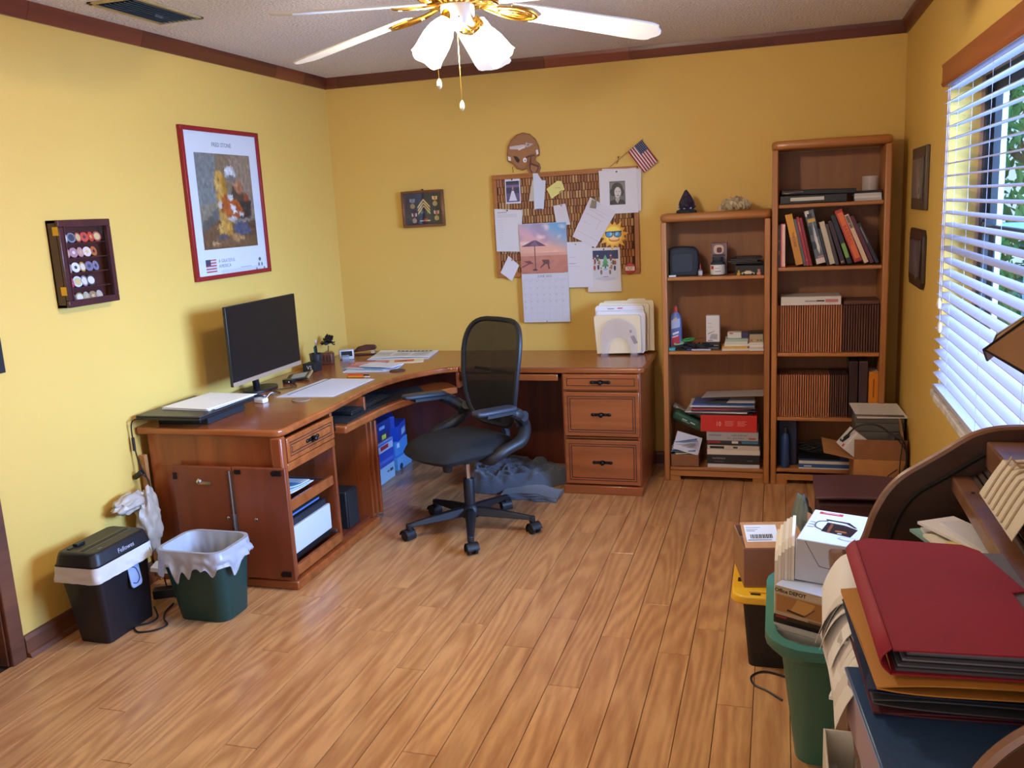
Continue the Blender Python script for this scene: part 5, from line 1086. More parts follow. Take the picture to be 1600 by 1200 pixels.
# shelf 1
sz = 1.1855
bg = thing('small_bag', 'dark blue-grey soft square bag at the left of the upper shelf', 'bag', (2.265, -.2, sz))
b = MB(TR((2.264, -.195, sz)) @ FR((0, 0, 0), (1, 0, 0), (0, 0, 1), (0, -1, 0))); b.prism([(-.078, 0), (.078, 0), (.082, .08), (.074, .145), (.05, .160), (-.05, .164), (-.078, .15), (-.082, .08)], -.045, .045); b.build('body', mat('bag_cloth', '2A323C', .8, bump=.2, bs=300), bg, bevel=.014, seg=3)
b = MB(TR((2.258, -.195, sz)) @ FR((0, 0, 0), (1, 0, 0), (0, 0, 1), (0, -1, 0))); b.prism(rrect(.12, .105, .02, cx=0, cy=.075), .044, .05); b.build('front_pocket', mat('bag_cloth2', '303A46', .75), bg, bevel=.004)
MB().tube([(2.178, -.245, sz+.15), (2.22, -.25, sz+.166), (2.30, -.25, sz+.164), (2.338, -.245, sz+.146)], .0025, 6, smooth=4).build('zip', BLACK, bg)
single(MB(TR((2.205, -.278, sz), 0, 0, 6)).box(-.02, .02, -.008, .008, 0, .010), 'white_eraser', WHITEP, 'small white eraser in front of the blue-grey bag', 'eraser', bevel=.002)
def bottle(name, label, x, y, z, pr, m, cap=None, capm=None, lab=None, labm=None, n=20, cat='bottle'):
    t = thing(name, label, cat, (x, y, z)); MB(TR((x, y, z))).lathe(pr, n).build('body', m, t)
    if cap: MB(TR((x, y, z))).lathe(cap, 16).build('cap', capm, t)
    if lab: MB(TR((x, y, z))).shell(lab, n).build('label', labm, t)
    return t
t_ = bottle('glue_bottle', 'tiny bottle with a red nozzle cap beside the blue-grey bag', 2.357, -.24, sz, [(0, 0), (.011, 0), (.012, .02), (.009, .035), (.004, .038), (0, .038)], mat('grey_label', '6E6E78', .5), [(.005, .036), (.003, .06), (0, .066)], mat('cap_red', 'A83030', .4))
MB(TR((2.357, -.24, sz))).shell([(.0122, .005), (.0124, .028)], 16).build('label', mat('pale_label', 'C8C4CC', .5), t_)
ub = thing('spray_pouch', 'boxed toy figure with a pink and white top behind the label jar', 'box', (2.47, -.16, sz))
MB().box(2.415, 2.50, -.19, -.13, sz, sz+.175).build('carton', mat('toy_carton', '7A6470', .35), ub, bevel=.002)
MB(on_back(2.455, sz+.14, -.1905)).prism(rrect(.055, .05, .018), 0, .002).build('window', mat('carton_pink', 'D8B8AC', .4), ub)
MB(on_back(2.458, sz+.137, -.193)).prism(rrect(.028, .03, .01), 0, .002).build('motif', mat('motif_dark', '5A3038', .5), ub)
MB(on_back(2.455, sz+.108, -.1905)).prism(rect(-.035, -.006, .035, .006), 0, .002).build('dark_band', mat('band_navy', '2C2E48', .4), ub)
ja = bottle('labelled_jar', 'clear jar with dark contents and a white label with a red square', 2.452, -.235, sz, [(0, 0), (.038, 0), (.040, .006), (.040, .062), (.034, .074), (.026, .08), (.026, .098), (0, .098)], mat('jar_dark', '2E3A44', .15), [(.0275, .082), (.029, .084), (.029, .102), (0, .104)], mat('jar_cap', '3A3A44', .4), [(.0405, .006), (.0405, .060)], mat('jar_label', 'D8D4CE', .5))
b = MB(TR((2.452, -.235, sz))); b.grid(lambda u, v: (.0409*math.cos(math.radians(215+25*u)), .0409*math.sin(math.radians(215+25*u)), .036+.018*v), 4, 1, 0, 'A83030'); b.grid(lambda u, v: (.0409*math.cos(math.radians(250+40*u)), .0409*math.sin(math.radians(250+40*u)), .040+.002*v), 4, 1, 0, '6A6A72'); b.grid(lambda u, v: (.0409*math.cos(math.radians(250+50*u)), .0409*math.sin(math.radians(250+50*u)), .022+.004*v), 4, 1, 0, '7A7A82'); b.build('label_print', PAPER, ja)
tr_ = thing('black_tray', 'black open tray full of flat black cases at the right of the upper shelf', 'tray', (2.62, -.2, sz))
b = MB(); b.box(2.55, 2.70, -.26, -.10, sz, sz+.006); b.box(2.548, 2.553, -.26, -.10, sz, sz+.06); b.box(2.697, 2.702, -.26, -.10, sz, sz+.06); b.box(2.55, 2.70, -.262, -.257, sz, sz+.05); b.box(2.55, 2.70, -.103, -.098, sz, sz+.06); b.build('tray', BLACK, tr_, bevel=.001)
for k, (dx, dz, a, c) in enumerate(((0, .062, 3, '1E1E22'), (-.012, .071, -4, '2A2A2E'), (-.004, .080, 2, '34302E'), (.004, .089, 6, '1C1C20'))):
    single(MB(TR((2.612+dx, -.18, sz+dz), 0, 0, a)).box(-.09 if k != 3 else -.07, .07, -.07, .07, 0, .007), 'flat_case', mat('case_'+c, c, .4), ('lowest flat black case on the black tray', 'second flat black case up on the tray', 'third dark flat case up on the tray', 'topmost flat black case on the tray')[k], 'case', 'flat cases on the tray', bevel=.001)
car = thing('toy_car', 'small white and yellow toy car at the front of the upper shelf', 'toy car', (2.618, -.285, sz)); T = TR((2.618, -.281, sz))
MB(T @ FR((0, 0, 0), (1, 0, 0), (0, 0, 1), (0, -1, 0))).prism([(-.036, .006), (.036, .006), (.037, .013), (.022, .016), (.012, .024), (-.012, .024), (-.022, .016), (-.036, .014)], -.012, .012).build('body', mat('toy_cream', 'D8CCB0', .3), car, bevel=.002)
for x in (-.022, .022):
    for s in (-1, 1): MB(T @ FR((x, s*.0115, .0065), (1, 0, 0), (0, 0, 1), (0, -1, 0))).lathe([(0, -.003), (.0065, -.003), (.0065, .003), (0, .003)], 12).build('wheel', BLACK, car)
single(MB(TR((2.568, -.283, sz))).lathe([(0, 0), (.011, 0), (.010, .012), (.005, .018), (.007, .024), (0, .030)], 12), 'toy_figure', mat('toy_yellow', 'C8A838', .4), 'tiny yellow toy figure left of the toy car', 'toy')
single(MB(TR((2.675, -.280, sz))).lathe([(0, 0), (.012, 0), (.013, .010), (.006, .020), (.008, .028), (0, .034)], 12), 'toy_figure', mat('toy_pink', 'C89080', .5), 'tiny pink toy figure right of the toy car', 'toy')
# shelf 2
sz = .7655
sb = thing('spray_bottle', 'blue cleaner bottle with a red cap at the left of the middle shelf', 'bottle', (2.207, -.23, sz)); T = TR((2.216, -.23, sz)) @ Matrix.Diagonal((1, .65, 1, 1))
MB(T).lathe([(0, 0), (.030, 0), (.033, .01), (.034, .10), (.033, .17), (.026, .20), (.012, .215), (0, .215)], 24).build('body', mat('cleaner_blue', '5A6EA8', .3), sb)
MB(T).lathe([(.012, .212), (.010, .235), (.006, .25), (0, .252)], 14).build('cap', mat('cap_red'), sb)
b = MB(T)
for k, (c, a, w2, z0, h2) in enumerate((('A8B8D8', 225, 90, .12, .05), ('B03A4A', 230, 80, .02, .05), ('E0DCE8', 240, 60, .085, .012), ('D8D0D8', 235, 60, .068, .008), ('C8B088', 245, 40, .165, .012))):
    b.grid(lambda u, v: ((.0345+.0002*k)*math.cos(math.radians(a+w2*u)), (.0345+.0002*k)*math.sin(math.radians(a+w2*u)), z0+h2*v+.012*u), 8, 1, 0, c)
b.build('label', GLOSS, sb)
wb = thing('white_carton', 'tall white carton with a black base and printed pencil line', 'box', (2.42, -.22, sz)); T = TR((2.425, -.225, sz), 0, 0, -4)
MB(T).box(-.037, .037, -.022, .022, .045, .195).build('carton', mat('carton_white', 'DAD6D4', .5), wb, bevel=.001); MB(T).box(-.0375, .0375, -.0225, .0225, 0, .045).build('dark_base', mat('carton_black', '20262A', .4), wb, bevel=.001)
art([('8A8888', rect(-.028, .15, -.005, .152)), ('706E70', rect(-.028, .128, .0, .1295)), ('4A4A4E', [(-.028, .088), (.010, .106), (.010, .108), (-.028, .092)]), ('A8A6A8', [(-.02, .06), (.026, .06), (.026, .09), (-.008, .09)]), ('6A6A6C', rect(-.028, .050, .0, .055)), ('D8D4D0', rect(-.03, .024, .03, .026)), ('A8B0AC', rect(-.03, .008, .03, .010))], T @ FR((0, -.0226, 0), (1, 0, 0), (0, 0, 1), (0, -1, 0))).build('printed_marks', PAPER, wb, smooth=0)
# scissors, markers, bits
sc_ = thing('scissors', 'green-handled scissors lying on the tangle of black bits', 'scissors', (2.28, -.24, sz+.04)); T = TR((2.285, -.235, sz+.052), 12, -8, 10); gr = mat('green_handle', '3E9A50', .4)
b = MB(T); b.tube([(a*.034+.0, c*.017+.012, 0) for a, c in ell(1, 1, n=18)], .005, 6, closed=True); b.build('handle', gr, sc_); b = MB(T); b.tube([(a*.026-.055, c*.013-.012, -.004) for a, c in ell(1, 1, n=16)], .0045, 6, closed=True); b.build('handle', mat('handle_pale', '9ACB9C', .4), sc_)
b = MB(T); b.prism([(.03, .008), (.12, -.002), (.03, -.004)], -.001, .001); b.build('blade', CHROME, sc_)
bx = MB(); rn = random.Random(3)
for k in range(9): bx.box(0, .05, 0, .018, 0, .012, 0, None, TR((2.215+.022*k, -.27+.012*rn.random(), sz+.014+.012*(k % 2)), rn.uniform(-15, 15), rn.uniform(-12, 12), rn.uniform(-30, 30)))
for k in range(5): bx.tube([(2.21+.03*k, -.28, sz+.004), (2.23+.03*k, -.24, sz+.035), (2.26+.02*k, -.20, sz+.03), (2.24+.02*k, -.16, sz+.004)], .003, 6, smooth=4)
bx.box(2.205, 2.40, -.27, -.12, sz, sz+.010); o = single(bx, 'cable_bits', BLACKM, 'tangle of black cables and clips under the green scissors', 'cables', smooth=30); o['kind'] = 'stuff'
single(MB(TR((2.198, -.284, sz))).box(-.018, .018, -.008, .008, 0, .018), 'teal_clip', mat('teal_plastic', '3A9AA0', .4), 'small teal plastic clip at the left front of the middle shelf', 'clip', bevel=.003)
for k, (c, x, y, a, lb) in enumerate((('2C3A6A', 2.33, -.285, 4, 'dark blue marker lying at the front of the middle shelf'), ('B8B0BC', 2.36, -.292, -3, 'pale grey pen lying at the front of the middle shelf'))):
    T = TR((x, y, sz+.006), 0, 90, a); th = thing('marker_pen', lb, 'pen', (x, y, sz)); MB(T).cyl(.0055, -.05, .03, 10).build('barrel', mat('pen_'+c, c, .4), th); MB(T).cyl(.006, .03, .055, 10).build('cap', mat('pen_'+c), th)
z = sz
for k, (w2, d2, h2, c, a, dx, lb) in enumerate(((.16, .12, .012, 'DAD4C8', 3, 0, 'widest white card pack at the foot of the stack on the middle shelf'), (.14, .11, .012, 'D8A840', -3, -.005, 'yellow edged card pack, second in the stack'), (.14, .11, .014, 'E4DED6', 2, .005, 'cream card pack, third in the stack'), (.125, .10, .012, 'D8D8D4', 0, .0, 'white card box, fourth in the stack'), (.12, .10, .016, 'A8C0B4', 4, .0, 'pale green card box, fifth in the stack'))):
    single(MB(TR((2.553+dx, -.225, z), 0, 0, a)).box(-w2/2, w2/2, -d2/2, d2/2, 0, h2-.0006, 0, c), 'card_pack', PAPER, lb, 'card pack', 'card packs on the middle shelf', smooth=0); z += h2
th = thing('slide_box', 'small box with a white half and a purple half atop the card packs', 'box', (2.56, -.22, z)); MB(TR((2.55, -.22, z))).box(-.045, .03, -.03, .03, 0, .032).build('carton', mat('carton_white'), th, bevel=.001); MB(TR((2.55, -.22, z))).box(.0305, .07, -.03, .03, 0, .032).build('sleeve', mat('purple_card', '3A3460', .5), th, bevel=.001)
MB(on_back(2.525, z+.026, -.2505)).prism(rect(-.01, -.003, .01, .003), 0, .0006).build('logo_mark', mat('cap_red'), th)
z = sz
for k, (c, h2, lb) in enumerate((('E0DCD8', .010, 'white envelope pack at the right end, lowest of its stack'), ('C8C4C4', .010, 'grey envelope pack, second at the right end'), ('E8E2DC', .014, 'cream envelope pack, third at the right end'), ('D8D0C0', .014, 'buff envelope pack, fourth at the right end'))):
    single(MB(TR((2.662, -.22, z), 0, 0, (2, -1, 1, 0)[k])).box(-.038, .038, -.07, .06, 0, h2-.0006, 0, c), 'envelope_pack', PAPER, lb, 'envelopes', 'envelope packs on the middle shelf', smooth=0); z += h2
th = thing('toy_set_box', 'small box with a row of red and yellow dots above the envelope packs', 'box', (2.66, -.22, z)); MB(TR((2.662, -.22, z))).box(-.036, .036, -.05, .05, 0, .042).build('carton', mat('beige_card', 'A89A80', .6), th, bevel=.001)
b = MB(on_back(2.662, z+.008, -.2702))
for k in range(4): b.lathe([(0, 0), (.005, 0), (.004, .002), (0, .002)], 10, 0, ('C83A2C', 'E0B030', 'C83A2C', '4A8A4A')[k], T=Matrix.Translation((-.026+.017*k, 0, 0)))
b.build('dots', painted(.4), th); single(MB(TR((2.662, -.22, z+.0425))).box(-.038, .036, -.05, .05, 0, .008), 'flat_case', BLACK, 'flat black case lying on the dotted box', 'case', bevel=.001)
# bottom of the short bookcase: right-hand pile
z = .0825
def slab(name, x0, x1, y0, y1, h, col, label, cat, a=0, group=None, m=None, extra=None, rough=None, up=.0008, bv=.0015):
    global z
    t = thing(name, label, cat, ((x0+x1)/2, (y0+y1)/2, z), a, group); hw, hd = (x1-x0)/2, (y1-y0)/2
    MB().box(-hw, hw, -hd, hd, 0, h-up, 0, col).build('block', m or GLOSS, t, local=True, bevel=bv)
    if extra:
        b = MB(); Tf = FR((0, -hd-.0003, 0), (1, 0, 0), (0, 0, 1), (0, -1, 0))
        for i, (c, q) in enumerate(extra): b.poly([(x, y, .0003+.0001*i) for x, y in q], 0, c, T=Tf)
        b.build('printed_marks', PAPER, t, local=True, smooth=0)
    z += h; return t
def book_flat(x0, x1, y0, y1, h, col, label, a=0, page='E4DCC8', extra=None, group=None):
    """closed book lying flat, spine to the front"""
    global z
    t = thing('book', label, 'book', ((x0+x1)/2, (y0+y1)/2, z), a, group); hw, hd = (x1-x0)/2, (y1-y0)/2; c = .003
    b = MB(); b.box(-hw, hw, -hd, hd, 0, c, 0, col); b.box(-hw, hw, -hd, hd, h-c-.0008, h-.0008, 0, col); b.box(-hw, hw, -hd, -hd+c, c, h-c-.0008, 0, col); b.build('cover', GLOSS, t, local=True, smooth=0)
    MB().box(-hw+.004, hw-.004, -hd+.0035, hd-.004, c+.0002, h-c-.001, 0, page).build('pages', PAPER, t, local=True, smooth=0)
    if extra:
        b = MB(); Tf = FR((0, -hd-.0003, 0), (1, 0, 0), (0, 0, 1), (0, -1, 0))
        for i, (cc, q) in enumerate(extra): b.poly([(x, y, .0003+.0001*i) for x, y in q], 0, cc, T=Tf)
        b.build('printed_marks', PAPER, t, local=True, smooth=0)
    z += h; return t
book_flat(2.392, 2.682, -.285, -.08, .022, 'DAD6D8', 'white book at the very bottom of the right pile in the short bookcase', 0)
t = slab('black_set_box', 2.388, 2.683, -.288, -.08, .055, '1C1C20', 'thick black boxed set with grey lettering near the bottom of the pile', 'box')
text('MASTERPIECE', .012, on_back(2.455, z-.022, -.2885), t, 'A8A8AC'); text('COLLECTION', .008, on_back(2.455, z-.040, -.2885), t, '8A8A90'); text('CLASSIC', .009, on_back(2.63, z-.034, -.2885), t, '8A8A90')
book_flat(2.388, 2.683, -.285, -.08, .030, 'D8CFC0', 'thick cream book lying on the black boxed set', 1)
book_flat(2.392, 2.683, -.28, -.08, .024, 'C8BEB0', 'beige paperback with a black band in the pile', -1, extra=[('2A2426', rect(-.13, .004, -.05, .018)), ('3A3436', rect(.0, .007, .025, .017))])
book_flat(2.40, 2.68, -.27, -.08, .010, '3A3034', 'thin dark book in the middle of the pile', 2)
book_flat(2.388, 2.68, -.285, -.08, .020, '2A2C38', 'dark book with a teal and white spine in the pile', 0, extra=[('9A2A34', rect(-.14, .004, -.07, .016)), ('D8D4D0', rect(-.005, .003, .03, .017)), ('3A7A94', rect(.05, .003, .14, .016))])
t = book_flat(2.388, 2.675, -.285, -.08, .052, 'A8A4A8', 'grey book with dark lettering under the red box', 0, extra=[('8A8890', rect(-.13, .026, -.06, .036)), ('B05040', rect(.09, .008, .13, .018))]); text('PUPPY & KITTEN', .012, on_back(2.57, z-.022, -.2856), t, '3A3438'); text('VOL 1  DOG WORLD', .010, on_back(2.55, z-.038, -.2856), t, '4A4448')
th = slab('red_box', 2.355, 2.668, -.290, -.07, .098, 'C62A26', 'bright red cardboard box on the pile of books', 'box', 0)
b = MB(on_back(2.45, z-.05, -.2905)); 
text('10', .038, on_back(2.455, z-.052, -.2905), th, 'E8B8B0', sx=.8)
b = MB(on_back(2.51, z-.05, -.2903))
for k in range(4): b.poly(rect(-.02, .012-.008*k, .03-.006*(k % 2), .0145-.008*k), 0, 'E89A90')
for k in range(4): b.poly(rect(.05, .012-.008*k, .10-.01*(k % 2), .0145-.008*k), 0, 'E89A90')
b.build('printed_marks', PAPER, th, smooth=0)
for k, (x0, x1, h, c, a, lb) in enumerate(((2.28, 2.64, .010, '1E1E24', 2, 'black folder lying on the red box'), (2.27, 2.62, .008, 'D8D4CC', -3, 'cream envelope, second above the red box'), (2.30, 2.66, .010, '26324E', 1, 'navy folder, third above the red box'), (2.30, 2.63, .008, 'B8404A', 3, 'thin red folder, fourth above the red box'), (2.31, 2.66, .010, '3A3E44', -2, 'dark grey folder, fifth above the red box'), (2.29, 2.65, .008, 'E8E6EC', 2, 'white folder, sixth above the red box'), (2.31, 2.65, .010, '2C5AA0', -1, 'bright blue folder near the top of the pile'))):
    slab('document_folder', x0, x1, -.285, -.08, h, c, lb, 'folder', a, 'folders above the red box')
def sheet_loose(name, pts, zz, col, label, cat, m=None): # pts x,y ; zz list of heights
    b = MB(); n = len(pts); b.add([(p[0], p[1], q) for p, q in zip(pts, zz)]+[(p[0], p[1], q-.0012) for p, q in zip(pts, zz)], [tuple(range(n)), tuple(range(n, 2*n))[::-1]]+[(i, (i+1) % n, n+(i+1) % n, n+i) for i in range(n)][::1], 0, col)
    return tag(b.build(name, m or PAPER, smooth=0), label, cat)
sheet_loose('clear_sleeve', [(2.36, -.285), (2.52, -.288), (2.60, -.20), (2.44, -.18)], [z+.003]*2+[z+.006]*2, '4A5058', 'grey translucent sleeve on top of the bright blue folder', 'sleeve'); sheet_loose('white_paper', [(2.50, -.289), (2.655, -.286), (2.65, -.12), (2.52, -.12)], [z+.008]*4, 'D4D2D8', 'bright white paper on the top right of the pile', 'paper')
sheet_loose('long_paper', [(2.36, -.27), (2.700, -.27), (2.700, -.10), (2.38, -.10)], [z+.035, z+.048, z+.048, z+.035], 'B8B0AC', 'long pale paper bridging the top of the pile', 'paper')
# left-hand heap
z = .0825
t = thing('paper_box', 'open brown cardboard box crammed with papers at the left of the heap', 'box', (2.26, -.2, z)); b = MB(); x0, x1, y0, y1, h = 2.182, 2.345, -.295, -.09, .072; q = .003
b.box(x0, x1, y0, y1, z, z+q); b.box(x0, x0+q, y0, y1, z, z+h); b.box(x1-q, x1, y0, y1, z, z+h); b.box(x0, x1, y0, y0+q, z, z+h); b.box(x0, x1, y1-q, y1, z, z+h); b.build('box', CARDD, t, smooth=0)
rn = random.Random(6); hs = z+.045
for k, (c, a, tl, w2, lb) in enumerate((('D8CFC0', 4, 3, .15, 'cream envelope lowest in the paper heap'), ('C8C8D0', -8, 4, .16, 'grey-white paper second in the heap'), ('E8DCC0', 10, 6, .15, 'buff card third in the heap'), ('6A8AC0', -4, 5, .16, 'blue printed leaflet in the heap'), ('E4E2E6', 7, 8, .17, 'white envelope in the middle of the heap'), ('B8B0A8', -10, 9, .15, 'tan leaflet near the top of the heap'), ('DCDCE4', 5, 12, .16, 'white folded letter near the top of the heap'), ('5A80B8', -2, 14, .15, 'blue edged envelope topmost in the heap'))):
    T = TR((2.262+rn.uniform(-.008, .008), -.205, hs), -tl*.5, -tl*.6, a); single(MB(T).box(-w2*.44, w2*.44, -.08, .08, 0, .004, 0, c), 'heap_paper', PAPER, lb, 'paper', 'papers in the heap', smooth=0); hs += .0135
th = thing('tilted_envelope', 'large white envelope leaning on the paper heap', 'envelope', (2.28, -.25, .2)); T = TR((2.277, -.262, .215), 60, 18, 8); MB(T).box(-.075, .075, -.055, .055, 0, .003, 0, 'D4D2DC').build('sheet', PAPER, th, smooth=0)
gt = thing('green_roll', 'dark green tube-like pouch slanting across the paper heap', 'pouch', (2.27, -.2, .33)); T = TR((2.292, -.225, .345), 0, 26, 4)
MB(T).box(-.108, .085, -.05, .05, -.028, .028).build('body', mat('dark_green', '1F4A34', .45), gt, bevel=.018, seg=3)
art([('B8C8B8', rect(-.05, -.004, -.02, .002)), ('B8C8B8', rect(.0, -.004, .03, .002)), ('9AB09A', rect(-.05, -.012, .0, -.009))], T @ FR((0, -.0505, 0), (1, 0, 0), (0, 0, 1), (0, -1, 0))).build('printed_marks', PAPER, gt, smooth=0)
single(MB(TR((2.245, -.15, .385), 0, 30, 0)).box(-.07, .08, -.03, .03, -.01, .012), 'clear_bag', mat('clear_bag_plastic', '8A8478', .3), 'crumpled clear plastic bag behind the green pouch', 'bag', bevel=.008)
single(MB(TR((2.335, -.12, .40), 5, 12, 0)).prism([(-.03, -.10), (.02, -.10), (.02, .06), (0, .06)], 0, .003, 0, 'D8D0C8', T=FR((0, 0, 0), (1, 0, 0), (0, 0, 1), (0, -1, 0))), 'white_flap', PAPER, 'white paper standing behind the red box', 'paper', smooth=0)
# ---------------- tall bookcase contents ----------------
z = 1.5565
t = thing('black_binder', 'flat black binder, upper of two on the top shelf of the tall bookcase', 'binder', (2.95, -.2, z+.04))
t2 = thing('black_binder', 'lower black binder with a long white label on its spine', 'binder', (2.95, -.2, z)); BB = mat('binder_black', '15161A', .4)
MB().box(2.782, 3.12, -.29, -.05, z, z+.045).build('cover', BB, t2, bevel=.004); MB(on_back(2.92, z+.024, -.2905)).prism(rect(-.085, -.009, .085, .009), 0, .0008).build('spine_label', mat('spine_label', 'C8C4BC', .5), t2)
MB(TR((2.96, -.17, z+.0455), 0, 1.2, 2)).prism([(-.175, -.115), (.20, -.115), (.20, .11), (-.175, .11)], 0, .026).build('cover', BB, t, bevel=.004)
MB().tube([(2.80, -.291, z+.060), (2.81, -.293, z+.056), (2.86, -.293, z+.061), (2.90, -.292, z+.062)], .0035, 6).build('strap_clip', CHROME, t)
for k, (dx, a, c, lb) in enumerate(((0, 2, 'B8B4B8', 'grey-white paper pile, lowest at the right of the top shelf'), (.004, -3, 'D8D4D4', 'white papers, second at the right of the top shelf'), (-.004, 3, 'C8C4C8', 'pale papers, third at the right of the top shelf'))): single(MB(TR((3.222+dx, -.19, z+.013*k), 0, 0, a)).box(-.066, .066, -.08, .08, 0, .0125, 0, c), 'paper_pile', PAPER, lb, 'papers', smooth=0)
single(MB(TR((3.224, -.18, z+.0395), 0, 0, -2)).box(-.07, .07, -.08, .09, 0, .012), 'thin_case', BB, 'thin black case above the papers on the top shelf', 'case', bevel=.003)
cp = MB(TR((3.24, -.15, z+.052))); cp.lathe([(.0, 0), (.04, 0), (.042, .075), (.040, .075), (.038, .003), (0, .003)], 26); single(cp, 'clear_cup', mat('clear_cup_plastic', 'E8E4E0', .08, alpha=.22), 'clear plastic cup standing on the thin black case', 'cup')
# leaning books
z = 1.2225
def book_up(x, w2, h, col, lean, label, page='E0D6C0', extra=None, d=.15, yf=-.285, txt=None, tc='3A2A20', ts=.018):
    """upright book, spine to the front; its lower left corner at x, leaning by lean degrees to the left"""
    T = TR((x, yf, z)) @ Matrix.Rotation(math.radians(-lean), 4, 'Y'); dz = w2*math.sin(math.radians(lean)) if lean > 0 else 0
    T = TR((0, 0, dz+.0003)) @ T
    t = thing('book', label, 'book', T.to_translation(), group='leaning books in the tall bookcase'); c = .0025
    b = MB(T); b.box(0, c, 0, d, 0, h, 0, col); b.box(w2-c, w2, 0, d, 0, h, 0, col); b.box(c, w2-c, 0, c, 0, h, 0, col); cv = b.build('cover', GLOSS, t, smooth=0)
    MB(T).box(c+.0002, w2-c-.0002, c+.0005, d-.003, .003, h-.003, 0, page).build('pages', PAPER, t, smooth=0)
    if extra: art([(cc, [(w2*a, h*b_) for a, b_ in q]) for cc, q in extra], T @ FR((0, -.0002, 0), (1, 0, 0), (0, 0, 1), (0, -1, 0))).build('spine_print', GLOSS, cv, smooth=0)
    if txt: text(txt, ts, T @ FR((w2/2, -.001, h*.5), (0, 0, -1), (1, 0, 0), (0, -1, 0)), t, tc)
    return t
book_up(2.7735, .013, .225, '3A1E1C', 0, 'thin dark red book hard against the left side', extra=[('8A4A3A', rect(.2, .3, .8, .4)), ('8A4A3A', rect(.2, .6, .8, .65))])
book_up(2.789, .022, .232, 'D86A6A', 0, 'upright pink book with a pale spine', extra=[('F0C8C0', rect(.32, .02, .98, .98))])
book_up(2.868, .036, .275, 'DC9A2C', 12.5, 'thick yellow book leaning left beside the pink one', extra=[('C8882A', rect(.0, .0, 1, .55))], txt='THE CASE', tc='4A3420')
book_up(2.907, .014, .255, '5A5660', 12.5, 'thin grey book leaning behind the yellow one')
book_up(2.923, .013, .268, 'A82430', 12.5, 'thin bright red book leaning in the row', extra=[('D85A50', rect(.1, .1, .9, .14)), ('E0A090', rect(.4, .7, .6, .9))])
book_up(2.938, .013, .262, '8A1C28', 12.5, 'second thin red book, darker, leaning in the row')
book_up(2.973, .046, .288, '5A6470', 13.5, 'thick book with a colourful photo spine in grey, gold and white', extra=[('D8D4D0', rect(0, .9, .45, 1)), ('2A2C30', rect(.2, .86, .7, .94)), ('D0A038', rect(.15, .78, .95, .84)), ('C8CCD0', [(.4, .45), (.62, .80), (.75, .45), (.6, .2)]), ('E4E0DC', [(.45, .28), (.6, .5), (.78, .3), (.6, .16)]), ('2E3C4C', rect(.0, .55, .35, .72)), ('26323E', rect(.0, .28, .42, .42)), ('3A4A5A', rect(.7, .5, 1, .7)), ('D8D0C8', rect(.0, .0, 1, .10)), ('B8847A', rect(.3, .11, 1, .14))])
book_up(3.026, .010, .20, '2C2A2E', 14, 'thin black booklet between the photo book and the ivory book')
book_up(3.040, .026, .232, 'C8BCA8', 14.5, 'ivory book with a plain spine in the middle of the row', extra=[('B8AC98', rect(.05, .02, .2, .98))])
book_up(3.070, .016, .222, '4A4038', 15.5, 'dark brown book right of the ivory one')
book_up(3.097, .021, .235, '3A1E28', 17.5, 'dark maroon book leaning further left', extra=[('C0A048', rect(.1, .04, .8, .07))])
book_up(3.129, .022, .268, '1E2024', 19.5, 'black book with a green panel on its spine', extra=[('7AA848', rect(.05, .12, .95, .42)), ('3A3A40', rect(.3, .7, .6, .8))])
book_up(3.164, .038, .292, 'B03424', 21.5, 'large red and orange book in the leaning row', extra=[('E0702C', rect(.22, .06, .9, .94))], txt='BASEBALL', tc='A8301C', ts=.026)
book_up(3.212, .022, .275, 'D8B898', 22.6, 'cream spined book behind the large red one', extra=[('6A5A58', rect(.15, .72, .8, .97)), ('D8B898', rect(.3, .80, .5, .83))])
book_up(3.242, .018, .270, '5A1E28', 23.6, 'dark red book second from the right end')
book_up(3.268, .016, .232, '24262A', 25, 'black book with silver lettering at the right end', extra=[('9AA0A4', rect(.35, .5, .65, .9))])
# white book on the folder row
z = .7535
FB = mat('folder_brown', 'B87650', .8, var=.07, vs=8); FD = mat('folder_dark', '5E382C', .8, var=.08, vs=8); FP = mat('folder_paper', '8A5438', .8)
def folder_row(x0, x1, z, h, n, label, group, dark=0, cap=1):
    w2 = (x1-x0)/n; t = thing('file_folder', label, 'file folder', (x0, -.27, z), group=group); pt_ = w2; w2 = w2*.66
    b = MB(); b.box(.0004, .0016, 0, .20, 0, h); b.box(w2-.0018, w2-.0006, 0, .20, 0, h); b.box(.0016, w2-.0018, 0, .0014, 0, h); b.build('cover', FD if dark else FB, t, local=True, smooth=0)
    MB().box(.0018, w2-.0020, .004, .195, .004, h-.006).build('papers', FP, t, local=True, smooth=0)
    for k in range(1, n):
        c = copy_tree(t); c.location = (x0+pt_*k, -.27+.0045*math.sin(k*2.3), z); c.rotation_euler = (0, 0, 0)
    return t
folder_row(2.776, 3.112, z, .26, 27, 'reddish-brown file folder in the packed row on the third shelf', 'brown folders on the third shelf')
folder_row(3.113, 3.297, z, .255, 14, 'dark brown file folder at the right of the third shelf row', 'dark folders on the third shelf', 1)
z = .753+.262
book_flat(2.792, 3.10, -.285, -.08, .046, 'D8D2CE', 'large white hardback lying on top of the brown folders', 0, extra=[('8A8688', rect(-.03, .018, .03, .024)), ('3A3A3E', rect(.03, .018, .07, .026)), ('C07A78', rect(.075, .014, .14, .030))])
z = .753+.257
single(MB().box(3.115, 3.297, -.26, -.08, z, z+.022), 'document_wallet', FD, 'flat dark brown wallet lying on the dark folders', 'wallet', bevel=.004)
z = .3905
folder_row(2.776, 3.055, z, .236, 23, 'reddish-brown file folder in the packed row on the fourth shelf', 'brown folders on the fourth shelf')
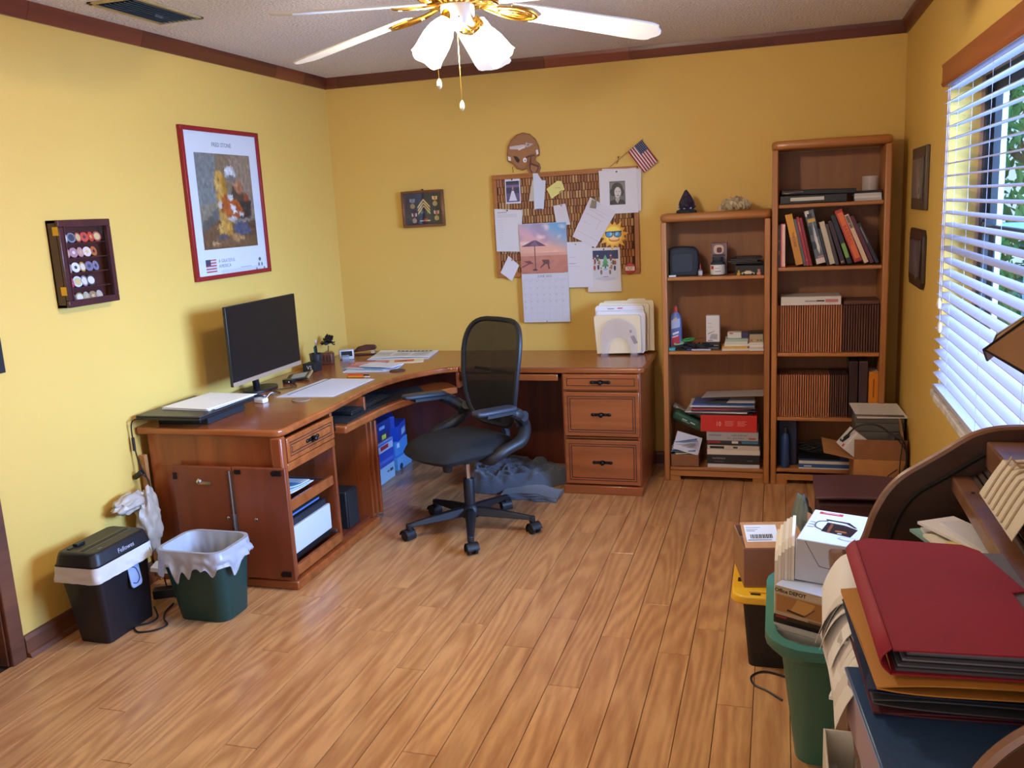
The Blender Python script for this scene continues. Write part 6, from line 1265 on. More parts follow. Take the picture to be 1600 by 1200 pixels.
folder_row(3.056, 3.148, z, .236, 8, 'dark brown file folder closing the fourth shelf row', 'dark folders on the fourth shelf', 1)
for k, (x, c, lb) in enumerate(((3.150, '3A2A2E', 'tall dark plastic wrapped binder left of the orange book'), (3.200, '46343A', 'second tall dark wrapped binder beside the orange book'))): single(MB().box(x, x+.045, -.285, -.08, z, z+.315), 'wrapped_binder', mat('wrap_'+c, c, .2, bump=.5, bs=25), lb, 'binder', bevel=.004)
book_up(3.250, .048, .255, 'D07A20', 0, 'thick orange upright book at the right end of the fourth shelf', extra=[('8A4A1C', rect(.45, .45, .6, .85)), ('B8641C', rect(.1, .1, .2, .3))], d=.16)
# bottom shelf
z = .0925
bb_ = thing('blue_case', 'tall dark blue case standing at the left of the bottom shelf', 'case', (2.835, -.15, z)); MB().box(2.785, 2.885, -.22, -.06, z, z+.275).build('case', mat('case_blue', '22304E', .5), bb_, bevel=.006)
bottle('water_bottle', 'slim dark blue bottle standing before the dark blue case', 2.822, -.262, z, [(0, 0), (.022, 0), (.024, .02), (.024, .15), (.02, .18), (.012, .2), (0, .2)], mat('bottle_blue', '2A4474', .25), [(.013, .198), (.013, .225), (.010, .232), (0, .232)], BLACK)
th = thing('coiled_leads', 'coil of dark cables in a clear bag at the back of the bottom shelf', 'cables', (2.97, -.18, z+.06)); b = MB(); rn = random.Random(12)
for k in range(7): r = .05+.004*k; b.tube([(2.975+r*1.1*math.cos(a), -.17+r*.5*math.sin(a), z+.075+.0065*k+.012*math.sin(a*2+k)) for a in [2*PI*i/16 for i in range(16)]], .004, 6, closed=True)
b.build('cable', BLACKM, th)
single(MB(TR((2.985, -.2, z+.052), 8, 0, 0)).box(-.09, .13, -.06, .06, 0, .008), 'black_folder', BB, 'thin black folder under the coiled leads', 'folder', bevel=.002)
book_flat(2.895, 3.19, -.288, -.10, .048, '2C5A9A', 'white and blue large book on the bottom shelf of the tall bookcase', 0, extra=[('D8D4CC', rect(-.147, .030, .147, .047)), ('D8D4D0', rect(-.147, .0, .147, .008)), ('C8D4E4', rect(-.12, .013, -.08, .020))])
# ---------------- cardboard box in the corner ----------------
cx0, cx1, cy0, cy1, ch = 3.155, 3.405, -.66, -.355, .262
t = thing('cardboard_box', 'open cardboard box with raised flaps on the floor in the right back corner', 'box', (3.29, -.5, 0)); q = .004
for nm, a in (('bottom', (cx0, cx1, cy0, cy1, .001, .005)), ('wall', (cx0, cx0+q, cy0, cy1, .005, ch)), ('wall', (cx1-q, cx1, cy0, cy1, .005, ch)), ('wall', (cx0+q, cx1-q, cy0, cy0+q, .005, ch)), ('wall', (cx0+q, cx1-q, cy1-q, cy1, .005, ch))): MB().box(*a).build(nm, CARD, t, smooth=0)
MB(TR((cx0, cy0, ch))).box(0, cx1-cx0, 0, .003, .002, .105).build('flap', CARDD, t, smooth=0)   # front flap stands up
MB(TR((cx0, cy0, ch), 0, -78, 0)).box(0, .003, 0, cy1-cy0, 0, .15).build('flap', CARD, t, smooth=0)
MB(TR((cx1-.003, cy0, ch), 0, -8, 0)).add([(0, 0, 0), (0, cy1-cy0, 0), (0, cy1-cy0, .16), (0, .06, .20), (0, .02, .12), (.003, 0, 0), (.003, cy1-cy0, 0), (.003, cy1-cy0, .16), (.003, .06, .20), (.003, .02, .12)], [(0, 1, 2, 3, 4), (9, 8, 7, 6, 5), (0, 5, 6, 1), (1, 6, 7, 2), (2, 7, 8, 3), (3, 8, 9, 4), (4, 9, 5, 0)]).build('flap', CARD, t, smooth=0)
th = thing('device_carton', 'white carton tipped in the cardboard box, printed with a dark gadget', 'box', (3.19, -.6, .3)); T = TR((3.197, -.575, .295), 0, 40, 12)
MB(T).box(-.10, .055, -.065, .065, -.055, .055).build('carton', mat('carton_white'), th, bevel=.002)
b = MB(T @ FR((-.1006, 0, 0), (0, -1, 0), (0, 0, 1), (-1, 0, 0)))
for qd, c in (([(-.035, -.01), (.01, -.02), (.03, .01), (.01, .02), (.0, .035), (-.02, .02)], '2A2A2E'), ([(-.05, -.032), (-.02, -.036), (-.02, -.026), (-.05, -.022)], '2A2A2E'), (rect(.025, -.048, .048, -.032), 'C84A44')): b.poly([(x, y, .0005) for x, y in qd], 0, c)
b.build('printed_marks', PAPER, th, smooth=0)
b = MB(); rn = random.Random(2)
b.tube([(3.10, -.60, .34), (3.17, -.63, .43), (3.26, -.64, .44), (3.33, -.65, .395), (3.385, -.672, .365), (3.40, -.676, .25), (3.35, -.676, .12), (3.38, -.678, .03)], .005, 7, smooth=5)
b.tube([(3.36, -.66, .37), (3.40, -.674, .30), (3.385, -.675, .16), (3.33, -.675, .09), (3.30, -.676, .16), (3.36, -.676, .22)], .003, 6, smooth=5)
b.tube([(3.38, -.672, .36), (3.37, -.676, .2), (3.39, -.676, .08), (3.34, -.68, .01)], .003, 6, smooth=5); single(b, 'power_leads', BLACK, 'black power leads spilling over the cardboard box front', 'cables')
single(MB(TR((3.355, -.60, .36), 10, 10, 20)).box(-.028, .028, -.03, .03, -.02, .02), 'power_brick', mat('brick_grey', '4A484C', .4), 'small dark grey power brick in the cardboard box', 'adapter', bevel=.006)
single(MB(TR((3.29, -.50, .005))).box(-.10, .10, -.12, .12, 0, .22), 'inner_carton', mat('carton_inner', '6A4A38', .8), 'brown carton deep inside the cardboard box', 'box', bevel=.003)
# wrapped binders and a form lying over the carton's back edge
pb = thing('wrapped_binder', 'grey plastic-wrapped binders stacked at the back of the cardboard box', 'binder', (3.29, -.42, .27)); GM = mat('grey_wrap', '625C58', .35, bump=.6, bs=18)
for k, (a, zz, hh) in enumerate(((2, .265, .055), (-2, .322, .05), (1, .374, .045), (-1, .421, .036))): MB(TR((3.292, -.44, zz), 0, 0, a)).box(-.125, .115, -.075, .115, 0, hh).build('binder', GM, pb, bevel=.003)
th = thing('printed_form', 'white printed form lying on the grey wrapped binders in the corner', 'paper', (3.29, -.43, .458)); T = TR((3.292, -.43, .459), 7, 0, 0)
MB(T).prism([(-.14, .13), (.10, .125), (.13, -.09), (-.115, -.10)], 0, .004, 0, 'DAD4CC').build('sheet', PAPER, th, smooth=0)
b = MB(T)
for k in range(14): b.poly([(x, y, .0043) for x, y in rect(-.10, .10-.013*k, .10-.02*((k*7) % 5)/4, .1025-.013*k)], 0, 'A09A96')
b.build('printed_lines', PAPER, th, smooth=0)
# ---------------- under the desk ----------------
bk = ((.42, -.60, .09, .22, 0, .10, 'A8D0F0', 'white and pale blue carton at the foot of the stack under the desk'), (.42, -.60, .09, .22, .101, .19, '3A5AC8', 'royal blue carton second in the stack under the desk'), (.42, -.60, .09, .22, .191, .255, 'C8D4F0', 'carton with red letters third in the stack under the desk'), (.42, -.60, .08, .20, .256, .30, '3A3A6E', 'dark violet carton with a yellow label, fourth in the stack'), (.42, -.60, .085, .21, .301, .38, '24408A', 'dark blue carton fifth in the stack under the desk'))
def carton(x, y, hx, wy, z0, z1, c, lb, rz=0, name='carton', marks=()):
    t = thing(name, lb, 'box', (x, y, z0), rz); MB().box(-hx, hx, -wy/2, wy/2, .0005, z1-z0-.0008, 0, c).build('box', GLOSS, t, local=True, bevel=.002)
    if marks:
        b = MB(); T = FR((hx+.0004, 0, 0), (0, 1, 0), (0, 0, 1), (1, 0, 0))
        for i, (cc, q) in enumerate(marks): b.poly([(p[0], p[1], .0002+.0001*i) for p in q], 0, cc, T=T)
        b.build('printed_marks', PAPER, t, local=True, smooth=0)
    return t
mk = [[('4A5058', rect(.0, .055, .03, .063)), ('4A5058', rect(.04, .05, .085, .068))], [('5A7AD8', rect(-.1, .02, .1, .04))], [('B8303A', rect(-.07, .015, .04, .04)), ('5A78D0', rect(-.1, .045, .1, .06))], [('D8D84A', rect(-.02, .008, .04, .036))], [('8AA8E0', rect(-.06, .03, .02, .05))]]
for (x, y, hx, wy, z0, z1, c, lb), m_ in zip(bk, mk): carton(.39, y+.06, hx, wy, z0, z1, c, lb, 0, marks=m_)
carton(.36, -.225, .10, .22, 0, .085, '7AB8EE', 'light blue carton with a hand hole standing behind the stack', 0, marks=[('1E3A5A', ell(.025, .02, -.06, .02, 14))])
carton(.35, -.22, .09, .20, .086, .19, '5AA0E8', 'sky blue carton second of the rear stack under the desk', 0, marks=[('D0E4F4', rect(-.07, .05, -.03, .08))])
carton(.36, -.23, .09, .24, .191, .29, '2C58C8', 'strong blue carton third of the rear stack under the desk', 12, marks=[('A8C8EC', rect(-.02, .02, .09, .06))])
carton(.35, -.34, .09, .20, .291, .37, '2A4CB0', 'blue carton with a slotted white end topping the rear stack', 30, marks=[('9CC4EC', rect(-.08, .01, .08, .05)), ('1C2A4C', rect(-.05, .025, .05, .034))])
bl_ = MB(); rn = random.Random(21)
def blz(x, y):
    n1 = noise.noise(Vector((x*7, y*7, 2))); n2 = abs(noise.noise(Vector((x*14+3, y*12, 5)))); n3 = abs(noise.noise(Vector((x*24, y*20, 9))))
    return .045+.030*n1+.030*(1-min(1, n2*2.2))+.010*(1-min(1, n3*2.5))
def blf(u, v):
    a = u*2*PI; e = .97+.09*math.sin(3*a+1)+.05*math.sin(5*a); r = v*e; x = 1.265+.315*r*math.cos(a); y = -.43+.275*r*math.sin(a); return (x, y, max(.004, (blz(x, y)+.02)*min(1, (1-v)*7)**.6))
bl_.grid(blf, 130, 44)
single(bl_, 'grey_blanket', mat('blanket_cloth', '5A6270', .95, bump=.5, bs=160, sheen=.4), 'crumpled grey-blue blanket on the floor under the desk', 'blanket', smooth=80)
b = MB()
for k in range(4): b.grid(lambda u, v, k=k: (1.28+.33*u, -.79+.16*v+.006*k+.012*math.sin(u*5)+.006*math.sin(u*17+k), .0075+.0095*k+.008*math.sin(v*PI)+.004*math.sin(9*u+k)*(k > 0)-.014*(2*u-1)**4*(k/3)), 20, 8, thick=.007)
tag(b.build('folded_blanket', _mats['blanket_cloth'], bevel=.001), 'folded edge of grey-blue blanket in front of the crumpled part', 'blanket')
# ---------------- shredder ----------------
SHB = mat('shredder_black', '17161C', .45)
sh = thing('paper_shredder', 'black paper shredder with a white bag rim standing by the left wall', 'shredder', (.2, -2.6, 0))
def taper(b, q0, z0, q1, z1, n=4, m=0, c=None, r0=.02, r1=.025):
    def rr_(q, r): return rrect(q[1]-q[0], q[3]-q[2], r, n, (q[0]+q[1])/2, (q[2]+q[3])/2)
    a, c2 = rr_(q0, r0), rr_(q1, r1); N = len(a); b.add([(x, y, z0) for x, y in a]+[(x, y, z1) for x, y in c2], [tuple(range(N))[::-1], tuple(range(N, 2*N))]+[(i, (i+1) % N, N+(i+1) % N, N+i) for i in range(N)], m, c); return b
taper(MB(), (.115, .262, -2.705, -2.44), 0, (.112, .302, -2.765, -2.462), .335).build('bin', SHB, sh, bevel=.003)
b = MB(); q = (.104, .311, -2.775, -2.452); N = 96; per = rrect(q[1]-q[0], q[3]-q[2], .025, 6, (q[0]+q[1])/2, (q[2]+q[3])/2)
def perim(per, t):
    L = [0]; P = [Vector((x, y, 0)) for x, y in per]
    for i in range(len(P)): L.append(L[-1]+(P[(i+1) % len(P)]-P[i]).length)
    s_ = (t % 1)*L[-1]
    for i in range(len(P)):
        if s_ <= L[i+1]: f_ = (s_-L[i])/(L[i+1]-L[i]+1e-9); return P[i].lerp(P[(i+1) % len(P)], f_)
    return P[0]
def skirt(per, z0, z1, am, seed, cx, cy, out=1.0, hang=.0):
    def f(u, v):
        p = perim(per, u); n1 = noise.noise(Vector((u*26, v*3, seed))); n2 = noise.noise(Vector((math.cos(2*PI*u)*4, math.sin(2*PI*u)*4, seed+3))); d = (p-Vector((cx, cy, 0))).normalized()
        k = am*(n1+.5)*(v if out else 1); zz = z1+(z0-z1)*v-hang*v*max(0, n2+.1)*2.2
        return (p.x+d.x*k, p.y+d.y*k, zz)
    return f
BAGW = mat('bag_white', 'D2CEC8', .35)
b.grid(skirt(per, .283, .345, .010, 3, .205, -2.61), 120, 6); b.build('bag_rim', BAGW, sh, smooth=70)
hd = taper(MB(), (.105, .312, -2.775, -2.450), .342, (.118, .300, -2.762, -2.464), .40, r0=.03, r1=.03).build('shredder_head', SHB, sh, bevel=.010, seg=3)
SD = mat('slot_dark', '08080A', .6)
MB().box(.215, .235, -2.74, -2.49, .3995, .4015).build('paper_slot', SD, hd); MB().box(.205, .245, -2.745, -2.485, .3992, .4006).build('slot_rim', mat('slot_rim', '2A2A30', .3), hd)
b = MB(); b.box(.145, .17, -2.70, -2.66, .40, .410); b.box(.148, .165, -2.735, -2.715, .40, .404); b.build('switch', BLACK, hd, bevel=.002)
text('Fellowes', .026, FR((.3075, -2.60, .368), (0, 1, 0), (0, 0, 1), (1, 0, 0)) @ Matrix.Rotation(math.radians(-8), 4, 'X'), sh, 'B8B8C8')
text('B25', .014, FR((.275, -2.70, .4012), (0, 1, 0), (-1, 0, 0), (0, 0, 1)), sh, '8A8A94')
T = FR((.297, -2.565, .24), (0, 1, 0), (0, 0, 1), (1, 0, 0)) @ Matrix.Rotation(math.radians(-7), 4, 'X')
MB(T).prism(rrect(.062, .105, .015), 0, .004).build('view_window', mat('window_bag', '9CB0D8', .2), sh)
MB(T).tube([(-.02, -.03, .006), (.0, -.038, .006), (.018, -.02, .006), (.01, .02, .006), (-.015, .035, .006)], .0018, 5, smooth=5).build('bag_fold', mat('bag_fold_dark', '3A4A78', .4), sh)
single(MB().tube([(.255, -2.43, .03), (.30, -2.47, .008), (.30, -2.52, .005), (.26, -2.56, .005), (.31, -2.60, .005), (.37, -2.57, .005), (.385, -2.52, .005), (.34, -2.48, .006), (.30, -2.42, .006), (.28, -2.34, .006)], .0038, 7, smooth=6), 'shredder_lead', BLACK, 'black lead looping on the floor between shredder and green bin', 'cable')
# ---------------- green waste bin ----------------
gb = thing('waste_bin', 'dark green plastic waste bin lined with a translucent grey bag', 'bin', (.50, -2.36, 0))
GRN = mat('bin_green', '14403C', .4); q0, q1 = (.385, .625, -2.455, -2.27), (.365, .665, -2.515, -2.275)
def rr2(q, r, n=5): return rrect(q[1]-q[0], q[3]-q[2], r, n, (q[0]+q[1])/2, (q[2]+q[3])/2)
a, c = rr2(q0, .05), rr2(q1, .055); ai, ci = rr2((q0[0]+.004, q0[1]-.004, q0[2]+.004, q0[3]-.004), .046), rr2((q1[0]+.004, q1[1]-.004, q1[2]+.004, q1[3]-.004), .051); N = len(a)
b = MB(); b.add([(x, y, 0) for x, y in a]+[(x, y, .315) for x, y in c]+[(x, y, .315) for x, y in ci]+[(x, y, .006) for x, y in ai], [tuple(range(N))[::-1], tuple(range(3*N, 4*N))]+[(k*N+i, k*N+(i+1) % N, (k+1)*N+(i+1) % N, (k+1)*N+i) for k in range(3) for i in range(N)]); b.build('body', GRN, gb)
LIN = mat('liner_grey', 'B4B8C4', .3, trans=0, alpha=.9)
per = rr2((q1[0]-.006, q1[1]+.006, q1[2]-.006, q1[3]+.006), .06); peri = rr2((q1[0]+.008, q1[1]-.008, q1[2]+.008, q1[3]-.008), .05); pb0 = rr2((q0[0]+.03, q0[1]-.03, q0[2]+.03, q0[3]-.03), .04)
b = MB(); b.grid(skirt(per, .262, .326, .018, 7, .515, -2.395, hang=.045), 140, 8); b.build('bag_overhang', LIN, gb, smooth=70)
def inn(u, v):
    p = perim(peri, u); q = perim(pb0, u); n1 = noise.noise(Vector((u*30, v*4, 9))); t = p.lerp(q, v); d = (Vector((.515, -2.395, 0))-t).normalized(); k = .012*(n1+.4)*min(1, v*4)
    return (t.x+d.x*k, t.y+d.y*k, .326-.30*v)
b = MB(); b.grid(inn, 120, 12); b.grid(lambda u, v: tuple(perim(per, u).lerp(perim(peri, u), v))[:2]+(.327,), 100, 1); b.build('bag_inside', LIN, gb, smooth=70)
# crumpled bags and clutter between desk and wall
b = MB(); rn = random.Random(5)
def crum(cx, cy, cz, rx, ry, rz, seed, k=.35, n=26):
    def f(u, v):
        th_, ph = 2*PI*u, PI*v; d = Vector((math.cos(th_)*math.sin(ph), math.sin(th_)*math.sin(ph), math.cos(ph))); q = 1+k*(noise.noise(d*2.6+Vector((seed, 0, 0)))+.55*abs(noise.noise(d*6.5+Vector((0, seed, 0)))))
        return (cx+d.x*rx*q, cy+d.y*ry*q, cz+d.z*rz*q)
    return f
b.grid(crum(.062, -2.265, .425, .036, .105, .040, 4), 48, 30); b.grid(crum(.080, -2.185, .31, .045, .06, .14, 8), 40, 30)
b.v = [Vector((max(.006, p.x), min(-2.145, p.y), p.z)) for p in b.v]
single(b, 'plastic_bag', mat('bag_crumpled', 'B8A898', .35, alpha=.93), 'crumpled translucent plastic bag stuffed between desk end and left wall', 'bag', smooth=70)
single(MB().box(.02, .045, -2.12, -2.10, .0, .60), 'cardboard_strip', CARD, 'tall tan cardboard strip standing between desk and wall', 'cardboard', bevel=.002)
pp = thing('power_strip', 'black power strip and adapters behind the green bin', 'power strip', (.25, -2.25, 0))
MB(TR((.24, -2.24, 0), 0, 0, 30)).box(-.11, .11, -.025, .025, 0, .04).build('body', BLACK, pp, bevel=.004)
MB(TR((.24, -2.24, 0), 0, 0, 30)).box(-.02, .03, -.02, .02, .04, .085).build('plug_adapter', BLACKM, pp, bevel=.004)
b = MB(); b.tube([(.30, -2.28, .06), (.33, -2.33, .16), (.31, -2.35, .22), (.29, -2.30, .12), (.34, -2.36, .05), (.30, -2.25, .03)], .003, 6, smooth=5); b.build('leads', BLACK, pp)
single(MB(TR((.19, -2.20, .095), 0, 12, 20)).box(-.09, .11, -.05, .03, 0, .02), 'paper_bundle', mat('paper_plain', 'CFC6BC', .8), 'bundle of pale papers on the power strip behind the green bin', 'papers', bevel=.002)
# ---------------- right foreground: totes, cartons ----------------
# maroon case and grey bag behind
MRN = mat('maroon_case', '4C2A2A', .5, bump=.1, bs=60, var=.1, vs=8)
mcs = thing('maroon_case', 'large dark maroon case standing behind the cartons by the right wall', 'case', (3.14, -1.8, 0))
b = MB(); b.prism([(2.925, -1.93), (3.385, -1.90), (3.385, -1.66), (2.925, -1.70)], 0, .452); b.build('body', MRN, mcs, bevel=.012, seg=3)
b = MB(); b.grid(lambda u, v: (2.918+.470*u, -1.938+.29*v, .475-.018*u+.016*math.sin(PI*u)+.0*v), 12, 2, thick=.012); b.build('lid', MRN, mcs, bevel=.004)
b = MB(); b.grid(lambda u, v: (2.86+.06*v+.02*math.sin(u*4), -1.98+.26*u, .02+.42*v**.8+.02*math.sin(u*6+v*3)), 14, 12); 
bagg = MB(); bagg.grid(crum(2.875, -1.86, .225, .05, .13, .225, 12, .22), 36, 26); bagg.v = [Vector((min(2.923, p.x), p.y, max(.002, p.z))) for p in bagg.v]
single(bagg, 'grey_bag', mat('grey_green_cloth', '6C736A', .85, bump=.3, bs=90), 'slumped grey-green cloth bag against the maroon case', 'bag', smooth=70)
# black tote with yellow lid
yt = thing('yellow_lid_tote', 'black storage tote with a bright yellow lid under the open brown carton', 'tote', (2.84, -2.2, 0))
taper(MB(), (2.688, 3.0, -2.392, -2.06), 0, (2.668, 3.02, -2.405, -2.03), .25, r0=.02, r1=.02).build('body', mat('tote_black', '141316', .5), yt, bevel=.003)
YL = mat('lid_yellow', 'E2AC20', .4)
taper(MB(), (2.628, 3.05, -2.440, -2.0), .2505, (2.632, 3.045, -2.436, -2.004), .279, r0=.05, r1=.05).build('lid', YL, yt, bevel=.006, seg=3)
for x, y in ((2.655, -2.30), (2.712, -2.415)):
    MB(TR((x, y, .2795), 0, 0, 90 if x < 2.67 else 0)).prism(rrect(.034, .012, .005), 0, .0012).build('lid_slot', SD, yt)
MB().box(2.69, 2.80, -2.405, -2.392, .279, .286).build('lid_rib', YL, yt, bevel=.002)
# open carton on it
oc = thing('open_carton', 'open brown carton with a shipping label on its flap, standing on the yellow lid', 'box', (2.75, -2.28, .28)); T0 = TR((2.672, -2.365, .2805), 0, 0, 11)
CB2 = mat('carton_tan', '9A7048', .85, var=.06, vs=16); q = .004; wx, wy, hh = .22, .24, .14
MB(T0).box(0, wx, 0, wy, 0, .004).build('bottom', CB2, oc, smooth=0)
for a in ((0, wx, 0, q), (0, q, q, wy-q), (wx-q, wx, q, wy-q), (0, wx, wy-q, wy)): MB(T0).box(a[0], a[1], a[2], a[3], .004, hh).build('wall', CB2 if a[1] < .1 else CARDD, oc, smooth=0)  # left wall lighter than the rest: its lit side is put into the colour
Tf = T0 @ TR((0, 0, hh), 72, 0, 0)
f1 = MB(T0 @ TR((.0, .004, hh)) @ Matrix.Rotation(math.radians(22), 4, 'X')).box(.005, wx-.06, 0, .13, 0, .003).build('flap', CARD, oc, smooth=0)
art([('D6D2CE', rect(.015, .03, .125, .115)), ('8A8888', rect(.02, .10, .07, .103)), ('8A8888', rect(.02, .09, .06, .093)), ('6A6868', rect(.02, .082, .05, .085))]+[('3A383A', rect(.03+.006*k, .045, .033+.006*k+(.001*(k % 2)), .066)) for k in range(13)]+[('7A7878', rect(.02, .036, .10, .039))], T0 @ TR((.0, .004, hh)) @ Matrix.Rotation(math.radians(22), 4, 'X') @ Matrix.Translation((0, 0, .0032)), dz=.0001).build('shipping_label', PAPER, f1, smooth=0)
f2 = MB(T0 @ TR((wx+.002, .02, hh), 12, -28, 0)).box(-.085, 0, 0, wy-.05, 0, .003).build('flap', CARD, oc, smooth=0)
f3 = MB(T0 @ TR((wx, .03, hh), 22, 30, 0)).box(0, .10, 0, wy-.06, 0, .003).build('flap', CARD, oc, smooth=0)
art([('C8C4C0', rect(.02, .10, .09, .17)), ('2A2426', [(.03, .10), (.095, .115), (.095, .122), (.03, .112)])], T0 @ TR((wx, .03, hh+.0032), 22, 30, 0), dz=.0001).build('small_label', PAPER, f3, smooth=0)
single(MB(T0).box(.012, wx-.012, .012, wy-.012, .006, .10), 'inner_pack', CARDD, 'brown inner pack inside the open carton', 'box', smooth=0)
# green tote
gt_ = thing('green_tote', 'tall sea-green plastic tote overflowing with boxes and papers', 'tote', (2.93, -2.9, 0)); GT = mat('tote_green', '3E7A6C', .45)
q0, q1, q2 = (2.835, 3.09, -2.925, -2.62), (2.795, 3.13, -3.02, -2.56), (2.750, 3.17, -3.085, -2.52)
a, c, d, d2 = rr2(q0, .05), rr2(q1, .07), rr2(q2, .12), rr2((q2[0]+.028, q2[1]-.028, q2[2]+.028, q2[3]-.028), .10); N = len(a)
c_lo = rr2((2.79, 3.135, -3.03, -2.555), .07)
b = MB(); L = [(a, 0), (c, .355), (c_lo, .362), (d, .405), (d, .432), (d2, .435), (d2, .39), (rr2((2.82, 3.10, -2.99, -2.58), .06), .38), (rr2((2.85, 3.07, -2.90, -2.64), .05), .01)]
vs = []; 
for pl_, zz in L: vs += [(x, y, zz) for x, y in pl_]
b.add(vs, [tuple(range(N))[::-1], tuple(range((len(L)-1)*N, len(L)*N))]+[(k*N+i, k*N+(i+1) % N, (k+1)*N+(i+1) % N, (k+1)*N+i) for k in range(len(L)-1) for i in range(N)]); b.build('body', GT, gt_, smooth=50)
single(MB().box(2.84, 3.07, -2.90, -2.64, .015, .39, 0, 'B8B0A8'), 'paper_reams', PAPER, 'reams of paper filling the green tote', 'papers', smooth=0)
z = .3905
for k, (a_, c_, h_, w_, lb) in enumerate(((-16, 'E4DED6', .012, .27, 'wide white sheet bundle sticking out at the tote rim'), (-22, 'CFC8C0', .022, .23, 'grey-white paper bundle second in the green tote'), (-25, 'DAD2C6', .020, .22, 'cream paper bundle under the black wallet in the tote'))):
    single(MB(TR((2.925, -2.88, z), 0, 0, a_)).box(-w_/2, w_/2, -.12, .16, 0, h_-.0008, 0, c_), 'paper_bundle', PAPER, lb, 'papers', smooth=0); z += h_
single(MB(TR((2.895, -2.88, z), 0, 0, -24)).box(-.085, .09, -.115, .12, 0, .026), 'black_wallet', mat('wallet_black', '201A1C', .4), 'flat black wallet under the office carton in the green tote', 'wallet', bevel=.004); z += .027
of = thing('office_carton', 'carton printed with an orange office item and pale blue top in the green tote', 'box', (2.9, -2.93, z)); T = TR((2.893, -2.905, z), 0, 0, -26); OFH = .095
MB(T).box(-.075, .085, -.115, .10, 0, OFH).build('box', mat('carton_pale', 'B8A48C', .4), of, bevel=.001)
MB(T).box(-.074, .084, -.114, .099, OFH, OFH+.0006).build('top_print', mat('carton_top', 'C0CCE4', .35), of, smooth=0)
Tf = T @ FR((0, -.1153, 0), (1, 0, 0), (0, 0, 1), (0, -1, 0))
art([('A87848', rect(-.07, .022, .08, .070)), ('C89858', [(-.03, .03), (.02, .03), (.04, .065), (-.01, .068)]), ('3A2A24', [(-.04, .028), (.01, .022), (.012, .027), (-.038, .034)]), ('6E4A30', [(.01, .022), (.04, .05), (.037, .052), (.008, .026)]), ('8A6A48', rect(.02, .012, .07, .018)), ('2A1C1C', rect(-.075, 0, .085, .012)), ('8A2A30', rect(-.072, .004, -.04, .010)), ('C8B89C', rect(-.072, .074, .082, .092))], Tf, dz=.0001).build('front_print', GLOSS, of, smooth=0)
text('Office DEPOT', .015, Tf @ Matrix.Translation((-.03, .083, .0012)), of, '2A2224', bold=.0004)
text('12 INCH', .024, T @ FR((.03, -.03, OFH+.0008), (-1, 0, 0), (0, -1, 0), (0, 0, 1)), of, '2A3A5A', bold=.0005)
z2 = z+OFH+.0012
bb = thing('appliance_carton', 'white carton printed with a dark kitchen appliance, topmost in the green tote', 'box', (2.93, -2.84, z2)); T = TR((2.935, -2.835, z2), 0, 2, -13); BH = .118
MB(T).box(-.083, .09, -.125, .13, 0, BH).build('box', mat('carton_bluewhite', 'CCD0DA', .4), bb, bevel=.0015)
Tt = T @ Matrix.Translation((0, 0, BH+.0002))
A = [('E2E6F0', rect(-.08, -.122, .087, .127)), ('C8484A', rect(-.065, .098, .0, .118)), ('2A2226', [(-.035, -.04), (.045, -.055), (.055, .01), (.02, .03), (-.03, .035)]), ('7A4A34', rect(-.02, -.045, -.012, .03)), ('A0643A', rect(.0, -.03, .03, -.018)), ('C8C0B8', rect(.008, -.044, .02, -.036)), ('E2E6F0', [(-.028, .036), (.02, .032), (.01, .045), (-.02, .048)])]
A += [('2A2226', [(-.035+.0*k, .05), (.02, .046), (.045, .02), (.052, .02), (.026, .055), (-.038, .06)]), ('B8C4D8', ell(.03, .014, .045, -.072, 16)), ('E2E6F0', ell(.024, .010, .045, -.072, 16)), ('8A93A8', rect(-.075, .02, -.06, .024)), ('8A93A8', rect(-.075, .0, -.06, .004)), ('8A93A8', rect(-.075, -.02, -.06, -.016)), ('E8C8C8', rect(-.055, .105, -.01, .110))]
art(A, Tt, dz=.0001).build('top_print', GLOSS, bb, smooth=0)
b = MB(Tt); b.tube([(-.035, -.03, .001), (-.055, -.01, .001), (-.055, .03, .001), (-.03, .045, .001)], .0012, 4, smooth=4); b.build('handle_outline', mat('outline_dark', '2A2428', .5), bb)
b = MB(T @ FR((0, -.1255, 0), (1, 0, 0), (0, 0, 1), (0, -1, 0))); b.tube([(-.06, BH-.002, 0), (-.02, BH*.42, 0), (.088, BH*.34, 0)], .0009, 4); b.build('flap_seam', mat('seam_grey', '5A5E6A', .6), bb)
for k, (h_, c_, lb) in enumerate(((.20, 'E2D8C4', 'cream folder standing leftmost in the green tote'), (.215, 'EAE4D8', 'off-white folder second from left in the green tote'), (.225, 'D8D0C0', 'buff folder third from left in the green tote'), (.235, 'E8E2DA', 'white folder fourth from left in the green tote'), (.24, 'DCD0BC', 'tan-white folder fifth from left in the green tote'), (.245, 'E6DED0', 'pale folder nearest the cartons in the green tote'))):
    pts = [(-.13, 0), (.125, 0), (.13, h_-.06), (.10, h_-.008), (.05, h_), (-.09, h_), (-.115, h_-.02), (-.13, h_-.08)]
    single(MB(TR((2.782+.0088*k, -2.81, .436), 0, 0, -2) @ FR((0, 0, 0), (0, 1, 0), (0, 0, 1), (1, 0, 0))).prism(pts, -.004, .0042, 0, c_), 'upright_folder', PAPER, lb, 'folder', 'upright folders in the green tote', smooth=0)
single(MB().tube([(2.80, -2.60, .004), (2.75, -2.55, .004), (2.71, -2.52, .004), (2.70, -2.47, .004), (2.735, -2.43, .004), (2.79, -2.44, .004), (2.84, -2.47, .004)], .0035, 6, smooth=6), 'floor_cable', BLACK, 'thin black cable loop on the floor beside the green tote', 'cable')
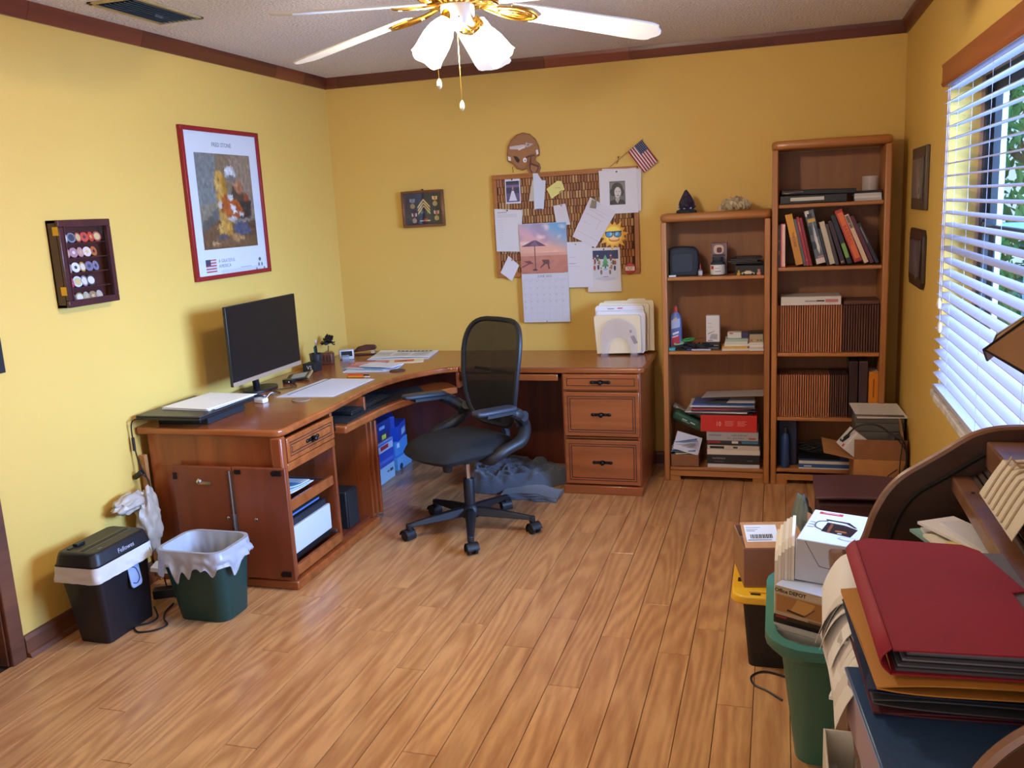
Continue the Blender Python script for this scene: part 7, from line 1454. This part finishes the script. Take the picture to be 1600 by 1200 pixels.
# ---------------- roll-top desk ----------------
RW = wood('rolltop_wood', '7A5238', '4E3222', 'y', 12, .42, .2); RWD = wood('rolltop_side', '4A2E22', '30201A', 'x', 10, .45, .15); RWE = wood('rolltop_edge', '8A5E40', '643F2A', 'x', 12, .4, .25)
rd = thing('rolltop_desk', 'dark wooden roll-top desk along the right wall, piled with papers', 'desk', (3.17, -3.7, 0)); YF_, YN = -3.175, -4.262
S = [(2.93, .757), (2.965, .765), (2.985, .80), (3.003, .86), (3.03, .915), (3.062, .953), (3.10, .980), (3.145, 1.012), (3.18, 1.038), (3.21, 1.056), (3.25, 1.068), (3.30, 1.072), (3.405, 1.072)]
SP = [(p.x, p.y) for p in crv([(x, y, 0) for x, y in S], 4)]
for y0_, y1_ in ((YF_-.028, YF_), (YN, YN+.028)):
    pn = MB(FR((0, y0_, 0), (1, 0, 0), (0, 0, 1), (0, -1, 0))).prism([(3.405, .757)]+SP, -(y1_-y0_), 0).build('side_panel', RWD, rd, bevel=.003)
    b = MB(); b.tube([(x-.001, (y0_+y1_)/2, z_-.004) for x, z_ in SP[2:-1]], .0125, 8); b.build('panel_edge', RWE, pn)
    inner = y0_-.0005 if y1_ == YF_ else y1_+.0005
    b = MB(); b.tube([(x+n_[0]*.045, inner, z_+n_[1]*.045) for (x, z_), n_ in zip(SP[4:-6], [(lambda d: (d[1]/max(1e-6, math.hypot(*d)), -d[0]/max(1e-6, math.hypot(*d))))((SP[i+3][0]-SP[i-3][0], SP[i+3][1]-SP[i-3][1])) for i in range(4, len(SP)-6)])], .006, 6); b.build('roll_groove', mat('groove_black', '120C0A', .7), pn)
MB().prism([(2.90, YN-.01), (3.41, YN-.01), (3.41, YF_+.01), (2.90, YF_+.01)], .725, .757).build('desktop', RW, rd, bevel=.008, seg=3)
MB().box(2.925, 3.405, YN, YN+.02, 0, .725).build('end_panel', RWD, rd); MB().box(2.925, 3.405, YF_-.02, YF_, 0, .725).build('end_panel', RWD, rd)
MB().box(3.395, 3.408, YN+.028, YF_-.028, .757, 1.072).build('back_panel', RWD, rd); MB().box(3.39, 3.405, YN+.02, YF_-.02, .05, .725).build('back_panel', RWD, rd)
for ya, yb in ((YF_-.36, YF_-.02), (YN+.02, YN+.36)):
    for k in range(3):
        o = MB().box(2.925, 2.943, ya+.004, yb-.004, .06+.215*k, .268+.215*k).build('drawer', RW, rd, bevel=.004)
        MB(FR((2.925, (ya+yb)/2, .165+.215*k), (0, -1, 0), (0, 0, 1), (-1, 0, 0))).lathe([(.006, 0), (.006, .008), (.013, .014), (.012, .022), (0, .024)], 14).build('knob', RWE, o)
MB().box(2.93, 2.945, YN+.36, YF_-.36, .60, .722).build('drawer', RW, rd, bevel=.004)
rail = MB(); rail.box(3.158, 3.200, YN+.03, YF_-.03, .928, .962); rail.build('roll_rail', RWE, rd, bevel=.004)
MB(FR((3.179, -3.33, .963), (1, 0, 0), (0, 1, 0), (0, 0, 1))).cyl(.004, 0, .0015, 8).build('rail_nail', BLACKM, rd)
for k in range(7):
    x = 3.200+.0115*k; z_ = .962+.0085*k; MB(TR((x+.003, (YN+YF_)/2, z_), 0, -38, 0)).cbox(0, 0, 0, .0125, abs(YN-YF_)-.07, .007).build('roll_slat', RWD, rd, bevel=.002)
MB().box(3.225, 3.395, YN+.03, YF_-.03, .985, 1.045).build('top_board', RWE, rd, bevel=.005)
MB().box(3.24, 3.395, YN+.03, YF_-.03, .90, .912).build('pigeonhole_shelf', RW, rd)
for k in range(4): MB().box(3.245, 3.39, -3.42-.2*k, -3.41-.2*k, .757, .90).build('pigeonhole_divider', RWD, rd)
# cream ribbed packing card lying over the rail
rc = thing('packing_insert', 'cream moulded packing card with curved ribs lying on the roll-top rail', 'packing', (3.24, -3.45, .97))
def ins(u, v): # u along y (away), v across x
    x = 3.165+.15*v; y = -3.60+.27*u; z_ = 1.010+.055*math.sin(PI*min(1, v*.8+.05))-.02*(1-u)+.012*u
    if v < .3: z_ = 1.010-.035*(1-v/.3)+.055*math.sin(PI*min(1, v*.8+.05))
    return (x+.012, y-.05*(1-v)-.02, min(z_+.004, 1.052)+.008*math.sin(PI*u) if v > .35 else z_+.004)
b = MB(); b.grid(ins, 12, 14, thick=.003); CRM = mat('cream_card', 'D6C8B0', .7); b.build('card', CRM, rc)
b = MB()
for k in range(6): b.tube([tuple(Vector(ins(.18+.13*k+.03*math.sin(PI*v/10), v/10*.55))+Vector((0, 0, .0022))) for v in range(0, 10)], .0028, 5)
b.build('ribs', mat('cream_rib', 'B8A488', .8), rc)
b = MB(); b.tube([tuple(Vector(ins(.15+.7*k/8, .62))+Vector((0, 0, .0015))) for k in range(9)], .006, 5); b.build('slot', mat('slot_brown', '3A2A1E', .8), rc)
b = MB(); b.grid(crum(3.305, -3.33, 1.075, .03, .03, .022, 2, .3), 20, 14); b.v = [Vector((p.x, p.y, max(1.0455, p.z))) for p in b.v]; single(b, 'clear_wrap', mat('clear_wrap_plastic', 'A8A49E', .15, alpha=.5), 'small ball of clear plastic wrap on the roll-top board', 'plastic', smooth=70)
# stained glass lamp on the top board
lp = thing('stained_glass_lamp', 'table lamp with a tan glass panelled shade standing on the roll-top desk', 'lamp', (3.25, -3.75, 1.0455)); T = TR((3.25, -3.75, 1.0455))
MB(T).lathe([(0, 0), (.062, 0), (.064, .008), (.05, .018), (.02, .028), (.014, .05), (.022, .09), (.016, .14), (.010, .18), (.010, .36), (0, .36)], 24).build('base', mat('lamp_bronze', '2A2220', .35, .7), lp)
TAN = mat('mica_glass', '9A7450', .3, var=.12, vs=14); CAME = mat('came_dark', '1C1A1C', .4, .4); n = 6
for k in range(n):
    a0, a1 = math.radians(60*k+12), math.radians(60*k+72); top, bot, low = .035, .160, .30
    P0 = [Vector((.035*math.cos(a0), .035*math.sin(a0), .395)), Vector((.035*math.cos(a1), .035*math.sin(a1), .395)), Vector((.160*math.cos(a1), .160*math.sin(a1), .302)), Vector((.142*math.cos((a0+a1)/2), .142*math.sin((a0+a1)/2), .272)), Vector((.160*math.cos(a0), .160*math.sin(a0), .302))]
    nrm = (P0[1]-P0[0]).cross(P0[4]-P0[0]).normalized()*.0025
    b = MB(T); b.add([tuple(p) for p in P0]+[tuple(p+nrm) for p in P0], [(0, 1, 2, 3, 4), (9, 8, 7, 6, 5)]+[(i, 5+i, 5+(i+1) % 5, (i+1) % 5) for i in range(5)]); pn = b.build('shade_panel', TAN, lp, smooth=0)
    b = MB(T); b.tube([P0[0], P0[4], P0[3], P0[2]], .0028, 6); b.build('came', CAME, pn)
b = MB(T); b.lathe([(0, .40), (.037, .396), (.04, .39), (.036, .386)], 18); b.lathe([(0, .43), (.008, .425), (.006, .41), (.012, .40), (0, .40)], 12); b.build('finial', CAME, lp)
# pile on the desk front
z = .7575
bx = thing('blue_box', 'large box with a blue lid and mauve side under the folder pile', 'box', (3.02, -4.0, z)); T = TR((3.032, -4.005, z), 0, 0, 6)
MB(T).box(-.132, .10, -.195, .095, 0, .082).build('box', mat('mauve_box', 'A08C94', .6), bx, bevel=.002)
MB(T).box(-.136, .104, -.199, .099, .083, .093).build('lid', mat('blue_lid', '2F4C76', .4, bump=.08, bs=60), bx, bevel=.003)
MB(T).box(-.1362, -.1325, -.199, .099, .086, .0905).build('lid_line', mat('lid_edge_blue', '7A98CC', .4), bx)
z += .094
def pile(x, y, w2, d2, h, col, label, a=0, name='file_folder', m=None, cat='folder', bump=0, sag=0, cx=0):
    """one soft folder in the pile: closed spine to the left, slightly domed"""
    global z
    t = thing(name, label, cat, (x, y, z), a, 'folders piled on the roll-top desk'); hw, hd = w2/2, d2/2
    def up(u, v): return (-hw+w2*u, -hd+d2*v, h*.55+(h*.38)*(1-abs(2*u-1)**3)*(.75+.25*math.sin(PI*v))+.003*math.sin(7*v+a)-sag*u)
    b = MB(); b.grid(up, 12, 10, 0, col, thick=.0022)
    b.build('cover', m or PAPER, t, local=True)
    b = MB(); b.grid(lambda u, v: (-hw+w2*u, -hd+d2*v, .0022+.001*math.sin(5*v)+h*.30*(abs(2*u-1)**4)*(u < .5)), 12, 6, 0, col, thick=.0022); b.build('cover', m or PAPER, t, local=True)
    z += h; return t
pile(3.075, -3.90, .34, .30, .012, '5A2430', 'thin maroon folder lowest in the pile on the blue box', 4, cx=0)
pile(3.08, -3.90, .34, .31, .018, '4A4C54', 'grey folder above the maroon one in the desk pile', 2)
pile(3.065, -3.895, .33, .31, .016, '1E2A4A', 'navy folder in the middle of the desk pile', 3)
pile(3.058, -3.905, .31, .33, .026, 'C08438', 'golden brown envelope in the desk pile', 5)
zr = z
# red expanding folder
rf = thing('red_folder', 'big crimson expanding folder on top of the pile on the roll-top desk', 'folder', (3.05, -3.84, z), 0); T = TR((3.046, -3.858, z+.004), 1.5, 0, 3)
RED = mat('crimson_card', '961C30', .7, bump=.12, bs=180, var=.06, vs=5)
pts = [(-.118, -.205), (.115, -.200), (.112, -.105), (.094, -.10), (.092, .0), (.115, .01), (.085, .165), (.062, .19), (-.095, .205), (-.118, .19)]
hh = .040
MB(T).prism([(x, y) for x, y in pts], hh-.0025, hh).build('cover', RED, rf, smooth=0)
b = MB(T); b.grid(lambda u, v: (-.118-.015*math.sin(PI*u), -.205+.395*v, hh*(1-u)+.001), 10, 4, thick=0); b.build('spine', RED, rf, solid=.002)
MB(T).prism([(-.118, -.205), (.12, -.20), (.12, .17), (-.1, .19)], 0, .0025).build('cover', RED, rf, smooth=0)
b = MB(T)
for k, c in enumerate(('4A4A54', '6A6A74', '3A3C46', '84808A', '3E404A', '5C5C68', '70707A')): b.box(-.112+.003*k, .122-.004*(k % 3), -.198+.004*(k % 2), .165, .0032+.0048*k, .0032+.0048*k+.0042, 0, c)
b.build('papers', PAPER, rf, smooth=0)
# papers poking out left of the pile
rn = random.Random(31); z_ = .7578; NM = 'lowest second third fourth fifth sixth seventh eighth ninth tenth eleventh twelfth thirteenth fourteenth fifteenth sixteenth seventeenth eighteenth nineteenth topmost'.split()
for k in range(12):
    c = ('E6E0D6', 'DAD2C6', 'EAE6E0', 'D2C8BC')[k % 4]; a_ = rn.uniform(-14, 10); y_ = -3.765+.003*k+rn.uniform(-.006, .01); x_ = 2.950+.0012*k+rn.uniform(-.008, .006); h_ = (.0075, .0092, .0068)[k % 3]
    single(MB(TR((x_+.02, y_, z_), rn.uniform(-.8, .8), 0, a_)).box(-.075, .06, -.12, .125, 0, h_-.0009, 0, c), 'paper_sheaf', PAPER, '%s of the white paper sheaves fanned along the roll-top desk front' % (NM[k] if k < 11 else 'topmost'), 'papers', 'paper sheaves on the roll-top desk front', smooth=0); z_ += h_
# letters tucked under the rail
single(MB(TR((3.155, -3.47, .7578), 0, 0, 6)).box(-.055, .055, -.14, .13, 0, .112, 0, 'B8B0A6'), 'paper_block', PAPER, 'thick block of papers on the desk under the tucked letters', 'papers', smooth=0)
for k, (x, y, a_, c_, w2, L_, lb) in enumerate(((3.135, -3.40, 20, '7FA49C', .10, .18, 'teal edged letter lowest under the roll rail'), (3.145, -3.42, 8, 'C8C4C0', .11, .18, 'grey-white letter second under the roll rail'), (3.150, -3.48, 16, 'E4DEC8', .10, .20, 'cream letter third under the roll rail'), (3.158, -3.53, 10, 'DCC878', .07, .17, 'pale yellow letter under the roll rail'), (3.150, -3.41, 30, 'E6E2E0', .09, .17, 'white envelope under the roll rail, second from the top'), (3.168, -3.47, 18, 'D8D6DA', .05, .22, 'narrow white slip topmost under the roll rail'))):
    single(MB(TR((x, y, .8705+.0068*k), 0, 0, a_)).box(-w2/2, w2/2, -L_/2, L_/2, 0, .006, 0, c_), 'tucked_letter', PAPER, lb, 'letter', 'letters tucked under the roll rail', smooth=0)
for k in range(9):
    T = TR((2.925-.001*k, -3.90+.032*k, .855+.0050*k), 0, 0, rn.uniform(-16, 6)); L = .16+.02*(k % 3)
    def dr_(u, v, L=L, k=k):
        x = .05-.115*u; t = max(0, u-.45)/.55; return (x+.012*t*t, -L/2+L*v, .0-.085*t**1.7-.006*math.sin(3*v+k)*t)
    nm = ('nearest', 'second', 'third', 'fourth', 'fifth', 'sixth', 'seventh', 'eighth', 'farthest')[k]
    single(MB(T).grid(dr_, 10, 4, 0, ('E4DED4', 'D8D0C6', 'ECE8E2')[k % 3], thick=.0022), 'drooping_paper', PAPER, '%s of the white papers drooping over the desk front beside the red folder' % nm, 'papers', 'papers drooping over the roll-top desk front', smooth=60)
for k, (x, y, z_, a_, c_, lb) in enumerate(((3.195, -3.62, .86, 10, 'A8A09A', 'grey plastic sleeve right of the red folder'), (3.18, -3.70, .873, -6, '7A6A2C', 'olive green folder showing beyond the red folder'), (3.21, -3.74, .885, 8, '8A8688', 'smoky grey sleeve lying over the olive folder'), (3.22, -3.86, .897, -4, 'B4ACA8', 'pale grey sleeve nearest the near end of the desk'))):
    single(MB(TR((x, y, z_), 0, 4, a_)).box(-.05, .05, -.10, .10, 0, .006, 0, c_), 'desk_sleeve', GLOSS, lb, 'sleeve', smooth=0)
# white file bin on the floor at the desk front
wb_ = thing('file_bin', 'narrow white plastic bin with a dark metal clip before the roll-top desk', 'bin', (2.88, -3.88, 0)); b = MB(); x0, x1, y0, y1, h = 2.862, 2.919, -3.98, -3.80, .66
b.box(x0, x1, y0, y1, 0, .006); b.box(x0, x0+.004, y0, y1, .006, h); b.box(x1-.004, x1, y0, y1, .006, h); b.box(x0+.004, x1-.004, y0, y0+.004, .006, h-.01); b.box(x0+.004, x1-.004, y1-.004, y1, .006, h); b.build('bin', mat('bin_cream', 'D8CFBE', .5), wb_, bevel=.001)
b = MB(); b.tube([(2.875, -3.90, h-.01), (2.885, -3.88, h-.05), (2.90, -3.9, h-.06), (2.90, -3.94, h-.12), (2.89, -3.96, h-.3)], .006, 6, smooth=4); b.build('metal_clip', mat('clip_grey'), wb_)
